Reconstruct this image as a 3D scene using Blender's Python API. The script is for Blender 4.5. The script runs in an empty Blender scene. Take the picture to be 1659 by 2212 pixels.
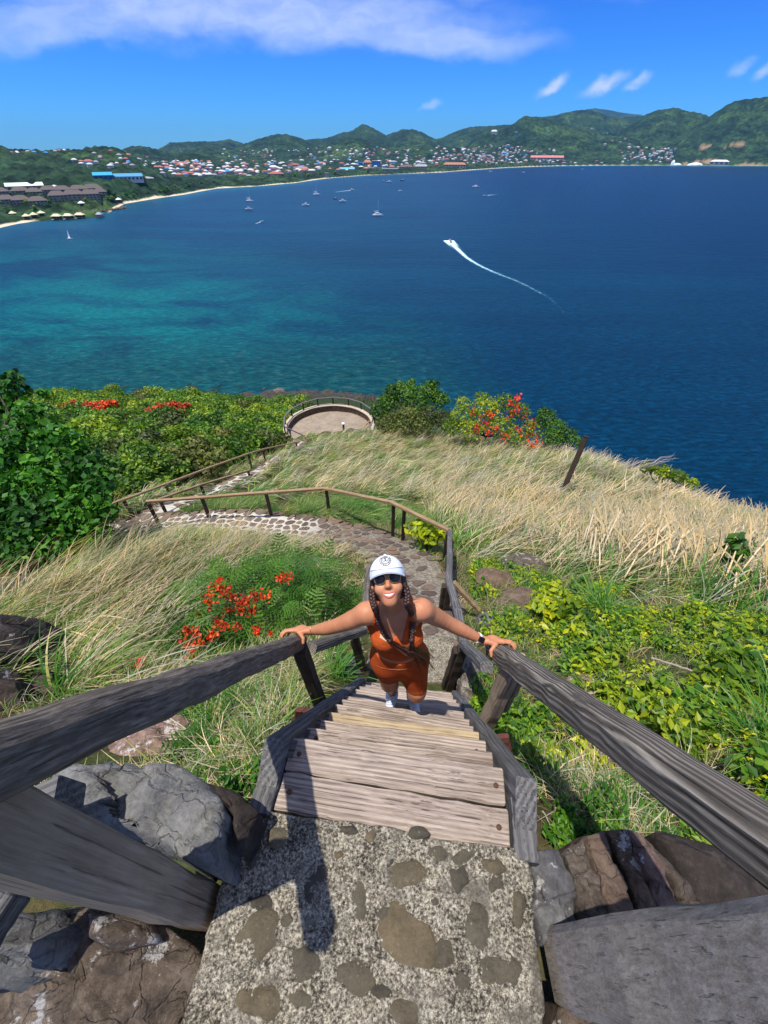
import bpy, bmesh, math, random
import numpy as np
from mathutils import Vector, Matrix, Euler
sc = bpy.context.scene
COL = sc.collection
rnd = random.Random(7)

# ------------------------------------------------------------------ camera
PITCH = math.radians(41.6)          # looking down from the top of the stairs
FPX = 885.7                         # focal length in units of a 1659 x 2212 picture
SEA = -75.0                         # sea level; the camera is the origin
cam = bpy.data.cameras.new("camera"); cam_o = bpy.data.objects.new("camera", cam); COL.objects.link(cam_o)
cam_o.location = (0, 0, 0); cam_o.rotation_euler = (math.pi/2 - PITCH, 0, 0)
cam.sensor_fit = 'VERTICAL'; cam.angle_y = 2*math.atan(1106/FPX)
cam.clip_start = 0.03; cam.clip_end = 60000
sc.camera = cam_o
# ------------------------------------------------------------------ sun, sky, exposure
SUN_TO = Vector((-.425, -.16, 1.85)).normalized()
sun = bpy.data.lights.new("sun", 'SUN'); sun_o = bpy.data.objects.new("sun", sun); COL.objects.link(sun_o)
sun.energy = 4.6; sun.angle = math.radians(.53); sun.color = (1, .955, .88)
sun_o.rotation_euler = (-SUN_TO).to_track_quat('-Z', 'Y').to_euler()
sc.view_settings.view_transform = 'Standard'; sc.view_settings.look = 'None'
sc.view_settings.gamma = 1; sc.view_settings.exposure = 0.3
sc.view_settings.use_curve_mapping = False
sc.render.engine = 'CYCLES'
sc.cycles.max_bounces = 5; sc.cycles.transparent_max_bounces = 6

class NT:
    """small helper for node trees"""
    def __init__(s, nt): s.nt = nt; s.n = nt.nodes; s.l = nt.links
    def new(s, t, **kw):
        n = s.n.new(t)
        for k, v in kw.items():
            if k.startswith('i_'):
                key = k[2:]
                key = int(key) if key.isdigit() else key.replace('_', ' ')
                s.set(n.inputs[key], v)
            else: setattr(n, k, v)
        return n
    def set(s, inp, v):
        if isinstance(v, bpy.types.NodeSocket): s.l.new(v, inp)
        elif isinstance(v, bpy.types.Node): s.l.new(v.outputs[0], inp)
        else:
            if hasattr(inp.default_value, '__len__') and not hasattr(v, '__len__'): v = (v,)*len(inp.default_value)
            if hasattr(inp.default_value, '__len__') and len(inp.default_value) == 4 and len(v) == 3: v = (*v, 1)
            inp.default_value = v
    def math(s, op, a, b=0.0, c=0.0, clamp=False):
        n = s.n.new('ShaderNodeMath'); n.operation = op; n.use_clamp = clamp
        s.set(n.inputs[0], a); s.set(n.inputs[1], b); s.set(n.inputs[2], c); return n.outputs[0]
    def vmath(s, op, a, b=(0, 0, 0)):
        n = s.n.new('ShaderNodeVectorMath'); n.operation = op
        s.set(n.inputs[0], a)
        if op == 'SCALE': s.set(n.inputs['Scale'], b)
        else: s.set(n.inputs[1], b)
        return n.outputs['Value'] if op in ('LENGTH', 'DOT_PRODUCT', 'DISTANCE') else n.outputs[0]
    def noise(s, vec, scale, detail=4, rough=.55, dist=0.0):
        return s.new('ShaderNodeTexNoise', i_Vector=vec, i_Scale=scale, i_Detail=detail, i_Roughness=rough, i_Distortion=dist).outputs[0]
    def ramp(s, fac, stops, interp='LINEAR'):
        n = s.n.new('ShaderNodeValToRGB'); n.color_ramp.interpolation = interp
        e = n.color_ramp.elements
        while len(e) < len(stops): e.new(.5)
        for el, (p, c) in zip(e, stops):
            el.position = p; el.color = (*c, 1) if hasattr(c, '__len__') else (c, c, c, 1)
        s.set(n.inputs[0], fac); return n.outputs[0]
    def mix(s, f, a, b, blend='MIX'):
        n = s.n.new('ShaderNodeMix'); n.data_type = 'RGBA'; n.blend_type = blend; n.clamp_factor = True
        s.set(n.inputs[0], f); s.set(n.inputs[6], a); s.set(n.inputs[7], b); return n.outputs[2]
    def maprange(s, v, a, b, c=0.0, d=1.0, smooth=True):
        n = s.n.new('ShaderNodeMapRange'); n.interpolation_type = 'SMOOTHSTEP' if smooth else 'LINEAR'
        for i, x in enumerate((v, a, b, c, d)): s.set(n.inputs[i], x)
        return n.outputs[0]
    def scale(s, vec, sc_):
        return s.new('ShaderNodeMapping', i_Vector=vec, i_Scale=sc_).outputs[0]

world = bpy.data.worlds.new("World"); sc.world = world; world.use_nodes = True
w = NT(world.node_tree)
bg = world.node_tree.nodes['Background']
sky = w.new('ShaderNodeTexSky', sky_type='NISHITA')
sky.sun_disc = False; sky.sun_elevation = math.asin(SUN_TO.z)
sky.sun_rotation = math.atan2(SUN_TO.x, SUN_TO.y) % (2*math.pi)
sky.altitude = 80; sky.air_density = 1.0; sky.dust_density = .0; sky.ozone_density = 3.0
gen = w.new('ShaderNodeTexCoord').outputs['Generated']
sep = w.new('ShaderNodeSeparateXYZ', i_0=gen)
X, Y, Z = sep.outputs
Ys = w.math('MAXIMUM', Y, .02)
qx = w.math('DIVIDE', X, Ys); qz = w.math('DIVIDE', Z, Ys)
q = w.new('ShaderNodeCombineXYZ', i_0=qx, i_1=qz).outputs[0]
warp = w.new('ShaderNodeTexNoise', i_Vector=w.scale(q, (1, 2.2, 1)), i_Scale=4.5, i_Detail=5, i_Roughness=.55).outputs[1]
warp2 = w.vmath('SCALE', w.vmath('SUBTRACT', warp, (.5, .5, .5)), .11)
q2 = w.vmath('ADD', q, warp2)
fine = w.noise(w.scale(q, (1, 2.6, 1)), 16, 7, .62, .4)
def cloud(cx, cy, rx, ry, rot, soft, dens, src, tex=.6):
    v = w.vmath('SUBTRACT', src, (cx, cy, 0))
    v = w.new('ShaderNodeMapping', vector_type='POINT', i_Vector=v, i_Rotation=(0, 0, rot)).outputs[0]
    v = w.vmath('MULTIPLY', v, (1/rx, 1/ry, 0))
    r = w.vmath('LENGTH', v)
    m = w.maprange(r, 1.0, soft, 0, 1)
    t = w.maprange(fine, .30, .68, 1-tex, 1.0)
    return w.math('MULTIPLY', w.math('MULTIPLY', m, t), dens)
cl = cloud(-.20, .158, .49, .056, .03, .35, .64, q2, .42)
puff = w.vmath('ADD', q, w.vmath('SCALE', w.vmath('SUBTRACT', w.new('ShaderNodeTexNoise', i_Vector=q, i_Scale=34, i_Detail=4).outputs[1], (.5, .5, .5)), .022))
for a in ((.06, .132, .26, .034, .06, .3, .60, q2, .3), (-.5, .14, .25, .034, -.1, .3, .5, q2, .4), (-.1, .20, .7, .035, 0, .2, .5, q2, .45),
          (.285, .0785, .036, .0125, -.42, .1, .95, puff), (.372, .080, .055, .0150, -.25, .1, .95, puff), (.428, .0825, .030, .0115, -.5, .1, .85, puff),
          (.385, .086, .02, .007, 0, .1, .5, puff), (.082, .0545, .028, .0075, -.15, .1, .45, puff), (.595, .101, .03, .012, -.3, .1, .45, puff), (.64, .1, .03, .01, -.5, .1, .75, puff)):
    cl = w.math('MAXIMUM', cl, cloud(*a))
cl = w.math('MULTIPLY', cl, w.maprange(Y, .02, .3))
Zs = w.math('MAXIMUM', Z, .03)
pz = w.new('ShaderNodeCombineXYZ', i_0=w.math('DIVIDE', X, Zs), i_1=w.math('DIVIDE', Y, Zs)).outputs[0]
high = w.math('MULTIPLY', w.maprange(w.noise(pz, 1.1, 6, .6, .3), .38, .60, 0, .85), w.maprange(Z, .22, .45))  # overhead cloud out of view, thickened to whiten the sky light in shade
cl = w.math('MAXIMUM', cl, high)
# the photograph's strong blue: a steeper response of the same sky
gm = w.new('ShaderNodeGamma', i_0=w.mix(1, sky.outputs[0], (.128, .128, .128, 1), 'MULTIPLY'), i_1=1.42)
skyc = w.mix(1, gm.outputs[0], (1.35, 4.3, 10.2, 1), 'MULTIPLY')
out = w.mix(cl, skyc, (5.4, 6.2, 8.0, 1))
w.l.new(out, bg.inputs[0]); bg.inputs[1].default_value = .11

# ------------------------------------------------------------------ helpers
CF = np.array((0, math.cos(PITCH), -math.sin(PITCH))); CU = np.array((0, math.sin(PITCH), math.cos(PITCH)))
def ray(u, v):
    return np.array(((u-829.5)/FPX, 0, 0)) + CF + CU*((1106-v)/FPX)
def W(u, v, d): return Vector(ray(u, v)*d)
def G(u, v, z=SEA):
    r = ray(u, v); return Vector(r*(z/r[2]))
def GX(u, v, x):
    r = ray(u, v); return Vector(r*(x/r[0]))
def azel(u, v):
    r = ray(u, v); return math.atan2(r[0], r[1]), r[2]/math.hypot(r[0], r[1])

def hash2(ix, iy, seed=0):
    h = (ix.astype(np.int64)*374761393 + iy.astype(np.int64)*668265263 + seed*974634777) & 0xffffffff
    h = ((h ^ (h >> 13))*1274126177) & 0xffffffff
    return ((h ^ (h >> 16)) & 0xffff)/65535.0
def vnoise(x, y, seed=0):
    ix = np.floor(x); iy = np.floor(y); fx = x-ix; fy = y-iy
    fx = fx*fx*(3-2*fx); fy = fy*fy*(3-2*fy)
    a = hash2(ix, iy, seed); b = hash2(ix+1, iy, seed); c = hash2(ix, iy+1, seed); d = hash2(ix+1, iy+1, seed)
    return (a*(1-fx)+b*fx)*(1-fy)+(c*(1-fx)+d*fx)*fy
def fbm(x, y, oct=4, seed=0, g=.5):
    s = 0; a = 1; t = 0
    for o in range(oct):
        s = s+a*(vnoise(x*2**o+o*17.3, y*2**o-o*9.1, seed+o)-.5)*2; t += a; a *= g
    return s/t
def worley(x, y, seed=0):
    ix = np.floor(x); iy = np.floor(y); best = np.full(x.shape, 9.0); hb = np.zeros(x.shape)
    for dx in (-1, 0, 1):
        for dy in (-1, 0, 1):
            cx = ix+dx; cy = iy+dy
            px = cx+hash2(cx, cy, seed); py = cy+hash2(cx, cy, seed+5)
            d = (px-x)**2+(py-y)**2; m = d < best
            best = np.where(m, d, best); hb = np.where(m, hash2(cx, cy, seed+9), hb)
    return np.sqrt(best), hb

def npmesh(name, verts, faces, mat=None, smooth=True, attrs=None, midx=None):
    """fast mesh from arrays; faces Nx3 or Nx4, or a list of such arrays"""
    me = bpy.data.meshes.new(name)
    verts = np.asarray(verts, dtype=np.float32)
    if not isinstance(faces, list): faces = [faces]
    faces = [np.asarray(f, dtype=np.int32) for f in faces if len(f)]
    me.vertices.add(len(verts)); me.vertices.foreach_set('co', verts.ravel())
    loops = np.concatenate([f.ravel() for f in faces])
    cnt = np.concatenate([np.full(len(f), f.shape[1], dtype=np.int32) for f in faces])
    me.loops.add(len(loops)); me.loops.foreach_set('vertex_index', loops)
    me.polygons.add(len(cnt))
    st = np.concatenate(([0], np.cumsum(cnt)[:-1])).astype(np.int32)
    me.polygons.foreach_set('loop_start', st); me.polygons.foreach_set('loop_total', cnt)
    me.polygons.foreach_set('use_smooth', np.full(len(cnt), smooth))
    for m in (mat if isinstance(mat, (list, tuple)) else [mat]):
        if m: me.materials.append(m)
    if midx is not None: me.polygons.foreach_set('material_index', np.asarray(midx, dtype=np.int32))
    me.update(calc_edges=True)
    for k, (dom, arr) in (attrs or {}).items():
        arr = np.asarray(arr, dtype=np.float32)
        if arr.ndim == 2:
            if arr.shape[1] == 3: arr = np.hstack((arr, np.ones((len(arr), 1), dtype=np.float32)))
            a = me.attributes.new(k, 'FLOAT_COLOR', dom); a.data.foreach_set('color', arr.ravel())
        else:
            a = me.attributes.new(k, 'FLOAT', dom); a.data.foreach_set('value', arr)
    return me
def link(name, me, parent=None, loc=None):
    o = bpy.data.objects.new(name, me); COL.objects.link(o)
    if loc is not None: o.location = loc
    if parent is not None: par(o, parent)
    return o
def wloc(o):
    l = Vector(o.location)
    while o.parent is not None:
        o = o.parent; 
        if o.type == 'EMPTY': l = Vector(o.location); break
    return l
def par(o, p):
    """parent keeping the world position (things are unrotated empties, parts keep world-space transforms)"""
    o.parent = p
    M = Matrix.Identity(4)
    chain = []
    a = p
    while a is not None: chain.append(a); a = a.parent
    for a in reversed(chain): M = M @ a.matrix_parent_inverse @ a.matrix_basis
    o.matrix_parent_inverse = M.inverted()
    return o
def thing(name, label, cat, loc=(0, 0, 0), group=None):
    o = bpy.data.objects.new(name, None); COL.objects.link(o); o.location = loc; o.empty_display_size = .2
    o['label'] = label; o['category'] = cat
    if group: o['group'] = group
    return o
def tag(o, label=None, cat=None, group=None, kind=None):
    if label: o['label'] = label
    if cat: o['category'] = cat
    if group: o['group'] = group
    if kind: o['kind'] = kind
    return o

class MB:
    """mesh builder"""
    def __init__(s): s.v = []; s.f = []; s.m = []
    def add(s, vs, fs, m=0):
        b = len(s.v); s.v += [tuple(x) for x in vs]; s.f += [tuple(i+b for i in f) for f in fs]; s.m += [m]*len(fs); return s
    def box(s, c, d, M=None, m=0, top=1.0):
        vs = []
        for z in (-.5, .5):
            k = top if z > 0 else 1.0
            for x, y in ((-.5, -.5), (.5, -.5), (.5, .5), (-.5, .5)):
                p = Vector((x*d[0]*k, y*d[1]*k, z*d[2]))
                if M is not None: p = M @ p
                vs.append(p+Vector(c))
        return s.add(vs, [(3, 2, 1, 0), (4, 5, 6, 7), (0, 1, 5, 4), (1, 2, 6, 5), (2, 3, 7, 6), (3, 0, 4, 7)], m)
    def tube(s, pts, rad, n=8, m=0, cap=True, squash=1.0):
        pts = [Vector(p) for p in pts]; rings = []
        if not hasattr(rad, '__len__'): rad = [rad]*len(pts)
        up = Vector((0, 0, 1))
        for i, p in enumerate(pts):
            t = (pts[min(i+1, len(pts)-1)]-pts[max(i-1, 0)]).normalized()
            a = t.cross(up)
            if a.length < .05: a = t.cross(Vector((0, 1, 0)))
            a.normalize(); b = a.cross(t)
            rings.append([p+(a*math.cos(k/n*2*math.pi)+b*math.sin(k/n*2*math.pi)*squash)*rad[i] for k in range(n)])
        vs = [x for r in rings for x in r]; fs = []
        for i in range(len(pts)-1):
            for k in range(n):
                k2 = (k+1) % n; fs.append((i*n+k, i*n+k2, (i+1)*n+k2, (i+1)*n+k))
        if cap: fs.append(tuple(range(n-1, -1, -1))); fs.append(tuple((len(pts)-1)*n+k for k in range(n)))
        return s.add(vs, fs, m)
    def ell(s, c, r, M=None, nu=12, nv=8, m=0):
        vs = []; c = Vector(c)
        for j in range(nv+1):
            th = math.pi*j/nv
            for i in range(nu):
                ph = 2*math.pi*i/nu
                p = Vector((r[0]*math.sin(th)*math.cos(ph), r[1]*math.sin(th)*math.sin(ph), r[2]*math.cos(th)))
                vs.append((M @ p if M is not None else p)+c)
        fs = []
        for j in range(nv):
            for i in range(nu): fs.append((j*nu+i, (j+1)*nu+i, (j+1)*nu+(i+1) % nu, j*nu+(i+1) % nu))
        return s.add(vs, fs, m)
    def mesh(s, name, mats, smooth=False):
        me = bpy.data.meshes.new(name); me.from_pydata(s.v, [], s.f)
        for m in (mats if isinstance(mats, (list, tuple)) else [mats]): me.materials.append(m)
        me.polygons.foreach_set('material_index', s.m)
        me.polygons.foreach_set('use_smooth', [smooth]*len(s.f)); me.update(); return me
    def build(s, name, mats, parent=None, smooth=False, loc=None):
        if loc is not None:
            s.v = [(a-loc[0], b-loc[1], c-loc[2]) for a, b, c in s.v]
        return link(name, s.mesh(name, mats, smooth), parent, loc)

def mat(name):
    m = bpy.data.materials.new(name); m.use_nodes = True
    t = NT(m.node_tree); t.b = m.node_tree.nodes['Principled BSDF']; t.out = m.node_tree.nodes['Material Output']
    t.tc = t.new('ShaderNodeTexCoord'); t.geo = t.new('ShaderNodeNewGeometry')
    t.obj = t.tc.outputs['Object']; t.pos = t.geo.outputs['Position']
    return m, t
def bump(t, h, strength=.3, dist=.02):
    b = t.new('ShaderNodeBump', i_Strength=strength, i_Distance=dist, i_Height=h)
    t.l.new(b.outputs[0], t.b.inputs['Normal'])
def simple(name, col, rough=.7, spec=.3, metal=0, var=.12, nscale=3.0):
    m, t = mat(name)
    n = t.noise(t.obj, nscale, 4)
    hi = tuple(min(1, c*(1+var)) for c in col); lo = tuple(c*(1-var) for c in col)
    t.set(t.b.inputs['Base Color'], t.ramp(n, [(.3, lo), (.7, hi)]))
    t.b.inputs['Roughness'].default_value = rough; t.b.inputs['Specular IOR Level'].default_value = spec; t.b.inputs['Metallic'].default_value = metal
    return m
# ------------------------------------------------------------------ sea
m_sea, t = mat("sea_water")
P = t.pos
sx = t.new('ShaderNodeSeparateXYZ', i_0=P)
big = t.noise(t.scale(P, (.0016, .004, 1)), 1.0, 5, .6, .6)
patch = t.noise(t.scale(P, (.008, .015, 1)), 1.0, 5, .58, 1.4)
streak = t.noise(t.scale(P, (.003, .03, 1)), 1.0, 4, .6, .3)
# depth of the bottom: shallow reef close to the left shore, deep to the right
near = t.new('ShaderNodeVectorMath', operation='DISTANCE', i_0=P, i_1=(-130, 205, SEA)).outputs['Value']
near2 = t.new('ShaderNodeVectorMath', operation='DISTANCE', i_0=P, i_1=(-300, 330, SEA)).outputs['Value']
sh = t.math('ADD', t.maprange(near, 210, 20, 0, .6), t.maprange(near2, 320, 30, 0, .62))
sh = t.math('MULTIPLY', sh, t.maprange(patch, .34, .66, .12, 1.1), clamp=True)
deep = t.ramp(t.math('ADD', t.math('MULTIPLY', big, .6), t.math('MULTIPLY', streak, .4)), [(.3, (.0001, .020, .050)), (.5, (.0002, .036, .078)), (.72, (.0004, .062, .115))])
right = t.maprange(sx.outputs[0], -120, 420, 0, 1)
deep = t.mix(right, deep, t.mix(.75, deep, (.0001, .017, .056, 1)))
col = t.mix(sh, deep, (.001, .135, .135, 1))
rocky = t.math('MULTIPLY', t.maprange(sx.outputs[1], 250, 170, 0, 1), t.maprange(sx.outputs[0], 60, -10, 0, 1))
rock_c = t.ramp(t.noise(t.scale(P, (.12, .2, 1)), 1.0, 6, .7), [(.38, (.002, .035, .042)), (.55, (.006, .070, .068)), (.68, (.035, .075, .055))])
col = t.mix(t.math('MULTIPLY', rocky, .8), col, rock_c)
# bright shoal along the far beach
cab = t.new('ShaderNodeAttribute', attribute_name='shoal').outputs['Fac']
col = t.mix(t.math('MULTIPLY', cab, .85), col, (.008, .25, .33, 1))
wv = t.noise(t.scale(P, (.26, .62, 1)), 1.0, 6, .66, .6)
col = t.mix(1, col, t.ramp(wv, [(.34, .58), (.5, .97), (.66, 1.7)]), 'MULTIPLY')  # crests lightened and troughs darkened in the colour, standing in for wave reflections
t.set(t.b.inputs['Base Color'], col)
t.b.inputs['Roughness'].default_value = .3; t.b.inputs['IOR'].default_value = 1.33; t.b.inputs['Specular IOR Level'].default_value = .16; t.b.inputs['Specular Tint'].default_value = (.35, .7, 1, 1)
wv2 = t.noise(t.scale(P, (.05, .12, 1)), 1.0, 3, .5, .4)
h = t.math('ADD', wv, t.math('MULTIPLY', wv2, 1.3))
bump(t, h, .8, 2.6)

# ------------------------------------------------------------------ coast: polar height field measured from the hilltop
shore_px = [(-330, 560), (-120, 520), (0, 492), (40, 483), (75, 478), (150, 474), (215, 470), (232, 462), (225, 450), (270, 440), (330, 430), (400, 420), (470, 407), (560, 402), (640, 395), (700, 386),
            (790, 379), (870, 376), (960, 372), (1040, 366), (1100, 362), (1200, 358.5), (1330, 357), (1440, 357), (1560, 358), (1659, 358.5), (1800, 360), (2100, 362)]
sh_az = np.array([azel(*p)[0] for p in shore_px]); sh_r = np.array([SEA/azel(*p)[1] for p in shore_px])
o_ = np.argsort(sh_az); sh_az = sh_az[o_]; sh_r = sh_r[o_]
def shore_r(az): return np.interp(az, sh_az, sh_r)
# ridges: (distance, width, skyline in picture units)
ridges = [
 (1650, 330, [(-500, 330), (-200, 318), (0, 319), (18, 323), (32, 329), (58, 328), (101, 329), (137, 325), (169, 327), (194, 322), (234, 321), (259, 327), (290, 343), (330, 362), (380, 372)]),
 (1250, 200, [(-400, 385), (0, 372), (60, 360), (150, 358), (230, 366), (300, 385), (380, 395)]),
 (3100, 350, [(200, 345), (259, 326), (284, 318), (302, 315), (324, 319), (346, 325), (374, 333), (420, 350), (470, 360)]),
 (5200, 600, [(300, 345), (346, 322), (367, 309), (432, 306), (461, 307), (497, 301), (522, 309), (560, 325), (600, 340)]),
 (2500, 230, [(330, 368), (364, 352), (389, 328), (425, 332), (454, 342), (479, 352), (510, 366)]),
 (3700, 330, [(380, 350), (418, 323), (432, 316), (468, 319), (522, 330), (570, 345)]),
 (4300, 450, [(470, 345), (504, 323), (531, 310), (570, 297), (596, 291), (621, 291), (650, 298), (671, 309), (710, 325), (760, 342)]),
 (5300, 600, [(600, 325), (657, 302), (707, 298), (733, 289), (761, 282), (779, 270), (788, 268), (808, 278), (833, 292), (870, 310), (920, 330)]),
 (3600, 300, [(560, 348), (686, 323), (732, 302), (754, 297), (790, 302), (819, 312), (855, 318), (900, 330), (960, 345)]),
 (5000, 550, [(800, 315), (837, 291), (869, 280.5), (891, 280.5), (912, 286), (934, 298), (990, 315), (1050, 335)]),
 (5600, 600, [(900, 315), (956, 297), (981, 285), (1010, 275), (1035, 273), (1064, 273), (1090, 270), (1112, 272), (1150, 290), (1250, 330)]),
 (3500, 260, [(600, 350), (700, 335), (800, 330), (880, 318), (930, 312), (980, 318), (1040, 330), (1100, 345)]),
 (4300, 420, [(980, 330), (1040, 285), (1055, 279), (1075, 284), (1112, 266), (1134, 250.5), (1166, 253), (1200, 262), (1250, 278), (1300, 292), (1370, 300), (1420, 320)]),
 (6000, 600, [(1060, 300), (1130, 262), (1166, 253), (1198, 249), (1234, 240), (1270, 236), (1292, 243), (1314, 250.5), (1380, 262), (1440, 290)]),
 (13000, 1200, [(1120, 275), (1220, 250), (1263, 237), (1285, 232.5), (1314, 236), (1342, 241.5), (1378, 247), (1393, 249), (1440, 262), (1560, 300)]),
 (7600, 700, [(1250, 290), (1310, 252), (1340, 254), (1378, 251), (1420, 262), (1500, 300)]),
 (4900, 450, [(1290, 320), (1340, 285), (1360, 268), (1386, 252), (1414, 240), (1454, 233.6), (1483, 240), (1515, 245), (1530, 252), (1600, 280), (1700, 310)]),
 (3850, 230, [(950, 345), (1000, 332), (1040, 322), (1100, 318), (1160, 328), (1230, 338), (1330, 335), (1400, 325), (1460, 330), (1520, 345)]),
 (4450, 430, [(1380, 345), (1450, 308), (1494, 277.5), (1537, 248.7), (1573, 225), (1602, 214.5), (1623, 213.4), (1659, 208), (1720, 200), (1900, 190), (2300, 230)]),
]
RZ = []
for R, wd, pts in ridges:
    a = np.array([azel(*p)[0] for p in pts]); H = np.array([azel(*p)[1] for p in pts])*R-SEA
    RZ.append((R, wd, a, H))
def coast_h(az, r, detail=True):
    """height above the sea"""
    s = r-shore_r(az)
    x = r*np.sin(az); y = r*np.cos(az)
    base = np.where(s < 0, s*.06, np.minimum(s*.07, 2.2)) + np.clip((s-60)/900, 0, 1)*22
    h = base
    for R, wd, a, H in RZ:
        Hk = np.interp(az, a, H, left=-50, right=-50)
        # fade the ends of each ridge
        e = np.clip((az-a[0])/.03, 0, 1)*np.clip((a[-1]-az)/.03, 0, 1)
        rr = (r-R)/wd
        spur = 1+.22*fbm(x/(wd*.9), y/(wd*.9), 3, int(R) % 97)
        b = np.exp(-np.abs(rr)**2.0*np.where(rr < 0, 1.0/spur, 1.0))
        b = np.where(rr < 0, b*(1-.10*(np.abs(fbm(x/(wd*.45), y/(wd*.45), 3, int(R) % 31))*np.clip(-rr*2.5, 0, 1))*2.5), b)
        # the full height only where the ridge crest is, never above it in view
        h = np.where(s > 0, np.maximum(h, Hk*b*np.clip(s/120, 0, 1)*e), h)
    if detail:
        # tree canopy
        sz = 11+r/260
        d1, hb = worley(x/sz, y/sz, 3)
        forest = np.clip((s-26)/30, 0, 1)
        c = (1-np.clip(d1, 0, 1))*(4.5+hb*5)*np.clip(1.8-r/7000, .5, 1)
        h = h+forest*(c-2+fbm(x/160, y/160, 3, 5)*5)
    return h
naz, nr = 1150, 330
az = np.linspace(math.radians(-52), math.radians(52), naz)
rr = np.concatenate((np.geomspace(520, 4500, 250), np.geomspace(4550, 15000, 80)))
AZ, RR = np.meshgrid(az, rr)
Hh = coast_h(AZ, RR)
XX = RR*np.sin(AZ); YY = RR*np.cos(AZ)
S_ = RR-shore_r(AZ)
keep = S_ > -60
V = np.stack((XX, YY, Hh+SEA), -1).reshape(-1, 3)
idx = np.arange(naz*nr).reshape(nr, naz)
F = np.stack((idx[:-1, :-1], idx[:-1, 1:], idx[1:, 1:], idx[1:, :-1]), -1).reshape(-1, 4)
K = keep.reshape(-1)[F].any(1); F = F[K]
sandw = 17+9*fbm(AZ*60, AZ*0, 2, 8)
sand = np.clip((sandw-S_)/6, 0, 1)*(np.interp(AZ, [azel(60, 480)[0], azel(85, 470)[0], azel(228, 450)[0], azel(240, 445)[0], azel(700, 386)[0], azel(712, 386)[0], azel(860, 376)[0], azel(925, 374)[0], azel(1380, 357)[0], azel(1440, 357)[0]], [1, 0, 0, 1, 1, 1, .2, 1, 1, .35]))
m_land, t = mat("coast_land")
sa = t.new('ShaderNodeAttribute', attribute_name='sand').outputs['Fac']
n1 = t.noise(t.scale(t.pos, (.004, .004, .008)), 1.0, 5, .6); n2 = t.noise(t.pos, .05, 4, .65); 
nv = t.noise(t.pos, .012, 6, .7)
g = t.ramp(n1, [(.3, (.006, .016, .008)), (.5, (.013, .030, .011)), (.7, (.032, .058, .014))])
g = t.mix(.9, g, t.ramp(n2, [(.32, .15), (.68, 2.1)]), 'MULTIPLY')
n4 = t.noise(t.pos, .016, 4, .7)
g = t.mix(.8, g, t.ramp(n4, [(.36, .35), (.62, 1.9)]), 'MULTIPLY')
g = t.mix(t.maprange(nv, .5, .72, 0, .7), g, (.008, .024, .012, 1))
scar = t.new('ShaderNodeAttribute', attribute_name='scar').outputs['Fac']
g = t.mix(scar, g, (.27, .185, .10, 1))
col = t.mix(sa, g, t.ramp(n2, [(.3, (.55, .45, .29)), (.7, (.72, .62, .44))]))
t.set(t.b.inputs['Base Color'], col); t.b.inputs['Roughness'].default_value = .95; t.b.inputs['Specular IOR Level'].default_value = .1
# bare earth scars on the right slope
scar = np.zeros_like(AZ)
for (u, v, du, dv) in ((1520, 318, 11, 3.2), (1530, 315, 7, 2.5), (1575, 315, 18, 2.6), (1600, 311, 14, 2.2), (1535, 349, 26, 3.6), (1505, 350, 9, 2.5), (1620, 356, 40, 1.8), (1480, 354, 10, 2)):
    a0, e0 = azel(u, v); da = (azel(u+du, v)[0]-a0); de = dv*.00115
    el = (Hh+SEA)/RR
    q_ = ((AZ-a0)/da)**2+((el-e0)/de)**2
    scar = np.maximum(scar, np.clip(1.4-q_*1.6+1.3*fbm(AZ*500, RR/18, 4, 3), 0, 1)*(RR < 5000))
me = npmesh("coast_hills", V, F, m_land, True, {'sand': ('POINT', sand.ravel()), 'scar': ('POINT', scar.ravel())})
tag(link("coast_hills", me), kind='structure')

def hit(u, v, rmin=600, rmax=9000):
    """where the ray through picture point (u,v) meets the coast"""
    a, e = azel(u, v)
    r = np.geomspace(max(rmin, float(shore_r(np.array(a)))+4), rmax, 900)
    h = coast_h(np.full(r.shape, a), r, False)+SEA
    k = np.nonzero(h >= r*e)[0]
    if len(k) == 0: return None
    R = r[k[0]]; return Vector((R*math.sin(a), R*math.cos(a), float(h[k[0]])))

# sea sheet
def sea_mesh():
    a = np.linspace(math.radians(-80), math.radians(80), 200)
    sr = shore_r(a)
    rings = [np.full(a.shape, q) for q in (5, 100, 200, 400)]+[np.maximum(500, sr-q) for q in (900, 600, 420, 300, 200, 120, 70, 30, 0)]+[sr+30, sr+400, np.full(a.shape, 15500.0)]
    sv = [0, 0, 0, 0, 0, 0, 0, 0, .05, .3, .8, 1, 1, 1, 0, 0]
    for i in range(1, len(rings)): rings[i] = np.maximum(rings[i], rings[i-1]+1)
    Rr = np.array(rings)
    Vv = np.stack((Rr*np.sin(a), Rr*np.cos(a), np.full(Rr.shape, SEA)), -1).reshape(-1, 3)
    sv = np.array(sv)[:, None]*np.interp(a, [azel(250, 440)[0], azel(400, 420)[0], azel(1000, 370)[0], azel(1250, 358)[0], azel(1330, 357)[0], azel(1600, 358)[0], azel(1700, 358)[0]], [.15, .3, .15, .7, 1, 1, .4])[None, :]
    n, m = Rr.shape; ii = np.arange(n*m).reshape(n, m)
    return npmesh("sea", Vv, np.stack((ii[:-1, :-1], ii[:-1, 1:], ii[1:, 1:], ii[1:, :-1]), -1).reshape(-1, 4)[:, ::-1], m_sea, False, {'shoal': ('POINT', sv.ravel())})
sea = link("sea", sea_mesh()); tag(sea, kind='structure')

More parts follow.
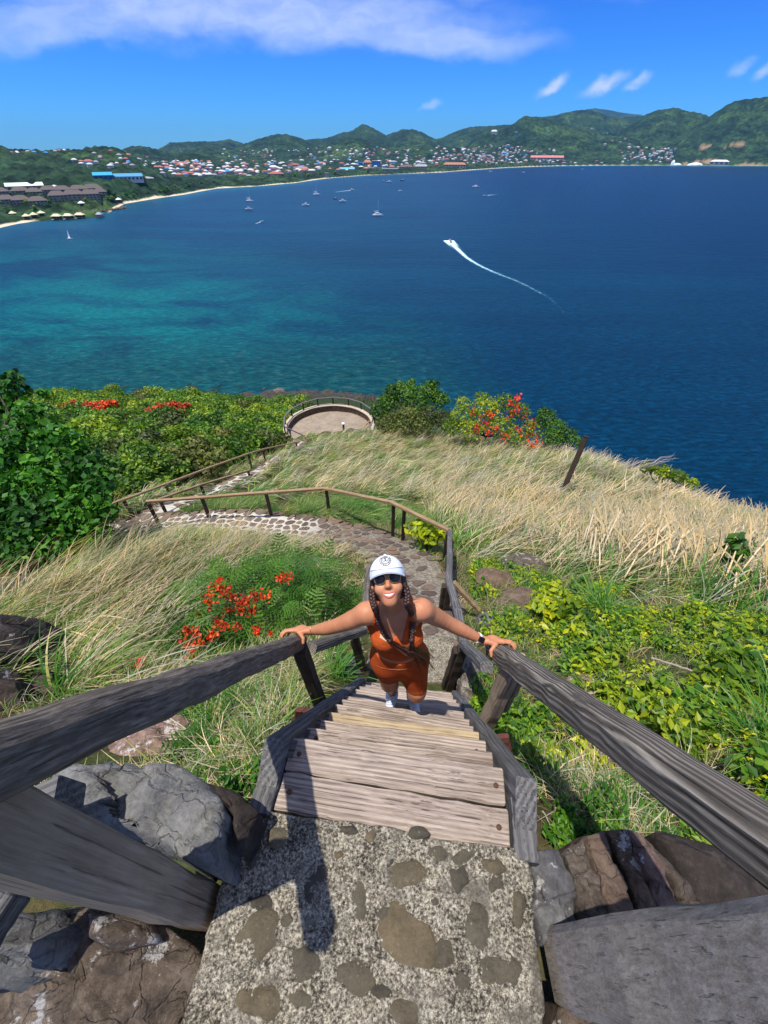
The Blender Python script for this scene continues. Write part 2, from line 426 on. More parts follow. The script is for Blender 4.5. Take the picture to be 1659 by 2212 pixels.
# ------------------------------------------------------------------ haze: one closed box of even thin air round everything
m_haze = bpy.data.materials.new("haze_air"); m_haze.use_nodes = True
t = NT(m_haze.node_tree); m_haze.node_tree.nodes.remove(m_haze.node_tree.nodes['Principled BSDF'])
pv = t.new('ShaderNodeVolumePrincipled', i_Color=(.22, .58, 1), i_Density=3.4e-5, i_Anisotropy=.2)
t.l.new(pv.outputs[0], m_haze.node_tree.nodes['Material Output'].inputs['Volume'])
tag(MB().box((0, 3000, 210), (34000, 30000, 585)).build("haze", m_haze), kind='stuff')
# ------------------------------------------------------------------ the hillside below the stairs
cp = [ # picture point + depth
 (885, 1480, 4.5), (900, 1340, 5.75), (1000, 1340, 5.8), (890, 1260, 7.4), (860, 1200, 9.1), (930, 1200, 9.1), (790, 1165, 10.4), (700, 1150, 11.2), (560, 1135, 12.0), (400, 1130, 12.6), (260, 1160, 12.8),
 (705, 1112, 12.3), (560, 1104, 12.8), (440, 1113, 12.9), (340, 1120, 13.4), (850, 1150, 11.2), (960, 1230, 8.1),
 (430, 1075, 16.0), (520, 1030, 19.2), (600, 985, 24.8), (650, 955, 30.3),
 (600, 1065, 16.5), (800, 1060, 18), (1000, 1028, 22.5), (1250, 1015, 22), (900, 1000, 26), (1100, 1125, 14.5), (1300, 1180, 11.8), (1659, 1215, 10.6), (1640, 1150, 13.6), (1450, 1100, 18.5), (1300, 1080, 18),
 (1100, 1300, 6.6), (1300, 1300, 6.6), (1500, 1300, 6.5), (1659, 1300, 6.6), (1200, 1500, 4.2), (1500, 1450, 4.5), (1659, 1600, 3.2), (1200, 1650, 3.05), (1250, 1740, 2.6), (1420, 1790, 2.25), (1580, 1700, 2.7),
 (600, 1210, 8.6), (400, 1200, 8.4), (200, 1300, 6.0), (400, 1300, 6.3), (0, 1330, 5.8), (600, 1300, 6.3), (740, 1400, 5.0), (600, 1500, 3.9), (150, 1450, 4.3), (450, 1450, 4.5), (300, 1580, 3.1), (450, 1620, 2.75), (540, 1650, 2.6), (30, 1500, 3.7),
 (100, 1240, 8.0), (-200, 1240, 8.5), (250, 1100, 14.2),
]
pts = [tuple(W(*c)) for c in cp]
pts += [(-4.3, 30.8, -18.0), (-4.3, 33.6, -18.2), (-1.5, 31, -18.2), (-7.5, 31, -18.4), (-11.5, 12, -11.5), (-13, 18, -16), (-12, 26, -21), (-12, 34, -25), (-20, 12, -15), (-23, 45, -31), (-4, 41, -25), (4, 40, -24), (-5, 60, -38), (-30, 70, -45), (-40, 30, -30),
        (-15, 110, -57), (-30, 150, -73), (-70, 140, -73), (-10, 170, -79), (20, 110, -66), (-60, 200, -84), (10, 200, -86), (-120, 120, -75),
        (2, 29.5, -18.0), (6, 31, -19.2), (11, 27.5, -18.2), (14.5, 25, -17.8), (17, 17, -14.9), (18, 11, -13.4), (16, 6, -9.4), (22, 9, -16), (24, 20, -24), (18, 32, -27), (40, 10, -40), (50, 40, -62), (30, 60, -60), (70, 20, -78), (70, 90, -84), (12, 50, -38),
        (.1, .9, -3.2), (.2, 1.6, -4.0), (-.7, .8, -2.75), (1, .7, -2.7), (0, -1, -2.5), (2.5, 0, -2.6), (-2.5, 0.2, -2.5), (5, 0, -3.2), (-6, 0, -3), (-6, 3, -4.8), (8, -6, -3), (-8, -6, -2.5), (-12, 4, -7), (14, 0, -6), (-30, 0, -14), (40, -20, -40)]
CPT = np.array(pts)
def rbf(r2): return np.sqrt(r2+.25)
n_ = len(CPT)
Kmat = rbf(((CPT[:, None, :2]-CPT[None, :, :2])**2).sum(-1))+np.eye(n_)*.03
Pm = np.hstack((np.ones((n_, 1)), CPT[:, :2]))
A_ = np.block([[Kmat, Pm], [Pm.T, np.zeros((3, 3))]])
SOL = np.linalg.solve(A_, np.concatenate((CPT[:, 2], np.zeros(3))))
def ground_z(x, y, rough=True):
    x = np.asarray(x, dtype=float); y = np.asarray(y, dtype=float); sh = x.shape
    xf = x.ravel(); yf = y.ravel(); out = np.empty(xf.shape)
    for i in range(0, len(xf), 20000):
        xs = xf[i:i+20000]; ys = yf[i:i+20000]
        out[i:i+20000] = rbf((xs[:, None]-CPT[None, :, 0])**2+(ys[:, None]-CPT[None, :, 1])**2) @ SOL[:n_] + SOL[n_]+SOL[n_+1]*xs+SOL[n_+2]*ys
    z = out.reshape(sh)
    z = np.where((y < .55) & (np.abs(x) < 1.6), np.minimum(z, -2.55), z)
    if rough: z = z+fbm(x*1.3, y*1.3, 3, 11)*.07*np.clip(y/4, .3, 4)*np.clip((np.minimum(seg_dist(x, y, path1), seg_dist(x, y, path2))-.75)/.8, 0, 1)
    return z
def gz(x, y): return float(ground_z(np.array([x]), np.array([y]))[0])
# ------- path centre lines (world x, y)
def xy(u, v, d): p = W(u, v, d); return (p.x, p.y)
path1 = [xy(890, 1440, 4.75), xy(898, 1380, 5.3), xy(900, 1330, 5.85), xy(893, 1260, 7.4), xy(862, 1200, 9.0), xy(790, 1168, 10.3), xy(700, 1152, 11.1), xy(560, 1138, 11.9), xy(400, 1135, 12.5), xy(300, 1142, 12.9), xy(230, 1165, 12.8)]
path2 = [xy(285, 1140, 12.9), xy(335, 1112, 13.7), xy(430, 1073, 16.0), xy(520, 1030, 19.2), xy(600, 985, 24.8), xy(650, 955, 30.3)]
def seg_dist(x, y, pts):
    best = np.full(np.shape(x), 1e9)
    for (ax, ay), (bx, by) in zip(pts[:-1], pts[1:]):
        dx, dy = bx-ax, by-ay; L = dx*dx+dy*dy
        tt = np.clip(((x-ax)*dx+(y-ay)*dy)/L, 0, 1)
        best = np.minimum(best, np.hypot(x-ax-tt*dx, y-ay-tt*dy))
    return best
gx = np.concatenate((-np.geomspace(150, 9, 60), np.linspace(-8.9, 8.9, 170), np.geomspace(9, 120, 60)))
gy = np.concatenate((np.linspace(-9, -.5, 12), np.linspace(-.4, 12, 190), np.linspace(12.1, 45, 150), np.geomspace(45.5, 230, 80)))
GXm, GYm = np.meshgrid(gx, gy)
GZ = ground_z(GXm, GYm)
GZ = GZ+fbm(GXm*4, GYm*4, 3, 21)*.035*(GYm < 20)*np.clip((np.minimum(seg_dist(GXm, GYm, path1), seg_dist(GXm, GYm, path2))-.7)/.5, 0, 1)
shore = np.clip((-66-GZ)/4, 0, 1); GZ = GZ+shore*np.abs(fbm(GXm*.5, GYm*.5, 4, 4))*3.0
# keep the hillside under the landing
GZ = np.where((GYm < .55) & (np.abs(GXm) < 1.6), np.minimum(GZ, -2.55), GZ)
m_soil, t = mat("hillside_soil")
n = t.noise(t.pos, 1.4, 6, .65); n2 = t.noise(t.pos, 9, 6, .7); n3 = t.noise(t.pos, 40, 3, .7)
c = t.ramp(n, [(.3, (.04, .03, .018)), (.45, (.085, .07, .03)), (.6, (.05, .07, .018)), (.75, (.12, .10, .055))])
c = t.mix(.7, c, t.ramp(n2, [(.3, .35), (.7, 1.5)]), 'MULTIPLY')
zz = t.new('ShaderNodeSeparateXYZ', i_0=t.pos).outputs[2]
fy_ = t.new('ShaderNodeSeparateXYZ', i_0=t.pos).outputs[1]
c = t.mix(t.maprange(fy_, 24, 40), c, t.ramp(n, [(.3, (.015, .03, .01)), (.7, (.04, .06, .02))]))
c = t.mix(t.maprange(zz, -68, -72), c, t.ramp(t.noise(t.pos, .6, 5, .7), [(.3, (.02, .02, .018)), (.7, (.09, .075, .06))]))
t.set(t.b.inputs['Base Color'], c); t.b.inputs['Roughness'].default_value = .95; t.b.inputs['Specular IOR Level'].default_value = .15
bump(t, t.math('ADD', n2, t.math('MULTIPLY', n3, .4)), .8, .05)
ny, nx = GXm.shape; ii = np.arange(nx*ny).reshape(ny, nx)
hill = link("hillside", npmesh("hillside", np.stack((GXm, GYm, GZ), -1).reshape(-1, 3), np.stack((ii[:-1, :-1], ii[:-1, 1:], ii[1:, 1:], ii[1:, :-1]), -1).reshape(-1, 4), m_soil))
tag(hill, kind='structure')

# ------------------------------------------------------------------ wood and stone materials
def wood(name, stops, grain=(1.2, 26, 26), rings=0.0, ringmix=.16, rough=.85, bs=.6, speck=0.0, crack=.5):
    """weathered timber, grain along the local X axis"""
    m, t = mat(name)
    oi = t.new('ShaderNodeObjectInfo')
    off = t.vmath('SCALE', t.new('ShaderNodeCombineXYZ', i_0=oi.outputs['Random'], i_1=1.7, i_2=2.9).outputs[0], t.math('MULTIPLY', oi.outputs['Random'], 37.0))
    p = t.vmath('ADD', t.obj, off)
    pw = t.vmath('ADD', p, t.vmath('SCALE', t.new('ShaderNodeTexNoise', i_Vector=t.scale(p, (1.2, 5, 5)), i_Scale=1.5, i_Detail=2).outputs[1], .014))
    g1 = t.noise(t.scale(pw, (grain[0], grain[1]*1.8, grain[2]*1.8)), 1.6, 6, .7, .1); g2 = t.noise(t.scale(p, (grain[0]*3, grain[1]*3, grain[2]*3)), 1.5, 3, .7)
    blot = t.noise(p, 5, 4, .6)
    f = t.math('ADD', t.math('MULTIPLY', g1, .65), t.math('MULTIPLY', g2, .35))
    if rings:
        wn = t.noise(t.scale(p, (1.0, 3.0, 3.0)), 1.3, 2, .5)
        sp_ = t.new('ShaderNodeSeparateXYZ', i_0=p).outputs
        ph = t.math('ADD', t.math('MULTIPLY', t.math('ADD', sp_[1], t.math('MULTIPLY', sp_[2], .55)), rings), t.math('MULTIPLY', wn, rings*.045))
        r = t.math('ADD', t.math('MULTIPLY', t.math('SINE', t.math('MULTIPLY', ph, 6.283)), .5), .5)
        r = t.math('MULTIPLY', r, t.maprange(t.noise(t.scale(p, (1, 6, 6)), 2, 3, .5), .3, .7, .35, 1.0))
        f = t.math('ADD', t.math('MULTIPLY', f, 1-ringmix), t.math('MULTIPLY', r, ringmix))
    c = t.ramp(f, stops)
    c = t.mix(.45, c, t.ramp(blot, [(.3, .6), (.7, 1.3)]), 'MULTIPLY')
    cr = t.maprange(t.noise(t.scale(pw, (grain[0]*.45, grain[1]*1.9, grain[2]*1.9)), 2.0, 3, .55), .33, .40, 1, 0)
    c = t.mix(t.math('MULTIPLY', cr, crack), c, (.012, .010, .009, 1))
    t.set(t.b.inputs['Base Color'], c); t.b.inputs['Roughness'].default_value = rough; t.b.inputs['Specular IOR Level'].default_value = .25
    bump(t, t.math('SUBTRACT', f, t.math('MULTIPLY', cr, .5)), bs, .012)
    return m
m_rail = wood("weathered_grey_rail", [(.28, (.045, .036, .027)), (.48, (.13, .106, .082)), (.62, (.25, .21, .165)), (.78, (.44, .38, .30))], grain=(5, 36, 36), crack=.6)
m_rail2 = wood("ribbed_grey_rail", [(.28, (.035, .029, .023)), (.42, (.12, .102, .082)), (.58, (.27, .235, .19)), (.76, (.50, .445, .37))], rings=75, ringmix=.3, bs=1.0)
m_tread = wood("silvered_tread", [(.28, (.09, .065, .048)), (.43, (.26, .20, .16)), (.57, (.42, .345, .28)), (.74, (.60, .52, .45))], grain=(1.2, 34, 34), rings=55, ringmix=.14, bs=.7, crack=.55)
m_treadw = wood("yellowed_tread", [(.2, (.16, .11, .06)), (.45, (.36, .27, .16)), (.65, (.50, .41, .27)), (.85, (.60, .53, .42))], grain=(1.2, 34, 34), rings=50, ringmix=.14)
m_darkend = wood("dark_damp_timber", [(.25, (.010, .009, .008)), (.5, (.035, .03, .026)), (.75, (.11, .095, .08))], bs=.8)
m_string = wood("stringer_timber", [(.25, (.035, .033, .031)), (.45, (.11, .105, .10)), (.65, (.23, .22, .21)), (.85, (.40, .385, .365))], rings=40, bs=.8)
m_post = wood("brown_post", [(.25, (.17, .12, .08)), (.5, (.32, .24, .165)), (.75, (.48, .38, .28))], bs=.5)
m_darkpost = wood("dark_brown_post", [(.25, (.018, .013, .010)), (.55, (.055, .038, .028)), (.8, (.12, .09, .065))], bs=.5)
m_redwood = wood("red_stained_board", [(.3, (.07, .025, .02)), (.55, (.13, .045, .034)), (.8, (.22, .10, .075))])
m_tan = wood("tan_rail", [(.25, (.16, .10, .055)), (.5, (.33, .22, .12)), (.75, (.46, .35, .23))], rings=30)
m_rust, t = mat("bolt_rust"); t.b.inputs['Base Color'].default_value = (.09, .04, .02, 1); t.b.inputs['Roughness'].default_value = .9

def beam_mesh(L, wd, ht, bev=.008, nseg=10, wob=.004, seed=0, taper=1.0, sag=0.0):
    """timber along local X from 0 to L, chamfered, a little uneven"""
    r = random.Random(seed)
    prof = []
    b = min(bev, wd*.3, ht*.3)
    hw, hh = wd/2, ht/2
    prof = [(-hw+b, -hh), (hw-b, -hh), (hw, -hh+b), (hw, hh-b), (hw-b, hh), (0, hh+b*.25), (-hw+b, hh), (-hw, hh-b), (-hw, -hh+b)]
    n = len(prof); vs = []; fs = []
    xs = [0, min(.004, L*.1)]+[L*i/nseg for i in range(1, nseg)]+[L-min(.004, L*.1), L]
    for i, x in enumerate(xs):
        k = .96 if i in (0, len(xs)-1) else 1
        tk = 1+(taper-1)*x/L
        dy, dz = (r.uniform(-1, 1)*wob, r.uniform(-1, 1)*wob)
        if 1 < i < len(xs)-2: pass
        else: dy *= .3; dz *= .3
        dz -= sag*4*(x/L)*(1-x/L)
        for (a, c) in prof:
            vs.append((x, a*k*tk+dy+r.uniform(-1, 1)*wob*.4, c*k*tk+dz+r.uniform(-1, 1)*wob*.4))
    for i in range(len(xs)-1):
        for k in range(n):
            k2 = (k+1) % n; fs.append((i*n+k, i*n+k2, (i+1)*n+k2, (i+1)*n+k))
    fs.append(tuple(range(n-1, -1, -1))); fs.append(tuple((len(xs)-1)*n+k for k in range(n)))
    me = bpy.data.meshes.new("beam"); me.from_pydata(vs, [], fs); me.update(); return me
def frame(p0, p1, up=(0, 0, 1), roll=0):
    x = (Vector(p1)-Vector(p0)).normalized(); y = Vector(up).cross(x)
    if y.length < .02: y = Vector((0, 1, 0)).cross(x)
    y.normalize(); z = x.cross(y)
    M = Matrix((x, y, z)).transposed().to_4x4()
    if roll: M = M @ Matrix.Rotation(roll, 4, 'X')
    M.translation = Vector(p0); return M
_bs = [0]
def beam(name, p0, p1, wd, ht, m, parent=None, up=(0, 0, 1), roll=0, **kw):
    _bs[0] += 1
    me = beam_mesh((Vector(p1)-Vector(p0)).length, wd, ht, seed=_bs[0], **kw); me.materials.append(m)
    o = bpy.data.objects.new(name, me); COL.objects.link(o); o.matrix_basis = frame(p0, p1, up, roll)
    if parent is not None: par(o, parent)
    return o

def stone_mat(name, stops, s1=6, s2=40, bs=.9, light=None, rough=.9, crack=.22):
    m, t = mat(name)
    oi = t.new('ShaderNodeObjectInfo').outputs['Random']
    n = t.noise(t.pos, s1, 10, .72, .4); n2 = t.noise(t.pos, s2, 9, .78)
    f = t.math('ADD', t.math('MULTIPLY', n, .55), t.math('MULTIPLY', n2, .45))
    c = t.ramp(f, stops)
    c = t.mix(1, c, t.ramp(oi, [(0, (.65, .65, .68)), (.5, (1, 1, 1)), (1, (1.35, 1.2, 1.0))]), 'MULTIPLY')
    if light:
        k = t.maprange(t.noise(t.pos, light[1], 6, .75), light[2], light[2]+.05)
        c = t.mix(k, c, (*light[0], 1))
    t.set(t.b.inputs['Base Color'], c); t.b.inputs['Roughness'].default_value = rough; t.b.inputs['Specular IOR Level'].default_value = .2
    vr = t.new('ShaderNodeTexVoronoi', feature='DISTANCE_TO_EDGE', i_Vector=t.vmath('ADD', t.scale(t.pos, (1, 1.6, 1.3)), t.vmath('SCALE', t.new('ShaderNodeTexNoise', i_Vector=t.pos, i_Scale=s1, i_Detail=4).outputs[1], .25)), i_Scale=s1*.8).outputs['Distance']
    ck = t.maprange(vr, .0, .05, 1, 0)
    t.set(t.b.inputs['Base Color'], t.mix(t.math('MULTIPLY', ck, crack), c, (.01, .008, .007, 1)))
    bump(t, t.math('SUBTRACT', f, t.math('MULTIPLY', ck, crack)), bs, .025); return m
m_cobble = stone_mat("cobble", [(.3, (.05, .035, .025)), (.5, (.13, .09, .065)), (.7, (.22, .17, .13))], 8, 45)
m_grey = stone_mat("grey_rock", [(.3, (.035, .033, .033)), (.5, (.12, .115, .115)), (.7, (.30, .29, .28))], 5, 30, light=((.42, .40, .38), 14, .60))
m_brownrock = stone_mat("brown_rock", [(.34, (.03, .024, .02)), (.5, (.11, .085, .065)), (.66, (.25, .205, .16))], 8, 40, bs=1.0, light=((.42, .40, .37), 7, .56))
m_redrock = stone_mat("reddish_rock", [(.32, (.07, .045, .035)), (.5, (.20, .13, .10)), (.68, (.34, .26, .22))], 6, 40, light=((.50, .47, .44), 9, .56))
m_darkrock = stone_mat("dark_rock", [(.32, (.012, .010, .010)), (.5, (.04, .033, .03)), (.68, (.10, .085, .075))], 4, 25, light=((.22, .21, .21), 6, .62))
m_slab = stone_mat("pale_slab", [(.32, (.09, .088, .082)), (.5, (.22, .215, .20)), (.66, (.38, .37, .34))], 7, 60, bs=1.0, light=((.50, .47, .38), 10, .66))
m_pathstone = stone_mat("path_stone", [(.3, (.08, .055, .042)), (.5, (.15, .11, .085)), (.7, (.24, .19, .15))], 3, 20)
m_landstone = stone_mat("landing_stone", [(.3, (.055, .047, .034)), (.5, (.115, .10, .07)), (.7, (.19, .16, .11))], 10, 90, light=((.36, .32, .22), 60, .62), crack=0)
# speckled lichen-covered concrete
m_conc, t = mat("speckled_concrete")
v1 = t.noise(t.pos, 105, 4, .8); v2 = t.noise(t.pos, 7, 6, .65); v3 = t.noise(t.pos, 30, 4, .7)
f = t.math('ADD', t.math('MULTIPLY', v1, .62), t.math('ADD', t.math('MULTIPLY', v2, .25), t.math('MULTIPLY', v3, .13)))
c = t.ramp(f, [(.40, (.022, .020, .016)), (.465, (.10, .088, .066)), (.525, (.29, .255, .19)), (.59, (.56, .51, .40))])
c = t.mix(t.maprange(v2, .50, .66, 0, .8), c, (.075, .066, .052, 1))
t.set(t.b.inputs['Base Color'], c); t.b.inputs['Roughness'].default_value = .95; t.b.inputs['Specular IOR Level'].default_value = .1
bump(t, f, .9, .012)
m_slabwood = wood("broad_post_wood", [(.25, (.13, .10, .08)), (.45, (.25, .21, .17)), (.62, (.36, .32, .27)), (.8, (.48, .44, .38))], grain=(9, 26, 26), bs=.5, crack=.25)
m_mortar, t = mat("pale_mortar")
sxy = t.new('ShaderNodeSeparateXYZ', i_0=t.pos)
n = t.noise(t.pos, 5, 5, .6); n2 = t.noise(t.pos, 35, 3, .7)
pale = t.ramp(n2, [(.3, (.40, .37, .30)), (.7, (.64, .60, .51))]); brown = t.ramp(t.noise(t.pos, 16, 7, .75), [(.34, (.075, .062, .045)), (.5, (.19, .16, .115)), (.64, (.36, .31, .23))])
t.set(t.b.inputs['Base Color'], t.mix(t.maprange(t.math('ADD', sxy.outputs[0], t.math('MULTIPLY', n, 1.2)), -.9, -1.7), brown, pale))
t.b.inputs['Roughness'].default_value = .95; bump(t, t.math('ADD', n, n2), .5, .02)

def ring_rock(poly, ztop, drop, m=None, name=None, parent=None, rings=5, bulge=.03, amp=.012, freq=9, seed=0, lip=.15, dens=40, bottom=0.85, tilt=(0, 0)):
    """a stone from its outline (list of (x,y) or (x,y,z)): rounded shoulder, uneven top, sides going down by drop"""
    pl = [Vector((p[0], p[1], (p[2] if len(p) > 2 else ztop))) for p in poly]
    c = sum(pl, Vector())/len(pl)
    # resample the outline
    out = []
    n = len(pl); per = sum((pl[(i+1) % n]-pl[i]).length for i in range(n)); step = per/dens
    for i in range(n):
        a, b = pl[i], pl[(i+1) % n]; k = max(1, round((b-a).length/step))
        for j in range(k): out.append(a.lerp(b, j/k))
    # smooth corners a little
    out = [out[i]*.6+out[i-1]*.2+out[(i+1) % len(out)]*.2 for i in range(len(out))]
    n = len(out); vs = []; 
    sc_ = [(1/bottom if bottom > 1 else 1.0, -drop), (1.0, -drop*.25), (1.0, -bulge*.9), (1-lip*.35, -bulge*.25)] + [((1-lip)*(1-k/rings), bulge*(1-(1-k/rings)**2)) for k in range(rings)]
    for s_, dz in sc_:
        for p in out:
            q_ = c+(p-c)*s_; vs.append((q_.x, q_.y, q_.z+dz+(q_.x-c.x)*tilt[0]+(q_.y-c.y)*tilt[1]))
    vs.append((c.x, c.y, c.z+bulge))
    V = np.array(vs); R = len(sc_)
    cw, ch = worley(V[:, 0]*freq*.55+V[:, 2]*2+seed, V[:, 1]*freq*.8, seed+3)
    V[:, 2] += (ch-.5)*amp*1.1
    nn = fbm(V[:, 0]*freq+V[:, 2]*3, V[:, 1]*freq-V[:, 2]*2, 4, 50+seed)
    n2 = fbm(V[:, 1]*freq+7, V[:, 2]*freq+V[:, 0]*freq*.5, 4, 80+seed)
    V[:, 2] += nn*amp; d = V[:, :2]-np.array((c.x, c.y)); l = np.linalg.norm(d, axis=1, keepdims=True)+1e-6
    V[:, :2] += d/l*(n2[:, None]*amp*1.2)*np.clip(l/.05, 0, 1)
    F = []
    for r in range(R-1):
        for i in range(n): F.append((r*n+i, r*n+(i+1) % n, (r+1)*n+(i+1) % n, (r+1)*n+i))
    T = [((R-1)*n+i, (R-1)*n+(i+1) % n, R*n) for i in range(n)]
    me = npmesh(name or "stone", V, [np.array(F), np.array(T)], m, True)
    return link(name, me, parent) if name else me
def blob_rock(name, c, r, m, seed=0, amp=.25, sub=4, parent=None, flat=1.0):
    bm = bmesh.new(); bmesh.ops.create_icosphere(bm, subdivisions=sub, radius=1)
    V = np.array([v.co[:] for v in bm.verts])
    n = fbm(V[:, 0]*1.6+seed*3.1+V[:, 2], V[:, 1]*1.6-V[:, 2]*1.3, 5, seed)
    w_, hb = worley(V[:, 0]*1.7+seed+V[:, 2]*.8, V[:, 1]*1.7+V[:, 2]*.9, seed)
    k = 1+n*amp*1.2+(w_-.5)*amp
    V = V*k[:, None]*np.array(r)+np.array(c)
    for v, co in zip(bm.verts, V): v.co = co
    me = bpy.data.meshes.new(name); bm.to_mesh(me); bm.free(); me.materials.append(m)
    me.polygons.foreach_set('use_smooth', [False]*len(me.polygons))
    return link(name, me, parent)
# ------------------------------------------------------------------ the stone landing under the viewer
LZ = -1.88
def PL(uv, z): return [tuple(G(u, v, z)) for u, v in uv]
landing_poly = PL([(500, 1760), (560, 1748), (660, 1764), (800, 1785), (960, 1812), (1110, 1830), (1135, 1850), (1150, 1900), (1165, 2040), (1185, 2330), (1150, 2500), (330, 2500), (385, 2212), (440, 2060), (470, 1920), (500, 1840)], LZ)
# front edge irregular
lp = [(x, y) for x, y, z in landing_poly]
landing = ring_rock(lp, LZ, .8, m_conc, "stone_landing", None, rings=26, bulge=.012, amp=.016, freq=14, seed=1, lip=.03, dens=170)
tag(landing, kind='structure')
def pebble(poly, seed, parent, m=m_landstone, h=.012, z=None, name="stone", drop=.05, dens=30):
    p = [tuple(G(u, v, LZ if z is None else z))[:2] for u, v in poly]
    return ring_rock(p, (LZ if z is None else z)+.006, drop, m, name, parent, rings=5, bulge=h, amp=.007, freq=22, seed=seed, lip=.22, dens=dens)
def blobpoly(u, v, du, dv, seed, k=9, rot=0):
    r = random.Random(seed); out = []
    for i in range(k):
        a = i/k*2*math.pi; q_ = r.uniform(.8, 1.15)
        x = math.cos(a)*du*q_; y = math.sin(a)*dv*q_
        out.append((u+x*math.cos(rot)-y*math.sin(rot), v+x*math.sin(rot)+y*math.cos(rot)))
    return out
for i, (u, v, du, dv, rot) in enumerate([(692, 1897, 40, 62, .05), (770, 1910, 38, 68, 0), (882, 1895, 40, 40, 0), (942, 1850, 28, 22, .1), (1000, 1850, 34, 26, -.5), (1060, 1868, 30, 18, .3), (993, 1895, 28, 34, 0), (1065, 1915, 26, 26, .7),
        (1028, 2000, 46, 60, .1), (880, 2035, 62, 88, -.35), (768, 2110, 46, 52, .1), (655, 2075, 46, 46, .2), (690, 1800, 22, 24, 0), (802, 1812, 17, 20, 0), (1075, 2105, 48, 60, .5), (560, 2030, 42, 66, .3), (560, 2160, 50, 40, .2), (750, 1795, 30, 14, .2), (890, 2190, 60, 40, 0), (560, 1950, 26, 22, .3), (1120, 1960, 16, 40, 0), (835, 1850, 20, 22, .3), (905, 1800, 22, 14, 0), (940, 1950, 18, 24, 0), (830, 1975, 16, 22, .2), (960, 2060, 24, 36, .2), (620, 1990, 20, 26, .4), (720, 2000, 22, 20, 0), (820, 2150, 24, 30, .2), (1000, 2120, 26, 34, 0), (735, 1850, 18, 14, .2), (600, 1810, 20, 26, 0), (545, 1850, 16, 30, .2), (650, 2160, 30, 26, 0), (1030, 1960, 18, 18, 0)]):
    o = pebble(blobpoly(u, v, du*1.12, dv*1.12, 100+i, k=11, rot=rot), i, landing)
# ------------------------------------------------------------------ timber steps
Q0 = Vector((.02, .36, 0)); YAW = math.radians(-8)            # descent direction swings to the right
SD = Vector((math.sin(-YAW), math.cos(YAW), 0)); SR = Vector((SD.y, -SD.x, 0))
def SP(a, l, z): return Q0+SD*a+SR*l+Vector((0, 0, z))        # along, lateral, height
stairs = thing("timber_steps", "steep flight of weathered grey timber steps the woman is climbing", "stairs", SP(1.7, 0, -4.35))
g_, r_ = .1214, .2
treads = []
HW = .445
# two planks make the top tread, then one plank each
def tread(a0, a1, z, i, m):
    cx = (a0+a1)/2; wd = a1-a0
    jl = rnd.uniform(-.008, .008)
    mid_z = z-.0225
    p0 = SP(cx, -HW+jl, mid_z); p1 = SP(cx, HW+jl, mid_z)
    dz = rnd.uniform(-.004, .004); p0.z += dz; p1.z -= dz
    sk = rnd.uniform(-.008, .008)
    o = beam("tread", p0+SD*(.0+sk), p1-SD*(.0+sk), wd, .045, m, stairs, bev=.005, nseg=14, wob=.0035)
    return o
tread(-.005, .125, LZ-.02, 0, m_tread); tread(.135, .265, LZ-.035, 1, m_tread)
for k in range(1, 12):
    a = .265+g_*k; z = LZ-.035-r_*k
    m = m_treadw if k == 3 else m_tread
    o = tread(a-.15, a, z, k+1, m)
    if k == 3: o['label'] = "newer yellowish plank among the grey treads"
# dark rotten ends with square brackets at the left, bolts
for k in range(0, 12):
    a = .265+g_*k; z = LZ-.035-r_*k
    b = MB(); c = SP(a-.05, -HW-.012, z-.03)
    M3 = Matrix.Rotation(-YAW*-1, 3, 'Z')
    b.box(c, (.05, .07, .07), Matrix.Rotation(YAW, 3, 'Z')); 
    b.build("cleat", m_string, stairs)
for (a, l, z) in ((.06, -HW+.04, LZ-.02), (.20, -HW+.035, LZ-.035), (.06, HW-.04, LZ-.02), (.20, HW-.04, LZ-.035), (.265+2*g_-.05, HW-.05, LZ-.035-2*r_), (.265+g_-.05, -HW+.05, LZ-.035-r_)):
    MB().ell(SP(a, l, z+.003), (.011, .011, .006), nu=8, nv=5).build("bolt", m_rust, stairs, True)
for sgn in (-1, 1):
    l = sgn*(HW+.05)
    top = SP(.19, l, LZ-.035+.075*1.647); bot = SP(1.66, l, LZ-.035-1.395*1.647)
    up = SD*(r_)+Vector((0, 0, g_)); up.normalize()
    o = beam("stringer", top+up*-.105, bot+up*-.105, .08, .24, m_string, stairs, up=tuple(up), nseg=24, wob=.005)
    # squared block closing the head of the stringer
    beam("end_block", SP(-.03, l, LZ-.075), SP(.16, l, LZ-.075), .085, .17, m_string, stairs, wob=.003)
# red-brown boards bolted beside the stringers
def W1(u, v, d): return W(u, v, d)
def lean(p_top, p_bot): return p_top, p_bot

# ------------------------------------------------------------------ handrails of the steps
Lb = Vector((-.585, .02, -.40)); La = Vector((-.56, .208, -.667)); Lh = Vector((-.546, 1.364, -2.305))
rl = thing("handrail", "long dark grey weathered handrail on the left of the steps, held by her right hand", "handrail", (-.6, .3, LZ))
dirL = (Lh-La).normalized()
L_end = Lh+dirL*.10
o = beam("rail", La-dirL*.45, L_end, .092, .098, m_rail, rl, bev=.02, nseg=26, wob=.004, roll=.0)
# post beside the steps under her hand, on the outside of the stringer
def vpost(name, pt, zb, wd, dp, m, parent, lean_=(0, 0), yaw=0.0, **kw):
    p1 = Vector(pt); p0 = Vector((pt[0]+lean_[0], pt[1]+lean_[1], zb))
    return beam(name, p0, p1, wd, dp, m, parent, up=(math.sin(yaw), math.cos(yaw), 0), **kw)
vpost("post", Lh+Vector((.018, -.01, -.045)), -3.30, .075, .10, m_darkpost, rl, lean_=(.045, .03))
# landing post, seen end-on from above: big timber running down past the camera
PBL = G(452, 1950, LZ-.06)
bigp = vpost("post", (PBL.x-.045, PBL.y-.005, -.55), LZ-.35, .115, .11, m_post, rl, lean_=(0, .0))
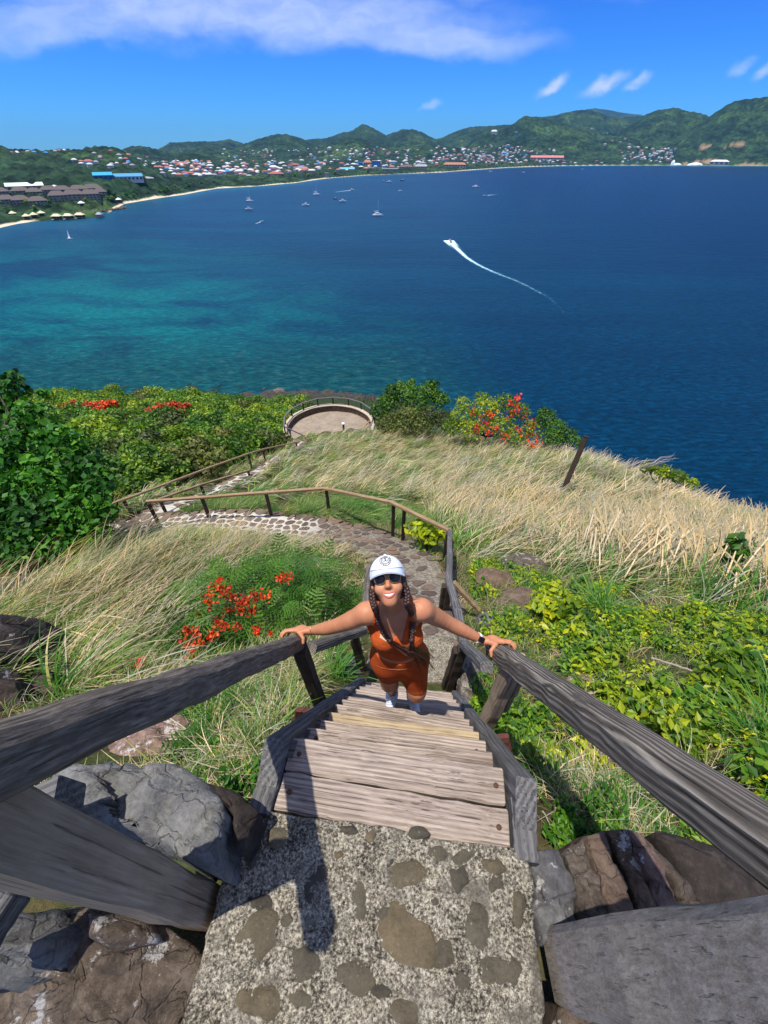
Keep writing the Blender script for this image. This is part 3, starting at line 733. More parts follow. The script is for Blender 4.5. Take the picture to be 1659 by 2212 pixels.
# sawn stub and brace behind it
st0 = W(20, 1795, 1.02); 
stub = thing("timber_stub", "short sawn grey timber block lying beside the big left post", "timber", tuple(G(140, 1700, -1.35)))
sa_, sb_ = G(70, 1760, -1.42), G(165, 1730, -1.42)
beam("block", G(-60, 1830, -1.45), G(150, 1735, -1.40), .13, .12, m_string, stub, bev=.006)
beam("brace", G(-120, 2130, -1.5), G(20, 1925, -1.5), .09, .09, m_string, rl, bev=.006)
# red boards
rb = MB()
def board(name, uv_top, uv_bot, d0, d1, wd, th, m, parent):
    return beam(name, W(*uv_bot, d1), W(*uv_top, d0), wd, th, m, parent, up=(0, 1, 0))
board("red_board", (655, 1533), (640, 1600), 2.72, 3.0, .10, .035, m_redwood, rl)

Ra = Vector((.67, .152, -.906)); Rh = Vector((.668, 1.255, -2.215))
rr_ = thing("handrail", "ribbed silver grey handrail on the right of the steps, held by her watch hand", "handrail", (.8, .3, LZ))
dirR = (Rh-Ra).normalized()
beam("rail", Ra-dirR*.5, Rh+dirR*.06, .115, .10, m_rail2, rr_, bev=.018, nseg=26, wob=.003)
vpost("post", Rh+Vector((.005, -.19, .17)), -2.95, .075, .10, m_post, rr_, lean_=(.0, .03))
vpost("post", Rh+Vector((.075, -.16, .17)), -2.6, .035, .12, m_post, rr_, lean_=(.0, .03))
board("red_board", (1082, 1590), (1100, 1670), 2.62, 2.75, .10, .035, m_redwood, rr_)
# the right landing post, its broad top close to the viewer
c0 = G(1172, 2100, LZ)
bp = [G(1165, 2042, LZ+.02), G(1178, 2140, LZ+.02)]
beam("post", Vector((c0.x+.14, c0.y+.012, LZ-.15)), Vector((c0.x+.14, c0.y-.02, -.80)), .16, .19, m_slabwood, rr_, up=(0, 1, 0), bev=.02, nseg=6)
# ------------------------------------------------------------------ stones round the landing
def thing_rock(label, poly, z, drop, m, seed, cat="rock", **kw):
    p = [tuple(G(u, v, z))[:2] for u, v in poly]
    me = ring_rock(p, z, drop, m, None, None, seed=seed, **kw)
    o = link("rock", me); tag(o, label, cat); return o
thing_rock("pale blue-grey stone slab behind the big left post", [(110, 1700), (150, 1662), (240, 1650), (300, 1652), (372, 1655), (432, 1685), (470, 1715), (492, 1770), (498, 1840), (482, 1902), (400, 1868), (300, 1815), (190, 1772), (130, 1745)], -1.63, .5, m_slab, 3, bulge=.03, amp=.06, freq=10, lip=.10, dens=90, rings=12)
thing_rock("dark jagged stone wedged between the pale slab and the landing", [(440, 1690), (475, 1700), (520, 1715), (560, 1748), (545, 1800), (520, 1850), (500, 1830), (498, 1760)], -1.69, .4, m_darkrock, 4, bulge=.03, amp=.03, freq=9, lip=.3, dens=60)
thing_rock("brown rock with pale lichen filling the bottom left corner", [(60, 1985), (200, 1975), (330, 2010), (405, 2060), (430, 2110), (400, 2212), (340, 2420), (-250, 2420), (-200, 2050)], -1.93, .5, m_brownrock, 5, bulge=.06, amp=.08, freq=7, lip=.15, dens=90, rings=10)
thing_rock("white lichen covered rock at the left edge under the brace", [(-160, 2000), (20, 1985), (90, 2000), (130, 2025), (110, 2075), (40, 2110), (-140, 2160)], -1.76, .35, m_slab, 6, bulge=.03, amp=.06, freq=11, lip=.15, dens=70)
thing_rock("small shaded rock in front of the big left post", [(180, 1965), (300, 1985), (330, 2030), (250, 2060), (170, 2030)], -1.84, .2, m_brownrock, 7, bulge=.05, amp=.03, freq=9, lip=.3, dens=40)
# layered stones right of the landing
tx = [(1137, 1840), (1212, 1833), (1262, 1806), (1312, 1796), (1352, 1788), (1392, 1800), (1440, 1850)]
bx = [(1170, 2034), (1262, 2016), (1322, 2004), (1385, 1992), (1432, 1982), (1480, 1972), (1525, 1962)]
md = [(1150, 1930), (1250, 1915), (1296, 1895), (1350, 1880), (1395, 1880), (1440, 1885), (1500, 1905)]
names = ["first upright split stone against the landing, silver grey", "second upright split stone beside the landing, brown flanked", "third upright split stone, thin and pale edged", "fourth upright split stone, brown and curved", "fifth upright split stone, pale and speckled", "outermost upright split stone with rusty side"]
mats6 = [m_grey, m_brownrock, m_cobble, m_brownrock, m_redrock, m_brownrock]
for i in range(6):
    e = .004
    L = lambda a, b, k: (a[0]*(1-k)+b[0]*k, a[1]*(1-k)+b[1]*k)
    poly = [L(tx[i], tx[i+1], .06), L(tx[i], tx[i+1], .94), L(md[i], md[i+1], .93), L(bx[i], bx[i+1], .95), L(bx[i], bx[i+1], .05), L(md[i], md[i+1], .07)]
    thing_rock(names[i], poly, -1.93+.015*((i*37) % 5-2), .5, mats6[i], 20+i, bulge=.012, amp=.03, freq=15, lip=.14, dens=90, rings=8)
thing_rock("dark speckled rock in shade under the right handrail", [(1420, 1795), (1500, 1800), (1600, 1850), (1800, 1950), (1700, 2030), (1530, 1962), (1500, 1900)], -2.05, .4, m_darkrock, 30, bulge=.04, amp=.03, freq=9, lip=.3, dens=60)
thing_rock("shaded brown rock in the bottom right corner below the broad post", [(1195, 2165), (1400, 2205), (1700, 2240), (1900, 2500), (1180, 2500)], -1.96, .4, m_brownrock, 31, bulge=.04, amp=.05, freq=9, lip=.15, dens=60)
# loose rocks on the slope
for lab, c, r, m, sd in (
  ("reddish lichen patched rock below the left handrail", W(300, 1625, 2.95), (.42, .22, .16), m_redrock, 1),
  ("low pale rock left of the reddish rock", W(190, 1640, 2.9), (.22, .18, .10), m_redrock, 2),
  ("brown stone lying right of the reddish rock", W(420, 1672, 2.75), (.14, .12, .08), m_brownrock, 3),
  ("dark craggy boulder at the left edge under the grass", W(30, 1420, 4.1), (.42, .38, .46), m_darkrock, 4),
  ("grey topped boulder right of the craggy one at the left edge", W(115, 1490, 3.9), (.24, .25, .22), m_darkrock, 5),
  ("shaded boulder at the left edge above the handrail", W(-30, 1520, 3.5), (.35, .3, .3), m_darkrock, 17),
  ("long dark sloping rock below the big left tree", W(60, 1285, 6.9), (1.0, .35, .28), m_darkrock, 6),
  ("small dark rock standing in the grass beside the cobbled path", W(522, 1186, 9.6), (.24, .2, .2), m_darkrock, 7),
  ("brown craggy outcrop beside the bend of the right rail", W(1070, 1262, 7.2), (.40, .36, .26), m_cobble, 8),
  ("flat brown outcrop below the craggy one right of the rail", W(1120, 1312, 6.5), (.46, .36, .18), m_cobble, 9),
  ("dark upper end of the outcrop beneath the grass", W(1130, 1228, 8.0), (.42, .36, .22), m_brownrock, 10),
  ("round grey stone at the foot of the brace", W(1050, 1345, 5.6), (.14, .13, .11), m_grey, 11),
  ("flat pinkish rock among the leafy shrubs", W(1330, 1610, 3.35), (.26, .16, .08), m_redrock, 12),
  ("small pinkish rock beside the dead sticks", W(1255, 1480, 4.2), (.16, .12, .07), m_redrock, 13),
  ("grey boulder left of the foot of the steps", W(735, 1455, 4.6), (.22, .2, .2), m_grey, 14),
  ("grey boulder right of the foot of the steps", W(1010, 1470, 4.4), (.14, .25, .25), m_grey, 15),
  ("lone brown rock breaking the surface off the shore", G(602, 847, SEA+.3), (2.6, 1.6, 1.4), m_brownrock, 16)):
    o = blob_rock("rock", tuple(c), r, m, sd); tag(o, lab, "rock")
# shore rocks
for k in range(44):
    u = rnd.uniform(100, 640); v = 842+rnd.gauss(0, 6)+(u-420)**2*.00012+max(0, u-480)*.12
    c = G(u, v, SEA-.1); s_ = rnd.uniform(.25, .95)
    o = blob_rock("shore_rock", tuple(c), (s_*1.4, s_, s_*.8), m_darkrock, k+40, sub=2); tag(o, "dark wave washed rock along the shore below the trees", "rock", "rocks along the shore")

# ------------------------------------------------------------------ cobbled path
def polyline(pts, step=.1):
    out = []; P_ = [np.array(p) for p in pts]
    # catmull-rom
    Q = [P_[0]*2-P_[1]]+P_+[P_[-1]*2-P_[-2]]
    for i in range(1, len(Q)-2):
        a, b, c, d = Q[i-1:i+3]; n = max(2, int(np.linalg.norm(c-b)/step))
        for k in range(n):
            t_ = k/n
            out.append(.5*((2*b)+(c-a)*t_+(2*a-5*b+4*c-d)*t_**2+(3*b-a-3*c+d)*t_**3))
    out.append(P_[-1]); return np.array(out)
def clip_cell(i, P, lim):
    x0, y0 = P[i]; poly = [(x0-lim, y0-lim), (x0+lim, y0-lim), (x0+lim, y0+lim), (x0-lim, y0+lim)]
    for j in range(len(P)):
        if j == i: continue
        dx, dy = P[j][0]-x0, P[j][1]-y0; dd = dx*dx+dy*dy
        if dd > (2.2*lim)**2: continue
        mx, my = x0+dx/2, y0+dy/2; new = []
        for k in range(len(poly)):
            a = poly[k]; b = poly[(k+1) % len(poly)]
            da = (a[0]-mx)*dx+(a[1]-my)*dy; db = (b[0]-mx)*dx+(b[1]-my)*dy
            if da <= 0: new.append(a)
            if da*db < 0: s_ = da/(da-db); new.append((a[0]+(b[0]-a[0])*s_, a[1]+(b[1]-a[1])*s_))
        poly = new
        if len(poly) < 3: return None
    return poly
def make_path(name, pts, wfun, spacing, seed, lift=.05, keepf=None):
    cl_ = polyline(pts); d = np.gradient(cl_, axis=0); d /= np.linalg.norm(d, axis=1, keepdims=True)
    nrm = np.stack((d[:, 1], -d[:, 0]), -1)
    s = np.concatenate(([0], np.cumsum(np.linalg.norm(np.diff(cl_, axis=0), axis=1)))); L = s[-1]
    def mp(ss, tt):
        ss = np.clip(ss, 0, L)
        return np.stack((np.interp(ss, s, cl_[:, 0])+np.interp(ss, s, nrm[:, 0])*tt, np.interp(ss, s, cl_[:, 1])+np.interp(ss, s, nrm[:, 1])*tt), -1)
    wv_ = np.array([wfun(q) for q in s/L])
    K = 12; ts = np.linspace(-1, 1, K)
    edge = fbm(s*3, s*0+seed, 3, seed)*.12
    SS = np.repeat(s[:, None], K, 1); TT = ts[None, :]*(wv_+edge)[:, None]
    XY = mp(SS.ravel(), TT.ravel()); Zp = ground_z(XY[:, 0], XY[:, 1], False)+lift-.08*(np.abs(np.tile(ts, len(s))) > .97)+fbm(XY[:, 0]*6, XY[:, 1]*6, 3, 9)*.012
    ii = np.arange(len(s)*K).reshape(len(s), K)
    o = link(name, npmesh(name, np.hstack((XY, Zp[:, None])), np.stack((ii[:-1, :-1], ii[:-1, 1:], ii[1:, 1:], ii[1:, :-1]), -1).reshape(-1, 4)[:, ::-1], m_mortar)); tag(o, kind='structure')
    r = random.Random(seed); seeds = []
    ns = int(L/spacing)
    for a in range(ns+1):
        wloc_ = wfun(a/max(1, ns)); nt_ = max(2, int(2*wloc_/spacing))
        for b in range(nt_):
            seeds.append(((a+.5+r.uniform(-.36, .36)+.5*(b % 2))*spacing, -wloc_+(b+.5+r.uniform(-.3, .3))*2*wloc_/nt_))
    cnt = 0
    for i in range(len(seeds)):
        poly = clip_cell(i, seeds, spacing*1.1)
        if not poly or len(poly) < 4: continue
        a0, b0 = seeds[i]
        if a0 > L-.05 or (keepf and r.random() > keepf(a0/L)): continue
        cx_ = sum(p[0] for p in poly)/len(poly); cy_ = sum(p[1] for p in poly)/len(poly)
        k1 = r.uniform(.62, .84)
        out = []
        for k in range(len(poly)):
            p = poly[k]; q_ = poly[(k+1) % len(poly)]
            out.append((p[0]*.85+q_[0]*.15, p[1]*.85+q_[1]*.15)); out.append((p[0]*.25+q_[0]*.75, p[1]*.25+q_[1]*.75))
        out = [(cx_+(p[0]-cx_)*k1, cy_+(p[1]-cy_)*k1) for p in out][:14]
        base = mp(np.array([p[0] for p in out]), np.array([p[1] for p in out])); c = mp(np.array([cx_]), np.array([cy_]))[0]
        zc = float(ground_z(c[:1], c[1:], False)[0])+lift; gzz = ground_z(base[:, 0], base[:, 1], False)+lift
        n = len(out); hgt = r.uniform(.012, .03)
        vs = [(x-c[0], y-c[1], z-.03-zc) for (x, y), z in zip(base, gzz)]+[(x-c[0], y-c[1], z+hgt*.7-zc) for (x, y), z in zip(base, gzz)]
        vs += [((x-c[0])*.72, (y-c[1])*.72, (z-zc)*.72+hgt+r.uniform(-.004, .004)) for (x, y), z in zip(base, gzz)]
        fs = []
        for q_ in range(2):
            for k in range(n): fs.append((q_*n+k, q_*n+(k+1) % n, (q_+1)*n+(k+1) % n, (q_+1)*n+k))
        fs.append(tuple(2*n+k for k in range(n)))
        me = bpy.data.meshes.new("stone"); me.from_pydata(vs, [], fs); me.materials.append(m_pathstone); me.update()
        so = bpy.data.objects.new("stone", me); COL.objects.link(so); so.location = (c[0], c[1], zc); par(so, o); cnt += 1
    return o, cnt
pth1, c1 = make_path("cobbled_path", path1, lambda q_: .52+.26*min(1, q_*3), .27, 3, keepf=lambda q_: .78 if q_ < .5 else .97)
pth2, c2 = make_path("lower_path", path2, lambda q_: .62, .42, 5, keepf=lambda q_: .95)
# concrete slab step at the foot of the flight
fs_ = [tuple(W(u, v, d)) for u, v, d in ((800, 1478, 4.62), (790, 1440, 4.8), (830, 1395, 5.05), (975, 1388, 5.05), (985, 1432, 4.8), (990, 1480, 4.55))]
st_ = ring_rock([(p[0], p[1]) for p in fs_], -4.42, .4, m_conc, "foot_slab", None, bulge=.01, amp=.012, freq=9, seed=9, lip=.06, dens=60, rings=6); tag(st_, kind='structure')

# ------------------------------------------------------------------ fences of the path
def fence(name, label, rails, posts, m_r, m_p, wd=.09, ht=.07, pw=.085, group=None, extra=0):
    P_ = [W(*q_) for q_ in rails]
    b = P_[0]; t_ = thing(name, label, "fence", (b.x, b.y, gz(b.x, b.y)), group)
    for i in range(len(P_)-1):
        d = (P_[i+1]-P_[i]).normalized()
        beam("rail", P_[i]-d*.03, P_[i+1]+d*.03, wd, ht, m_r[i] if isinstance(m_r, list) else m_r, t_, bev=.01, nseg=8, wob=.004)
    for q_ in posts:
        p = W(*q_[:3]); zb = q_[3] if len(q_) > 3 and q_[3] else gz(p.x, p.y)-.15
        lx = q_[4] if len(q_) > 4 else 0
        vpost("post", p+Vector((0, 0, -.03)), zb, pw, pw, m_p, t_, lean_=(lx, 0))
    return t_
fence("path_fence", "tan railed fence along the outer side of the cobbled path bending down to the steps",
      [(318, 1083, 11.7), (700, 1055, 11.7), (845, 1085, 9.9), (972, 1147, 8.3), (970, 1256, 5.55), (989, 1323, 4.6), (1002, 1392, 3.9), (1050, 1440, 2.9)],
      [(320, 1086, 11.65), (435, 1073, 11.9), (574, 1064, 11.9), (705, 1058, 11.75), (850, 1090, 9.9), (873, 1102, 9.55), (968, 1150, 8.25), (976, 1165, 7.6), (972, 1262, 5.6), (962, 1262, 5.65), (1000, 1396, 3.95, -4.6, -.05), (990, 1400, 4.0, -4.6, -.05)],
      [m_tan, m_tan, m_tan, m_string, m_string, m_string, m_string], m_darkpost)
bt = [o for o in bpy.data.objects if o.name == "path_fence"][0]
beam("brace", W(980, 1258, 5.6), W(1034, 1318, 5.75), .07, .06, m_tan, bt)
fence("lower_fence", "lower grey fence left of the foot of the steps, rising behind her arm",
      [(674, 1398, 2.95), (784, 1362, 4.4), (797, 1225, 6.3)], [(765, 1372, 4.15, -4.75, .09), (795, 1232, 6.25)], m_rail2, m_darkpost)
fence("path_fence", "inner tan rail along the second leg of the cobbled path", [(345, 1078, 13.3), (432, 1048, 15.5), (538, 1016, 19.0)], [(345, 1079, 13.3), (434, 1049, 15.5), (536, 1018, 18.9)], m_tan, m_darkpost, group=None)
fence("path_fence", "long tan railed fence on the outer side of the lower path, next to the trees",
      [(238, 1090, 12.9), (357, 1046, 15.0), (455, 1009, 18.0), (536, 980, 21.5), (570, 970, 23.5), (640, 955, 28.5), (705, 937, 32.0)],
      [(267, 1081, 13.4), (357, 1046, 15.0), (453, 1010, 18.0), (536, 981, 21.5), (568, 972, 23.5), (640, 956, 28.5)], m_tan, m_darkpost)
bpost = thing("leaning_post", "tall black leaning timber post standing in the wind-blown grass", "post", tuple(W(1213, 1068, 17.0)))
pb0, pb1 = W(1211, 1072, 17.2), W(1266, 944, 16.0)
beam("post", pb0, pb1, .19, .15, m_darkpost, bpost, bev=.01); beam("cap_plate", pb1, pb1+(pb1-pb0).normalized()*.03, .22, .18, m_darkend, bpost)
# ------------------------------------------------------------------ lookout terrace
FZ = -17.75
LC = G(722, 888.6, FZ); LR = 3.45; LC = Vector((LC.x, LC.y-LR, 0))
pl = [(LC.x+math.cos(a)*(LR+.3), LC.y+math.sin(a)*(LR+.3)) for a in np.linspace(0, 2*math.pi, 28, endpoint=False)]
pl = [(x, max(y, LC.y-3.2)) for x, y in pl]
m_terr = stone_mat("terrace_floor", [(.3, (.16, .12, .085)), (.5, (.27, .22, .17)), (.7, (.36, .31, .25))], 1.2, 14, bs=.4)
tag(ring_rock(pl, FZ, 2.2, m_terr, "terrace_floor", None, rings=8, bulge=.02, amp=.03, freq=1, seed=2, lip=.03, dens=80), kind='structure')
lw = thing("terrace_wall", "curved low stone wall round the lookout terrace above the sea", "wall", (LC.x, LC.y+LR, FZ))
m_core = stone_mat("wall_core", [(.3, (.05, .04, .032)), (.5, (.11, .09, .07)), (.7, (.18, .15, .12))], 5, 20)
a0_, a1_ = math.radians(-28), math.radians(208); na = 40; WH = .58
def arc_wall(rin, rout, z0, z1, name, m, par_):
    vs = []; fs = []
    for i in range(na+1):
        a = a0_+(a1_-a0_)*i/na; j = 1+.004*math.sin(i*5.1)
        for r, z in ((rin, z0), (rout, z0), (rout, z1), (rin, z1)): vs.append((LC.x+math.cos(a)*r*j, LC.y+math.sin(a)*r*j, z))
    for i in range(na):
        for k in range(4): fs.append((i*4+k, i*4+(k+1) % 4, (i+1)*4+(k+1) % 4, (i+1)*4+k))
    fs.append((0, 1, 2, 3)); fs.append((na*4+3, na*4+2, na*4+1, na*4))
    b = MB(); b.add(vs, fs); o = b.build(name, m, par_); return o
arc_wall(LR+.05, LR+.33, FZ-2.0, FZ+WH-.06, "wall_core", m_core, lw)
arc_wall(LR-.02, LR+.36, FZ+WH-.06, FZ+WH, "coping", stone_mat("coping", [(.3, (.28, .24, .19)), (.7, (.50, .45, .37))], 3, 20), lw)
rs = random.Random(4)
protos = []
for k in range(8):
    bm = bmesh.new(); bmesh.ops.create_icosphere(bm, subdivisions=1, radius=1)
    for v_ in bm.verts: v_.co *= rs.uniform(.82, 1.12)
    me = bpy.data.meshes.new("stone"); bm.to_mesh(me); bm.free(); me.materials.append(m_cobble); protos.append(me)
for row in range(4):
    nst = 58; 
    for k in range(nst):
        a = a0_+(a1_-a0_)*(k+.5+.5*(row % 2)+rs.uniform(-.2, .2))/nst
        if a > a1_: continue
        o = bpy.data.objects.new("stone", protos[rs.randrange(8)]); COL.objects.link(o)
        o.location = (LC.x+math.cos(a)*(LR+.05), LC.y+math.sin(a)*(LR+.05), FZ+.07+row*.135+rs.uniform(-.02, .02))
        o.scale = (.075, rs.uniform(.10, .15), rs.uniform(.06, .085)); o.rotation_euler = (rs.uniform(-.3, .3), 0, a); par(o, lw)
rlg = thing("terrace_railing", "grey timber railing on the curved wall of the lookout terrace", "railing", (LC.x, LC.y+LR, FZ+WH))
pa = [math.radians(x) for x in (-24, 4, 27, 48, 69, 91, 112, 134, 156, 178, 202)]
pp = [Vector((LC.x+math.cos(a)*(LR+.25), LC.y+math.sin(a)*(LR+.25), FZ+WH+.62)) for a in pa]
for i, p in enumerate(pp):
    vpost("post", p, FZ+WH+.004, .10, .10, m_darkpost, rlg)
    if i: beam("rail", pp[i-1]-(p-pp[i-1]).normalized()*.04+Vector((0, 0, .03)), p+(p-pp[i-1]).normalized()*.04+Vector((0, 0, .03)), .13, .06, m_string, rlg, nseg=4)
e0 = W(660, 943, 33.2); beam("rail", pp[-1]+Vector((0, 0, .03)), e0, .12, .06, m_string, rlg, nseg=4); vpost("post", e0, FZ-.2, .1, .1, m_post, rlg)
e1 = W(806, 946, 32.0); beam("rail", pp[0]+Vector((0, 0, .03)), e1, .12, .06, m_string, rlg, nseg=4)
fence("terrace_edging", "low cornered tan rail at the near side of the lookout terrace", [(690, 941, 32.6), (744, 938.5, 33.0), (765, 948, 31.0)], [(690, 942, 32.6), (744, 940, 33.0), (764, 949, 31.0)], m_tan, m_darkpost, wd=.12)
fence("terrace_edging", "short tan rail at the right end of the lookout terrace", [(779, 928, 33.4), (803, 905, 35.4)], [(780, 929, 33.4)], m_tan, m_darkpost, wd=.12)
bq = G(743, 935, FZ); bol = thing("bollard", "dark bollard with a white cap standing on the lookout terrace", "bollard", tuple(bq))
MB().tube([bq, bq+Vector((0, 0, .82))], [.085, .08], 10).build("post", m_darkpost, bol, True)
m_white = simple("white_paint", (.78, .78, .76), .5)
MB().tube([bq+Vector((0, 0, .82)), bq+Vector((0, 0, .86)), bq+Vector((0, 0, .93))], [.13, .16, .10], 12).build("cap", m_white, bol, True)
for lab, u, v, s_ in (("flat dark rock at the foot of the white capped bollard", 726, 938, .5), ("small dark rock right of the white capped bollard", 757, 930, .42), ("pale rock at the right of the terrace", 772, 931, .35), ("small dark rock at the right of the terrace floor", 788, 936, .3)):
    c = G(u, v, FZ+.05); tag(blob_rock("rock", tuple(c), (s_, s_*.7, s_*.35), m_darkrock if 'dark' in lab else m_slab, int(u), sub=3), lab, "rock")
# boards and dead sticks lying in the shrubs
for lab, a, b, w_, m in (("pale board lying in the shrubs right of the steps", (1083, 1571, 3.3), (1185, 1575, 3.25), .05, m_tread), ("bleached stick lying among the leafy shrubs", (1230, 1515, 4.0), (1370, 1500, 4.0), .03, m_tread), ("bleached forked stick above the pinkish rock", (1290, 1590, 3.5), (1345, 1565, 3.5), .03, m_tread), ("long bleached stick crossing the right slope", (1390, 1440, 4.6), (1490, 1465, 4.3), .022, m_tread)):
    p0, p1 = W(*a), W(*b); p0.z = gz(p0.x, p0.y)+.16; p1.z = gz(p1.x, p1.y)+.16
    o = beam("dead_stick" if 'stick' in lab else "loose_board", p0, p1, w_, w_*.7, m); tag(o, lab, "stick" if 'stick' in lab else "board")
# ------------------------------------------------------------------ implicit-surface modelling (smooth unions, meshed with surface nets)
class SDF:
    def __init__(s, lo, hi, h):
        s.lo = np.array(lo, float); s.h = h; s.n = tuple(int(math.ceil((hi[i]-lo[i])/h))+1 for i in range(3))
        s.D = np.full(s.n, 1.0, dtype=np.float32)
    def sl(s, c0, c1, m):
        a = [max(0, int((min(c0[i], c1[i])-m-s.lo[i])/s.h)) for i in range(3)]
        b = [min(s.n[i], int((max(c0[i], c1[i])+m-s.lo[i])/s.h)+2) for i in range(3)]
        return a, b
    def grid(s, a, b):
        return np.meshgrid(*[(s.lo[i]+np.arange(a[i], b[i])*s.h).astype(np.float32) for i in range(3)], indexing='ij')
    def merge(s, a, b, d, k, sub=False):
        v = s.D[a[0]:b[0], a[1]:b[1], a[2]:b[2]]
        if sub: d = -d; v2 = -v; hh = np.clip(.5+.5*(v2-d)/k, 0, 1); r = -(v2*(1-hh)+d*hh-k*hh*(1-hh))
        else: hh = np.clip(.5+.5*(v-d)/k, 0, 1); r = v*(1-hh)+d*hh-k*hh*(1-hh)
        s.D[a[0]:b[0], a[1]:b[1], a[2]:b[2]] = r
    def cone(s, p, q, r1, r2, k=.02, flat=None):
        """tapered capsule"""
        p = np.array(p, float); q = np.array(q, float); m = max(r1, r2)+k+.03
        a, b = s.sl(p, q, m); X_, Y_, Z_ = s.grid(a, b)
        d = q-p; L = (d*d).sum()+1e-12
        t_ = np.clip(((X_-p[0])*d[0]+(Y_-p[1])*d[1]+(Z_-p[2])*d[2])/L, 0, 1)
        dist = np.sqrt((X_-p[0]-t_*d[0])**2+(Y_-p[1]-t_*d[1])**2+(Z_-p[2]-t_*d[2])**2)-(r1+(r2-r1)*t_)
        s.merge(a, b, dist, k)
    def chain(s, P, R, k=.02):
        P = [np.array(p, float) for p in P]; m = max(R)+k+.03
        a, b = s.sl(np.min(P, 0), np.max(P, 0), m); X_, Y_, Z_ = s.grid(a, b); best = None
        for p, q, r1, r2 in zip(P[:-1], P[1:], R[:-1], R[1:]):
            d = q-p; L = (d*d).sum()+1e-12
            t_ = np.clip(((X_-p[0])*d[0]+(Y_-p[1])*d[1]+(Z_-p[2])*d[2])/L, 0, 1); ts = t_*t_*(3-2*t_)
            dist = np.sqrt((X_-p[0]-t_*d[0])**2+(Y_-p[1]-t_*d[1])**2+(Z_-p[2]-t_*d[2])**2)-(r1+(r2-r1)*ts)
            best = dist if best is None else np.minimum(best, dist)
        s.merge(a, b, best, k)
    def ell(s, c, r, R=None, k=.02, sub=False):
        c = np.array(c, float); r = np.array(r, float); m = r.max()+k+.03
        a, b = s.sl(c, c, m); X_, Y_, Z_ = s.grid(a, b)
        x, y, z = X_-c[0], Y_-c[1], Z_-c[2]
        if R is not None:
            R = np.array(R); x, y, z = (R[0, 0]*x+R[1, 0]*y+R[2, 0]*z, R[0, 1]*x+R[1, 1]*y+R[2, 1]*z, R[0, 2]*x+R[1, 2]*y+R[2, 2]*z)
        k0 = np.sqrt((x/r[0])**2+(y/r[1])**2+(z/r[2])**2); k1 = np.sqrt((x/r[0]**2)**2+(y/r[1]**2)**2+(z/r[2]**2)**2)+1e-9
        s.merge(a, b, k0*(k0-1)/k1, k, sub)
    def nets(s, D=None):
        D = s.D if D is None else D
        S = D < 0; nx, ny, nz = D.shape
        c = S[:-1, :-1, :-1].astype(np.int8)
        for dx, dy, dz in ((1, 0, 0), (0, 1, 0), (0, 0, 1), (1, 1, 0), (1, 0, 1), (0, 1, 1), (1, 1, 1)):
            c = c+S[dx:nx-1+dx, dy:ny-1+dy, dz:nz-1+dz]
        act = (c > 0) & (c < 8); I = np.argwhere(act)
        idx = np.full(act.shape, -1, dtype=np.int32); idx[act] = np.arange(len(I))
        acc = np.zeros((len(I), 3)); cnt = np.zeros(len(I))
        cor = [(i, j, k) for i in (0, 1) for j in (0, 1) for k in (0, 1)]
        val = {q_: D[I[:, 0]+q_[0], I[:, 1]+q_[1], I[:, 2]+q_[2]] for q_ in cor}
        for q_ in cor:
            for ax in range(3):
                if q_[ax] == 0:
                    p_ = list(q_); p_[ax] = 1; p_ = tuple(p_)
                    a, b = val[q_], val[p_]; m = (a < 0) != (b < 0)
                    t_ = np.where(m, a/np.where(a-b == 0, 1, a-b), 0)
                    pos = np.tile(np.array(q_, float), (len(I), 1)); pos[:, ax] += t_
                    acc += pos*m[:, None]; cnt += m
        V = (I+acc/cnt[:, None])*s.h+s.lo
        F = []
        for ax in range(3):
            sa = [slice(1, -1)]*3; sa[ax] = slice(0, -1); sb = list(sa); sb[ax] = slice(1, None)
            A = S[tuple(sa)]; B = S[tuple(sb)]
            for m, flip in ((A & ~B, False), (~A & B, True)):
                J = np.argwhere(m)
                if not len(J): continue
                off = np.array([1, 1, 1]); off[ax] = 0; J = J+off
                u_, v_ = (ax+1) % 3, (ax+2) % 3
                def g(du, dv):
                    K = J.copy(); K[:, u_] -= du; K[:, v_] -= dv; return idx[K[:, 0], K[:, 1], K[:, 2]]
                q_ = np.stack((g(1, 1), g(0, 1), g(0, 0), g(1, 0)), -1)
                F.append(q_[:, ::-1] if flip else q_)
        F = np.concatenate(F); F = F[(F >= 0).all(1)]
        return V, F
def relax(V, F, it=1, k=.5):
    E = np.concatenate((F[:, [0, 1]], F[:, [1, 2]], F[:, [2, 3]], F[:, [3, 0]]))
    n = len(V); cnt = np.bincount(E[:, 0], minlength=n)+np.bincount(E[:, 1], minlength=n)
    for _ in range(it):
        A = np.stack([np.bincount(E[:, 0], V[E[:, 1], i], n)+np.bincount(E[:, 1], V[E[:, 0], i], n) for i in range(3)], -1)/np.maximum(cnt, 1)[:, None]
        V = V*(1-k)+A*k
    return V

# ------------------------------------------------------------------ the woman climbing the steps
def A3(v): return np.array(v, float)
person = thing("person", "smiling woman in rust two-piece and white cap climbing the steps, holding both rails", "person", (.13, 1.38, -3.115))
HC = A3(W(838, 1256, 1.97))                                           # head centre
Fh = A3((-.03, -.61, .79)); Fh /= np.linalg.norm(Fh)
Uh = A3((-.115, .79, .61)); Uh -= Fh*Uh.dot(Fh); Uh /= np.linalg.norm(Uh); Xh = np.cross(Uh, Fh)*-1
if Xh[0] < 0: Xh = -Xh
HR = np.stack((Xh, Uh, Fh), 1)
def hd(x, u, f): return HC+Xh*x+Uh*u+Fh*f
eL = A3(dirL); nL = np.array((0, .817, .577)); eR = A3(dirR); nR = np.cross(np.array((1, 0, 0)), eR); nR = nR if nR[2] > 0 else -nR
X1 = np.array((1., 0, 0))
HcL = A3(Lh)-eL*.045; HcR = A3(Rh)-eR*.055
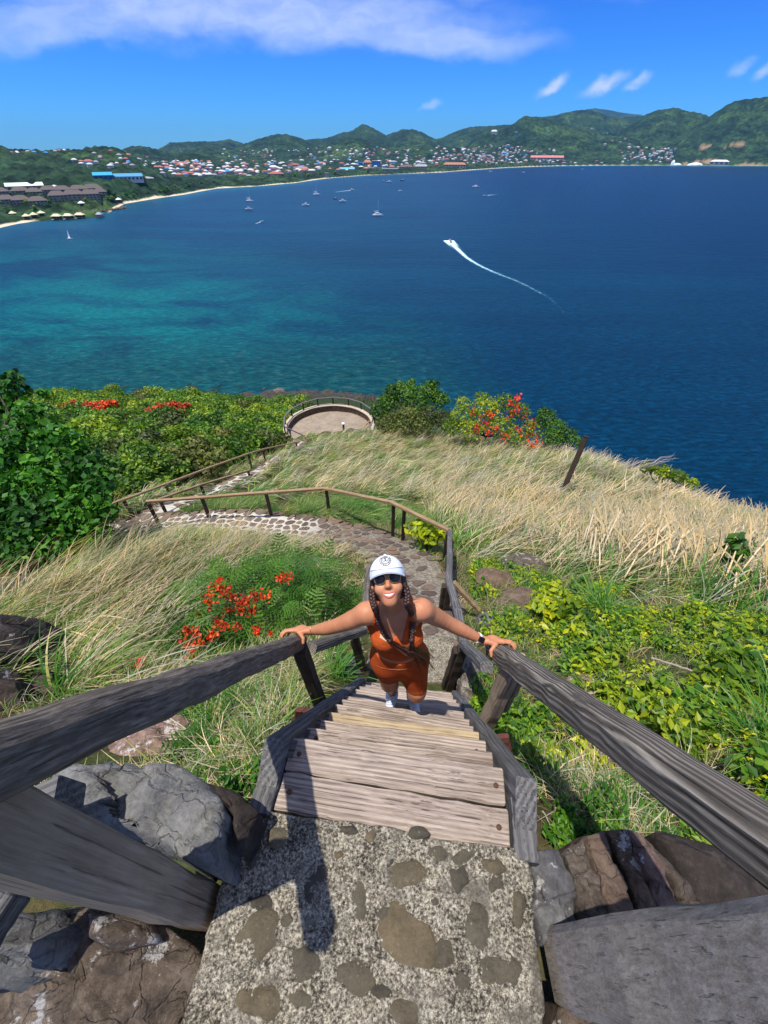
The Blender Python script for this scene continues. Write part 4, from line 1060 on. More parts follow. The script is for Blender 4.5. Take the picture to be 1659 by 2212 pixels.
wrL = HcL+X1*.10+nL*.083-eL*.02; wrR = HcR-X1*.105+nR*.080-eR*.02
shR = A3(W(790, 1324, 2.17)); shL = A3(W(912, 1317, 2.13))
elR = A3(W(726, 1352, 2.32)); elL = A3(W(968, 1346, 2.27))
pel = A3(W(863, 1425, 2.50)); hipR = A3(W(839, 1432, 2.54)); hipL = A3(W(889, 1432, 2.54))
knR = A3((.035, 1.30, -2.70)); knL = A3((.212, 1.215, -2.665)); anR = A3((.062, 1.40, -3.03)); anL = A3((.214, 1.38, -3.03))
chest = A3(W(852, 1350, 2.27)); neck0 = A3(W(850, 1312, 2.17)); waist = A3(W(860, 1398, 2.41))
S = SDF((-.74, .92, -3.34), (.82, 1.70, -1.38), .0055)
# head
S.ell(hd(0, .030, -.018), (.074, .092, .092), HR, .01)
S.ell(hd(0, -.045, .022), (.052, .066, .058), HR, .03)
S.ell(hd(0, -.098, .054), (.027, .021, .023), HR, .03); S.ell(hd(0, -.084, .058), (.022, .016, .018), HR, .02)
for s_ in (-1, 1):
    S.ell(hd(s_*.036, -.032, .052), (.030, .030, .030), HR, .02)
    S.ell(hd(s_*.076, -.008, -.004), (.010, .030, .018), HR, .008)
S.cone(hd(0, .012, .074), hd(0, -.022, .096), .008, .0125, .012); S.ell(hd(.011, -.028, .086), (.008, .008, .010), HR, .006); S.ell(hd(-.011, -.028, .086), (.008, .008, .010), HR, .006)
S.ell(hd(0, .030, .062), (.050, .014, .022), HR, .02)
S.ell(hd(0, -.064, .062), (.022, .020, .018), HR, .02)       # open smile
# neck and torso
S.cone(hd(0, -.06, -.025), neck0, .050, .056, .03)
tz = np.array((0, 0, 1.0))
S.cone(neck0+A3((-.03, .02, .005)), shR+A3((.03, .0, 0)), .055, .050, .05); S.cone(neck0+A3((.03, .02, .005)), shL+A3((-.03, 0, 0)), .055, .050, .05)
S.ell(chest+A3((0, .02, .04)), (.150, .095, .15), None, .05)
S.ell(chest+A3((0, .03, -.06)), (.140, .095, .14), None, .05)
S.ell(waist, (.128, .098, .13), None, .06)
S.ell(pel+A3((0, .02, .02)), (.168, .118, .12), None, .06); S.ell(pel+A3((0, .07, -.03)), (.155, .10, .11), None, .05)
brR = A3(W(831, 1382, 2.235)); brL = A3(W(884, 1380, 2.225))
for b in (brR, brL): S.ell(b+A3((0, .012, 0)), (.072, .068, .070), None, .02)
# legs
for h_, k_, a_ in ((hipR, knR, anR), (hipL, knL, anL)):
    S.cone(h_+A3((0, .01, 0)), k_+A3((0, .01, .05)), .100, .060, .05); S.cone(k_+A3((0, 0, .05)), k_, .057, .050, .03)
    c_ = k_*.62+a_*.38+A3((0, .02, 0)); S.cone(k_, c_, .052, .054, .03); S.cone(c_, a_, .052, .036, .03); S.cone(a_, a_+A3((0, .01, -.03)), .034, .032, .01)
# arms
for s_, e_, w_ in ((shR, elR, wrL), (shL, elL, wrR)):
    S.ell(s_, (.050, .048, .050), None, .04)
    m_ = s_*.5+e_*.5
    P_ = [s_*(1-q_)**2+2*q_*(1-q_)*(e_*2-(s_+w_)*.5)+w_*q_*q_ for q_ in np.linspace(0, 1, 13)]
    S.chain(P_, [.051, .053, .052, .050, .047, .044, .0415, .0405, .040, .037, .033, .0285, .0255], .035)
# hands: palm, four unequal bent fingers over the outer edge of the rail, thumb down the inner side
def hand(Hc, wr, e, n, sx):
    """sx: outward direction along x"""
    o_ = X1*sx; top = .060 if sx < 0 else .050; hw_ = .053 if sx < 0 else .058
    kn = []
    for i, (k, L1, L2) in enumerate(((-.030, .040, .030), (-.010, .045, .036), (.011, .042, .033), (.031, .033, .026))):
        K_ = Hc+e*k*1.05+n*(top+.026-abs(i-1.3)*.003)+o_*(.012-abs(i-1)*.006)
        kn.append(K_); S.cone(wr-n*.004, K_, .022, .0125, .010)
        M_ = K_+o_*L1+n*(-.004)+e*(k*.25)
        T1 = M_+o_*(L2*.62)-n*.016+e*(k*.1); T2 = T1+o_*.006-n*.019
        S.cone(K_, M_, .0118, .0100, .005); S.cone(M_, T1, .0100, .0090, .003); S.cone(T1, T2, .0090, .0078, .003)
    S.cone(kn[0], kn[3], .012, .012, .012); S.ell(wr*.45+(kn[1]+kn[2])*.275, (.040, .034, .026), None, .015)
    # thumb leaves the side of the palm near its base and hooks down the inside of the rail
    b0 = wr+o_*.022-e*.020-n*.004; b1 = Hc-o_*(hw_+.012)+n*(top-.010)-e*.030+o_*.022
    b1 = Hc-o_*(hw_*.62)+n*(top+.012)-e*.050; b2 = Hc-o_*(hw_+.010)+n*(top-.022)-e*.058; b3 = b2-n*.028-e*.004
    S.cone(b0, b1, .018, .0125, .010); S.cone(b1, b2, .0125, .0108, .004); S.cone(b2, b3, .0106, .0088, .003)
hand(HcL, wrL, eL, nL, -1); hand(HcR, wrR, eR, nR, 1)
V_, F_ = S.nets(); V_ = relax(V_, F_, 1, .35)
m_skin, t = mat("sun_tanned_skin")
t.set(t.b.inputs['Base Color'], t.ramp(t.noise(t.pos, 11, 4, .6), [(.3, (.46, .185, .088)), (.7, (.55, .235, .12))]))
t.b.inputs['Roughness'].default_value = .5; t.b.inputs['Specular IOR Level'].default_value = .35
t.b.inputs['Subsurface Weight'].default_value = .12; t.b.inputs['Subsurface Radius'].default_value = (.02, .008, .004); t.b.inputs['Subsurface Scale'].default_value = .5
bump(t, t.noise(t.pos, 260, 2), .08, .002)
body = link("body", npmesh("body", V_, F_, m_skin), person)
# --- clothes: the same surface pushed out by a few millimetres inside a cut region
a_, b_ = [0, 0, 0], list(S.n); GXs, GYs, GZs = S.grid(a_, b_)
def along(GZ_, A, B, comp):  # centre line between two points as a function of height
    t_ = (GZ_-A[2])/(B[2]-A[2]); return A[comp]+(B[comp]-A[comp])*np.clip(t_, -.3, 1.3)
cx_ = along(GZs, neck0, pel, 0); xr = GXs-cx_
zs = shR[2]; zn = brR[2]+.050                                          # neckline height
ax = np.abs(xr)
neckline = zn+np.clip((ax-.030)/.055, 0, 1)**1.5*.24-.010*np.abs(np.sin(ax*80))
arm = .112+np.clip((zs-.085-GZs)/.07, 0, 1)*.2-np.clip((GZs-zs+.02)/.08, 0, 1)*.01
ztb = waist[2]+.020+.0*xr
reg = np.maximum.reduce([GZs-neckline, ax-arm, ztb-GZs, (GZs-(zs+.11))])
Dt = np.maximum(S.D-.0065, reg*.8)
# arms never belong to the top
Dt = np.where((ax > .165), 1.0, Dt)
m_top = simple("rust_fabric", (.44, .078, .016), .85, .12, 0, .10, 30)
V_, F_ = S.nets(Dt.astype(np.float32)); V_ = relax(V_, F_, 2, .4)
top_ = link("tank_top", npmesh("tank_top", V_, F_, m_top), person)
zw = waist[2]-.008; hemz = knR[2]+.155
fz = np.where(xr < -.012, hemz-.005, hemz-.025)
Dsx = np.maximum.reduce([S.D-.0075, GZs-zw, fz-GZs]); Dsx = np.where(ax > .24, 1.0, Dsx)
for m__ in (m_top,):
    t = NT(m__.node_tree); t.b = m__.node_tree.nodes["Principled BSDF"]; bump(t, t.noise(t.scale(t.new("ShaderNodeNewGeometry").outputs["Position"], (1, 1, 2.2)), 16, 4, .6, .8), .5, .02)
m_sh = simple("rust_fabric_shorts", (.40, .068, .014), .85, .12, 0, .10, 30)
V_, F_ = S.nets(Dsx.astype(np.float32)); V_ = relax(V_, F_, 2, .4)
sh_ = link("shorts", npmesh("shorts", V_, F_, m_sh), person)
# --- raycast helper on the figure
from mathutils.bvhtree import BVHTree
def bvh_of(*obs):
    vs = []; fs = []
    for o in obs:
        b = len(vs); vs += [v.co.copy() for v in o.data.vertices]; fs += [tuple(i+b for i in p.vertices) for p in o.data.polygons]
    return BVHTree.FromPolygons(vs, fs)
bv = bvh_of(body, top_, sh_)
def on_body(u, v, lift=.0, dflt=2.2):
    r = Vector(ray(u, v)).normalized(); h_ = bv.ray_cast(Vector((0, 0, 0)), r, 4)
    p = h_[0] if h_[0] is not None else r*(dflt*Vector(ray(u, v)).length)
    return p-r*lift
# waistband seam
pts_ = [on_body(u, v, .001) for u, v in ((812, 1437), (825, 1443), (845, 1446), (862, 1447), (880, 1445), (898, 1440), (912, 1433))]
MB().tube(pts_, .0028, 6).build("waist_seam", simple("seam", (.42, .10, .04), .6), sh_, True)
# pale facing of the scalloped neckline folding outward
m_nude = simple("pale_lining", (.66, .42, .27), .7)
for s_, pts4 in ((-1, ((822, 1369), (820, 1377), (835, 1386), (838, 1380))), (1, ((893, 1358), (899, 1363), (893, 1368), (889, 1362)))):
    p4 = [on_body(u, v, .006) for u, v in pts4]; q4 = [p+Vector(ray(830, 1370)).normalized()*.004 for p in p4]
    b = MB(); b.add(p4+q4, [(0, 1, 2, 3), (7, 6, 5, 4), (0, 4, 5, 1), (1, 5, 6, 2), (2, 6, 7, 3), (3, 7, 4, 0)]); b.build("lining_fold", m_nude, top_)
# --- face: lips, teeth, sunglasses
m_lip = simple("lips", (.46, .10, .08), .4); m_teeth = simple("teeth", (.85, .83, .78), .25, .5)
def arc(x0, u0, f0, w_, sag, n=9, fs=.010):
    return [Vector(hd(x0+w_*(k/(n-1)*2-1), u0+sag*(1-(k/(n-1)*2-1)**2), f0-fs*(k/(n-1)*2-1)**2)) for k in range(n)]
def surf(x, u, lift):
    h_ = bv.ray_cast(Vector(hd(x, u, .3)), -Vector(Fh).normalized(), .4)
    return (h_[0] if h_[0] is not None else Vector(hd(x, u, .08)))+Vector(Fh)*lift
def lip(u_c, u_m, n=13, w_=.0300): return [surf(w_*t_, u_c+(u_m-u_c)*(1-t_*t_), .0005) for t_ in np.linspace(-1, 1, n)]
b = MB(); b.tube(lip(-.0525, -.0555), [.0014, .0022, .0028, .0032, .0034, .0035, .0032, .0035, .0034, .0032, .0028, .0022, .0014], 6)
b.tube(lip(-.0530, -.0745), [.0014, .0024, .0032, .0038, .0042, .0044, .0045, .0044, .0042, .0038, .0032, .0024, .0014], 6); b.build("lips", m_lip, body, True)
b = MB()
for k in range(-4, 5):
    top_u = -.0565+.0002*k*k; hh_ = .0075*(1-(abs(k)/5.2)**2)
    b.ell(surf(k*.0058, top_u-hh_*.9, .0004), (.0031, hh_, .0022), Matrix(HR.tolist()), 8, 6)
b.build("teeth", m_teeth, body, True)
m_gold = simple("gold_wire", (.55, .36, .16), .3, .5, .9); m_lens, t = mat("dark_lens"); t.b.inputs['Base Color'].default_value = (.008, .008, .010, 1); t.b.inputs['Roughness'].default_value = .12; t.b.inputs['Specular IOR Level'].default_value = .35
gl = MB(); gls = []
for s_ in (-1, 1):
    c = hd(s_*.0345, .0135, .088); ring = [Vector(c+Xh*math.cos(a)*.0265+Uh*math.sin(a)*.0245-Fh*(.006*s_*math.cos(a)+.002)) for a in np.linspace(0, 2*math.pi, 25)]
    gl.tube(ring, .0016, 6, cap=False); gls.append((c, s_))
    gl.tube([Vector(hd(s_*.060, .018, .080)), Vector(hd(s_*.077, .014, .04)), Vector(hd(s_*.080, .010, -.01))], .0013, 6)
gl.tube([Vector(hd(-.010, .020, .089)), Vector(hd(0, .0235, .092)), Vector(hd(.010, .020, .089))], .0014, 6)
sg = gl.build("sunglasses", m_gold, person, True)
for c, s_ in gls:
    b = MB(); Mh = Matrix(HR.tolist()); b.ell(c-Fh*.001, (.0255, .0235, .0035), Mh, 20, 8); b.build("lens", m_lens, sg, True)
for s_ in (-1, 1): MB().ell(hd(s_*.080, -.032, .002), (.004, .005, .004)).build("earring", m_gold, body, True)
# --- cap
m_cap = simple("white_cotton", (.74, .77, .80), .8, .2, 0, .04, 40)
m_print = simple("grey_print", (.13, .125, .12), .8)
CR = (.086, .098, .104); cc = (0, .030, -.016)
def capP(th, ph, k=1.0, lift=0):
    """th from the top (0) down, ph round; front is ph = pi/2"""
    return hd(cc[0]+(CR[0]*k+lift)*math.sin(th)*math.cos(ph), cc[1]+(CR[1]*k+lift)*math.cos(th), cc[2]+(CR[2]*k+lift)*math.sin(th)*math.sin(ph))
capo = None
npan = 36; vs = []; fs = []
for j in range(13):
    for i in range(npan):
        ph = 2*math.pi*i/npan; th = j/12*(math.radians(95 if math.sin(ph) < .2 else 95-17*math.sin(ph)))
        seam = 1-.012*math.exp(-((((ph-math.pi/2)/(math.pi/3)+.5) % 1-.5)/.09)**2)*math.sin(min(th, 1.5))
        vs.append(tuple(capP(th, ph, seam)))
for j in range(12):
    for i in range(npan): fs.append((j*npan+i, (j+1)*npan+i, (j+1)*npan+(i+1) % npan, j*npan+(i+1) % npan))
b = MB(); b.add(vs, fs); capo = b.build("cap", m_cap, person, True)
MB().ell(capP(0, 0, 1.01), (.008, .008, .005), Matrix((Xh, Fh, Uh)).transposed(), 8, 6).build("button", m_cap, capo, True)
# brim: curved sheet with thickness
vs = []; fs = []; nb, mb_ = 22, 7
for side in (0, 1):
    for j in range(mb_):
        f_ = j/(mb_-1)
        for i in range(nb):
            a = (i/(nb-1)*2-1); ph = math.pi/2+a*math.radians(68)
            base = capP(math.radians(73), ph, .985)
            out = .049*(1-abs(a)**2.6)**.5 if abs(a) < 1 else 0
            droop = -.016*f_*(out/.049)-.030*abs(a)**2*f_-.006*abs(a)
            p = base+(Fh*out*f_)+Xh*(math.cos(ph)*.010*f_)+Uh*(droop*.9-.008*f_)-Uh*.003*side
            vs.append(tuple(p))
nn = nb*mb_
for side in (0, 1):
    for j in range(mb_-1):
        for i in range(nb-1):
            q_ = (side*nn+j*nb+i, side*nn+j*nb+i+1, side*nn+(j+1)*nb+i+1, side*nn+(j+1)*nb+i); fs.append(q_ if side else q_[::-1])
for i in range(nb-1): fs.append(((mb_-1)*nb+i, (mb_-1)*nb+i+1, nn+(mb_-1)*nb+i+1, nn+(mb_-1)*nb+i))
b = MB(); b.add(vs, fs); b.build("brim", simple("shaded_brim_cotton", (.60, .65, .72), .8, .2, 0, .04, 40), capo, True)  # darker copy of the cap white, shade put into the brim's colour
MB().tube([Vector(capP(math.radians(74), math.pi/2+a_*math.radians(66), .995, .0015)) for a_ in np.linspace(-1, 1, 21)], .0016, 5).build('brim_shade_line', simple('brim_shade_grey', (.30, .33, .38), .9), capo, True)  # thin grey tube drawing the shade line where brim meets crown
# printed emblem: double ring with small strokes, S over W in the middle, crown loop on top
def capq(x, y, lift=.0012):
    """emblem plane coordinates onto the front of the crown"""
    th = math.radians(47)-y/.098; ph = math.pi/2-x/(.098*math.sin(max(.3, th)))
    return Vector(capP(th, ph, 1.0, lift))
b = MB()
for r_e in (.0315, .0200):
    b.tube([capq(math.cos(a)*r_e, math.sin(a)*r_e) for a in np.linspace(0, 2*math.pi, 33)], .0013, 4, cap=False)
for k in range(30):
    a = k/30*2*math.pi
    if k % 10 in (4,): continue
    b.tube([capq(math.cos(a)*.0225, math.sin(a)*.0225), capq(math.cos(a+.06*((k % 3)-1))*.0290, math.sin(a+.06*((k % 3)-1))*.0290)], .0011, 4)
for s_ in (-1, 0, 1): b.tube([capq(s_*.005+math.cos(a)*.004, .0355+math.sin(a)*.003-abs(s_)*.0015) for a in np.linspace(0, 2*math.pi, 9)], .0005, 4, cap=False)
Wp = [(-.0140, .004), (-.0080, -.0110), (0, .003), (.0080, -.0110), (.0140, .004)]
b.tube([capq(*p) for p in Wp], .0021, 5); 
Sp = [(.0035, .0085), (.001, .0105), (-.002, .0095), (-.003, .007), (0, .0045), (.003, .002), (.0025, -.001), (0, -.0025), (-.003, -.001)]
b.tube([capq(p[0]*1.5, p[1]*1.5) for p in Sp], .0019, 5)
b.build("emblem", m_print, capo, True)
# --- hair
m_hair, t = mat("dark_brown_hair")
hn = t.noise(t.scale(t.pos, (60, 60, 25)), 3, 4, .6)
t.set(t.b.inputs['Base Color'], t.ramp(hn, [(.3, (.012, .006, .004)), (.55, (.045, .016, .010)), (.75, (.12, .045, .025))])); t.b.inputs['Roughness'].default_value = .4; bump(t, hn, .6, .004)
HS = SDF(HC-.16, HC+.16, .005)
HS.ell(hd(0, .022, -.030), (.081, .092, .092), HR, .01)
for s_ in (-1, 1):
    HS.cone(hd(s_*.074, .02, -.01), hd(s_*.080, -.045, -.012), .012, .014, .02)
    HS.cone(hd(s_*.068, .035, .02), hd(s_*.077, -.01, .006), .008, .008, .01)
HS.cone(hd(-.05, -.05, -.06), hd(.05, -.05, -.06), .04, .04, .03)
a_, b_ = [0, 0, 0], list(HS.n); hx, hy, hz = HS.grid(a_, b_)
rel = np.stack((hx, hy, hz), -1)-HC; lf = rel@Fh; lu = rel@Uh; lx = rel@Xh
face = np.minimum(lf-.012, .064-np.abs(lx))
HS.D = np.maximum(HS.D, np.minimum(face, .075-lu)).astype(np.float32)
HS.D = np.maximum(HS.D, lu-.06).astype(np.float32)
V_, F_ = HS.nets(); V_ = relax(V_, F_, 1, .4)
hair = link("hair", npmesh("hair", V_, F_, m_hair), person)
def smooth_curve(P_, n):
    P_ = [Vector(p) for p in P_]; Q = [P_[0]*2-P_[1]]+P_+[P_[-1]*2-P_[-2]]; out = []
    for i in range(1, len(Q)-2):
        a, b, c, d = Q[i-1:i+3]
        for k in range(n):
            t_ = k/n; out.append(.5*((2*b)+(c-a)*t_+(2*a-5*b+4*c-d)*t_**2+(3*b-a-3*c+d)*t_**3))
    return out+[P_[-1]]
rr2 = random.Random(5)
def braid(uv, tail, start):
    P_ = [Vector(p) for p in start]+[on_body(u, v, .018) for u, v in uv]
    C = smooth_curve(P_, 14); L = [0]
    for i in range(1, len(C)): L.append(L[-1]+(C[i]-C[i-1]).length)
    b = MB(); tot = L[-1]
    for j in range(3):
        pts_ = []; rad = []
        for i, p in enumerate(C):
            tg = (C[min(i+1, len(C)-1)]-C[max(i-1, 0)]).normalized(); vw = Vector(ray(840, 1340)).normalized()
            sd = tg.cross(vw).normalized(); w_ = .0095*(1-.3*L[i]/tot)
            a = L[i]/.048*2*math.pi/1.0+j*2*math.pi/3
            pts_.append(p+sd*math.sin(a)*w_+vw*math.sin(2*a)*.006); rad.append(.0092*(1-.3*L[i]/tot))
        b.tube(pts_, rad, 7)
    o = b.build("braid", m_hair, person, True)
    e_ = C[-1]; bb = MB(); bb.tube([e_-(C[-1]-C[-2]).normalized()*.006, e_+(C[-1]-C[-2]).normalized()*.006], .012, 10); bb.build("hair_tie", simple("tie", (.05, .03, .03), .6), o, True)
    bb = MB()
    T = [on_body(u, v, .014) for u, v in tail]
    for k in range(46):
        off = Vector((rr2.gauss(0, 1), rr2.gauss(0, 1), rr2.gauss(0, 1)))
        pts_ = [e_+off*.003]
        for i, q_ in enumerate(T): pts_.append(q_+off*(.006+.007*i))
        bb.tube(smooth_curve(pts_, 4), [.0018]*(4*len(T))+[.0006], 3, cap=False)
    bb.build("braid_end", m_hair, o, True)['kind'] = 'stuff'
    # loose short hairs
    return o
braid([(813, 1325), (819, 1348), (829, 1368), (842, 1384)], [(862, 1396), (886, 1405), (905, 1418), (917, 1436)], [hd(-.080, -.03, -.004), hd(-.083, -.075, .0), hd(-.076, -.12, .0)])
braid([(888, 1322), (891, 1345), (890, 1366), (888, 1384)], [(889, 1396), (891, 1406)], [hd(.080, -.03, -.008), hd(.084, -.075, -.01), hd(.078, -.12, -.01)])
b = MB()
for k in range(26):
    s_ = rr2.choice((-1, 1, 1)); p0 = Vector(hd(s_*.078, rr2.uniform(-.03, .03), -.01)); d = Vector((rr2.uniform(.01, .05)*s_, rr2.uniform(-.02, .02), rr2.uniform(-.02, .03)))
    b.tube([p0, p0+d, p0+d*1.4+Vector((0, 0, -rr2.uniform(.01, .04)))], [.0009, .0008, .0005], 3, cap=False)
b.build("loose_hair", m_hair, hair, True)['kind'] = 'stuff'
# --- watch and bracelet
m_strap = simple("white_strap", (.75, .74, .72), .4)
def band(c, ax_, r, w_, m, name, th=.003):
    ax_ = Vector(ax_).normalized(); a1 = ax_.cross(Vector((0, 0, 1))).normalized(); a2 = ax_.cross(a1); vs = []; fs = []; n = 24
    for i in range(n):
        a = 2*math.pi*i/n; dr = a1*math.cos(a)+a2*math.sin(a)
        for rr_k, ww in ((r, -w_), (r+th, -w_), (r+th, w_), (r, w_)): vs.append(Vector(c)+dr*rr_k+ax_*ww)
    for i in range(n):
        for k in range(4): fs.append((i*4+k, i*4+(k+1) % 4, ((i+1) % n)*4+(k+1) % 4, ((i+1) % n)*4+k))
    b = MB(); b.add(vs, fs); return b.build(name, m, person, True)
aw = (wrR-elL)/np.linalg.norm(wrR-elL); wpos = wrR-aw*.030
wt = band(wpos, aw, .0275, .010, m_strap, "watch")
vn = -Vector(ray(1040, 1390)).normalized(); tnn = (vn-Vector(aw)*vn.dot(Vector(aw))).normalized()
Mw = Matrix((Vector(aw).cross(tnn), Vector(aw), tnn)).transposed()
MB().box(Vector(wpos)+tnn*.0315, (.030, .034, .009), Mw).build("watch_face", m_lens, wt)
bw = (wrL-elR)/np.linalg.norm(wrL-elR); band(wrL-bw*.045, bw, .032, .0015, m_gold, "bracelet", .0015)
# --- socks and trainers
m_sock = simple("sock", (.68, .69, .72), .9); m_shoe = simple("trainer", (.66, .70, .78), .7, .3, 0, .10, 60); m_sole = simple("sole", (.80, .80, .82), .6)
for an, sk in ((anR, -.02), (anL, .02)):
    MB().tube([an+A3((0, .0, .055)), an+A3((0, .004, .02)), an+A3((0, .005, -.02))], [.043, .040, .041], 14).build("sock", m_sock, person, True)
    toe = A3((an[0]+sk, an[1]-.160, -3.085)); heel = A3((an[0], an[1]+.035, -3.075))
    q_ = SDF(np.minimum(toe, heel)-.08, np.maximum(toe, heel)+.09, .005)
    q_.cone(heel+A3((0, 0, .005)), toe*.35+heel*.65+A3((0, 0, .010)), .036, .036, .02); q_.cone(toe*.35+heel*.65, toe+A3((0, .03, 0)), .036, .033, .02); q_.cone(toe+A3((.0, .03, -.004)), toe+A3((0, .012, -.004)), .034, .028, .01)
    q_.cone(an+A3((0, .008, -.01)), an+A3((0, .0, -.035)), .040, .042, .03)
    a_, b_ = [0, 0, 0], list(q_.n); sx_, sy_, sz_ = q_.grid(a_, b_); q_.D = np.maximum(q_.D, -3.108-sz_).astype(np.float32)
    V_, F_ = q_.nets(); V_ = relax(V_, F_, 1, .4); so = link("trainer", npmesh("trainer", V_, F_, m_shoe), person)
    D2 = np.maximum(q_.D-.004, sz_+3.094).astype(np.float32); V_, F_ = q_.nets(D2); link("sole", npmesh("sole", V_, F_, m_sole), so)
    b = MB()
    for k in range(5):
        y = toe[1]+.055+k*.017; zt = -3.050+k*.005
        b.tube([(an[0]+sk*.6-.026, y, zt-.006), (an[0]+sk*.6, y-.004, zt+.008), (an[0]+sk*.6+.026, y+.004, zt-.006)], .0035, 5)
    c = Vector((an[0]+sk*.6, toe[1]+.115, -3.022))
    for s_ in (-1, 1): b.tube([c, c+Vector((s_*.025, -.01, .012)), c+Vector((s_*.038, -.02, -.004)), c+Vector((s_*.018, -.018, -.006))], .003, 5)
    b.build("laces", m_sole, so, True)
# ------------------------------------------------------------------ plants
def leaf_mat(name, stops, trans=.3, rough=.5, spec=.35):
    m, t = mat(name)
    a = t.new('ShaderNodeAttribute', attribute_name='var').outputs['Fac']
    oi = t.new('ShaderNodeObjectInfo').outputs['Random']
    c = t.ramp(a, stops)
    c = t.mix(1, c, t.ramp(oi, [(0, (.62, .72, .75)), (.5, (1, 1, 1)), (1, (1.5, 1.3, 1.0))]), 'MULTIPLY')
    t.set(t.b.inputs['Base Color'], c); t.b.inputs['Roughness'].default_value = rough; t.b.inputs['Specular IOR Level'].default_value = spec
    tr = t.new('ShaderNodeBsdfTranslucent', i_Color=t.mix(1, c, (1.3, 1.5, .5, 1), 'MULTIPLY'))
    ms = t.new('ShaderNodeMixShader', i_0=trans); t.l.new(t.b.outputs[0], ms.inputs[1]); t.l.new(tr.outputs[0], ms.inputs[2]); t.l.new(ms.outputs[0], t.out.inputs[0])
    return m
m_dkleaf = leaf_mat("dark_leaf", [(0, (.010, .045, .006)), (.6, (.03, .13, .012)), (1, (.10, .28, .02))], .25, .5, .22)
m_leaf = leaf_mat("green_leaf", [(0, (.025, .08, .008)), (.5, (.08, .20, .012)), (1, (.22, .34, .02))], .3)
m_yleaf = leaf_mat("yellow_green_leaf", [(0, (.07, .14, .01)), (.5, (.21, .31, .014)), (1, (.58, .56, .02))], .38, .4)
m_fern = leaf_mat("feathery_leaf", [(0, (.02, .08, .006)), (.5, (.055, .17, .012)), (1, (.15, .28, .02))], .35)
m_canopy = leaf_mat("canopy_leaf", [(0, (.04, .10, .008)), (.5, (.13, .24, .014)), (1, (.32, .40, .02))], .25)
m_olive = leaf_mat("olive_leaf", [(0, (.04, .06, .012)), (.5, (.10, .13, .02)), (1, (.22, .23, .05))], .3)
m_red = leaf_mat("red_petal", [(0, (.42, .012, .004)), (.6, (.66, .035, .008)), (1, (.80, .16, .01))], .25)
m_straw = leaf_mat("straw_blade", [(0, (.05, .15, .012)), (.36, (.16, .28, .03)), (.42, (.26, .27, .08)), (.56, (.33, .27, .15)), (.78, (.48, .39, .27)), (1, (.72, .62, .49))], .3, .6)
m_gblade = leaf_mat("green_blade", [(0, (.03, .12, .02)), (.5, (.09, .24, .03)), (.8, (.24, .34, .05)), (1, (.50, .44, .22))], .3, .45)
m_bark = stone_mat("bark", [(.3, (.04, .03, .022)), (.5, (.10, .08, .06)), (.7, (.18, .15, .12))], 6, 30)

def leaves(P, N, size, rs, aspect=1.7, fold=.25, jitter=.8):
    """kite leaves at points P facing roughly N"""
    n = len(P); N = N+rs.normal(0, jitter, (n, 3)); N /= np.linalg.norm(N, axis=1, keepdims=True)
    A = rs.normal(0, 1, (n, 3)); A -= N*(A*N).sum(1, keepdims=True); A /= np.linalg.norm(A, axis=1, keepdims=True); B = np.cross(N, A)
    s = (size*rs.uniform(.6, 1.3, n))[:, None]; a = A*s*.5; b = B*s*.5/aspect; f = N*s*fold*.25
    V = np.stack((P-a, P+b+f-a*.1, P+a, P-b+f-a*.1), 1).reshape(-1, 3)
    i = np.arange(n)*4
    F = np.concatenate((np.stack((i, i+1, i+2), -1), np.stack((i, i+2, i+3), -1)))
    return V, F
def crown_mesh(name, lobes, n, size, m, seed, aspect=1.7, up=.5, shell=(.6, 1.05), m2=None, frac2=0.0, size2=.1, spots=None):
    rs = np.random.RandomState(seed); L = np.array(lobes, float)
    w_ = L[:, 3]*L[:, 4]; w_ /= w_.sum(); k = rs.choice(len(L), n, p=w_)
    d = rs.normal(0, 1, (n, 3)); d[:, 2] = np.abs(d[:, 2])*1.0*np.where(rs.rand(n) < .75, 1, -1); d /= np.linalg.norm(d, axis=1, keepdims=True)
    r = rs.uniform(shell[0], shell[1], n)[:, None]
    R = np.stack((L[k, 3], L[k, 3], L[k, 4]), -1)
    bump_ = 1+.22*np.sin(d[:, :1]*9+k[:, None])*np.sin(d[:, 1:2]*8+k[:, None]*2)
    P = L[k, :3]+d*R*r*bump_
    N = d+np.array((0, 0, up))
    V, F = leaves(P, N, size, rs, aspect)
    var = np.clip(rs.normal(.42, .22, n)+.25*np.sin(k*2.3), 0, 1)
    attr = np.repeat(var, 4); mi = np.zeros(len(F), int)
    if m2 is not None:
        n2 = int(n*frac2)
        if spots is None: k2 = rs.choice(len(L), n2); dd = rs.normal(0, 1, (n2, 3)); dd[:, 2] = np.abs(dd[:, 2])+.6; dd /= np.linalg.norm(dd, axis=1, keepdims=True); cl = rs.randint(0, 9, n2); P2 = L[k2, :3]+dd*np.stack((L[k2, 3], L[k2, 3], L[k2, 4]), -1)*1.06
        else: sp = np.array(spots, float); k2 = rs.choice(len(sp), n2); dd = rs.normal(0, 1, (n2, 3)); P2 = sp[k2, :3]+dd*sp[k2, 3:4]*.5
        V2, F2 = leaves(P2, dd+np.array((0, -.3, .8)), size2, rs, 1.2)
        F = np.concatenate((F, F2+len(V))); V = np.concatenate((V, V2)); attr = np.concatenate((attr, np.repeat(rs.rand(n2), 4))); mi = np.concatenate((mi, np.ones(len(F2), int)))
    return npmesh(name, V, F, [m, m2] if m2 is not None else m, False, {'var': ('POINT', attr)}, mi)
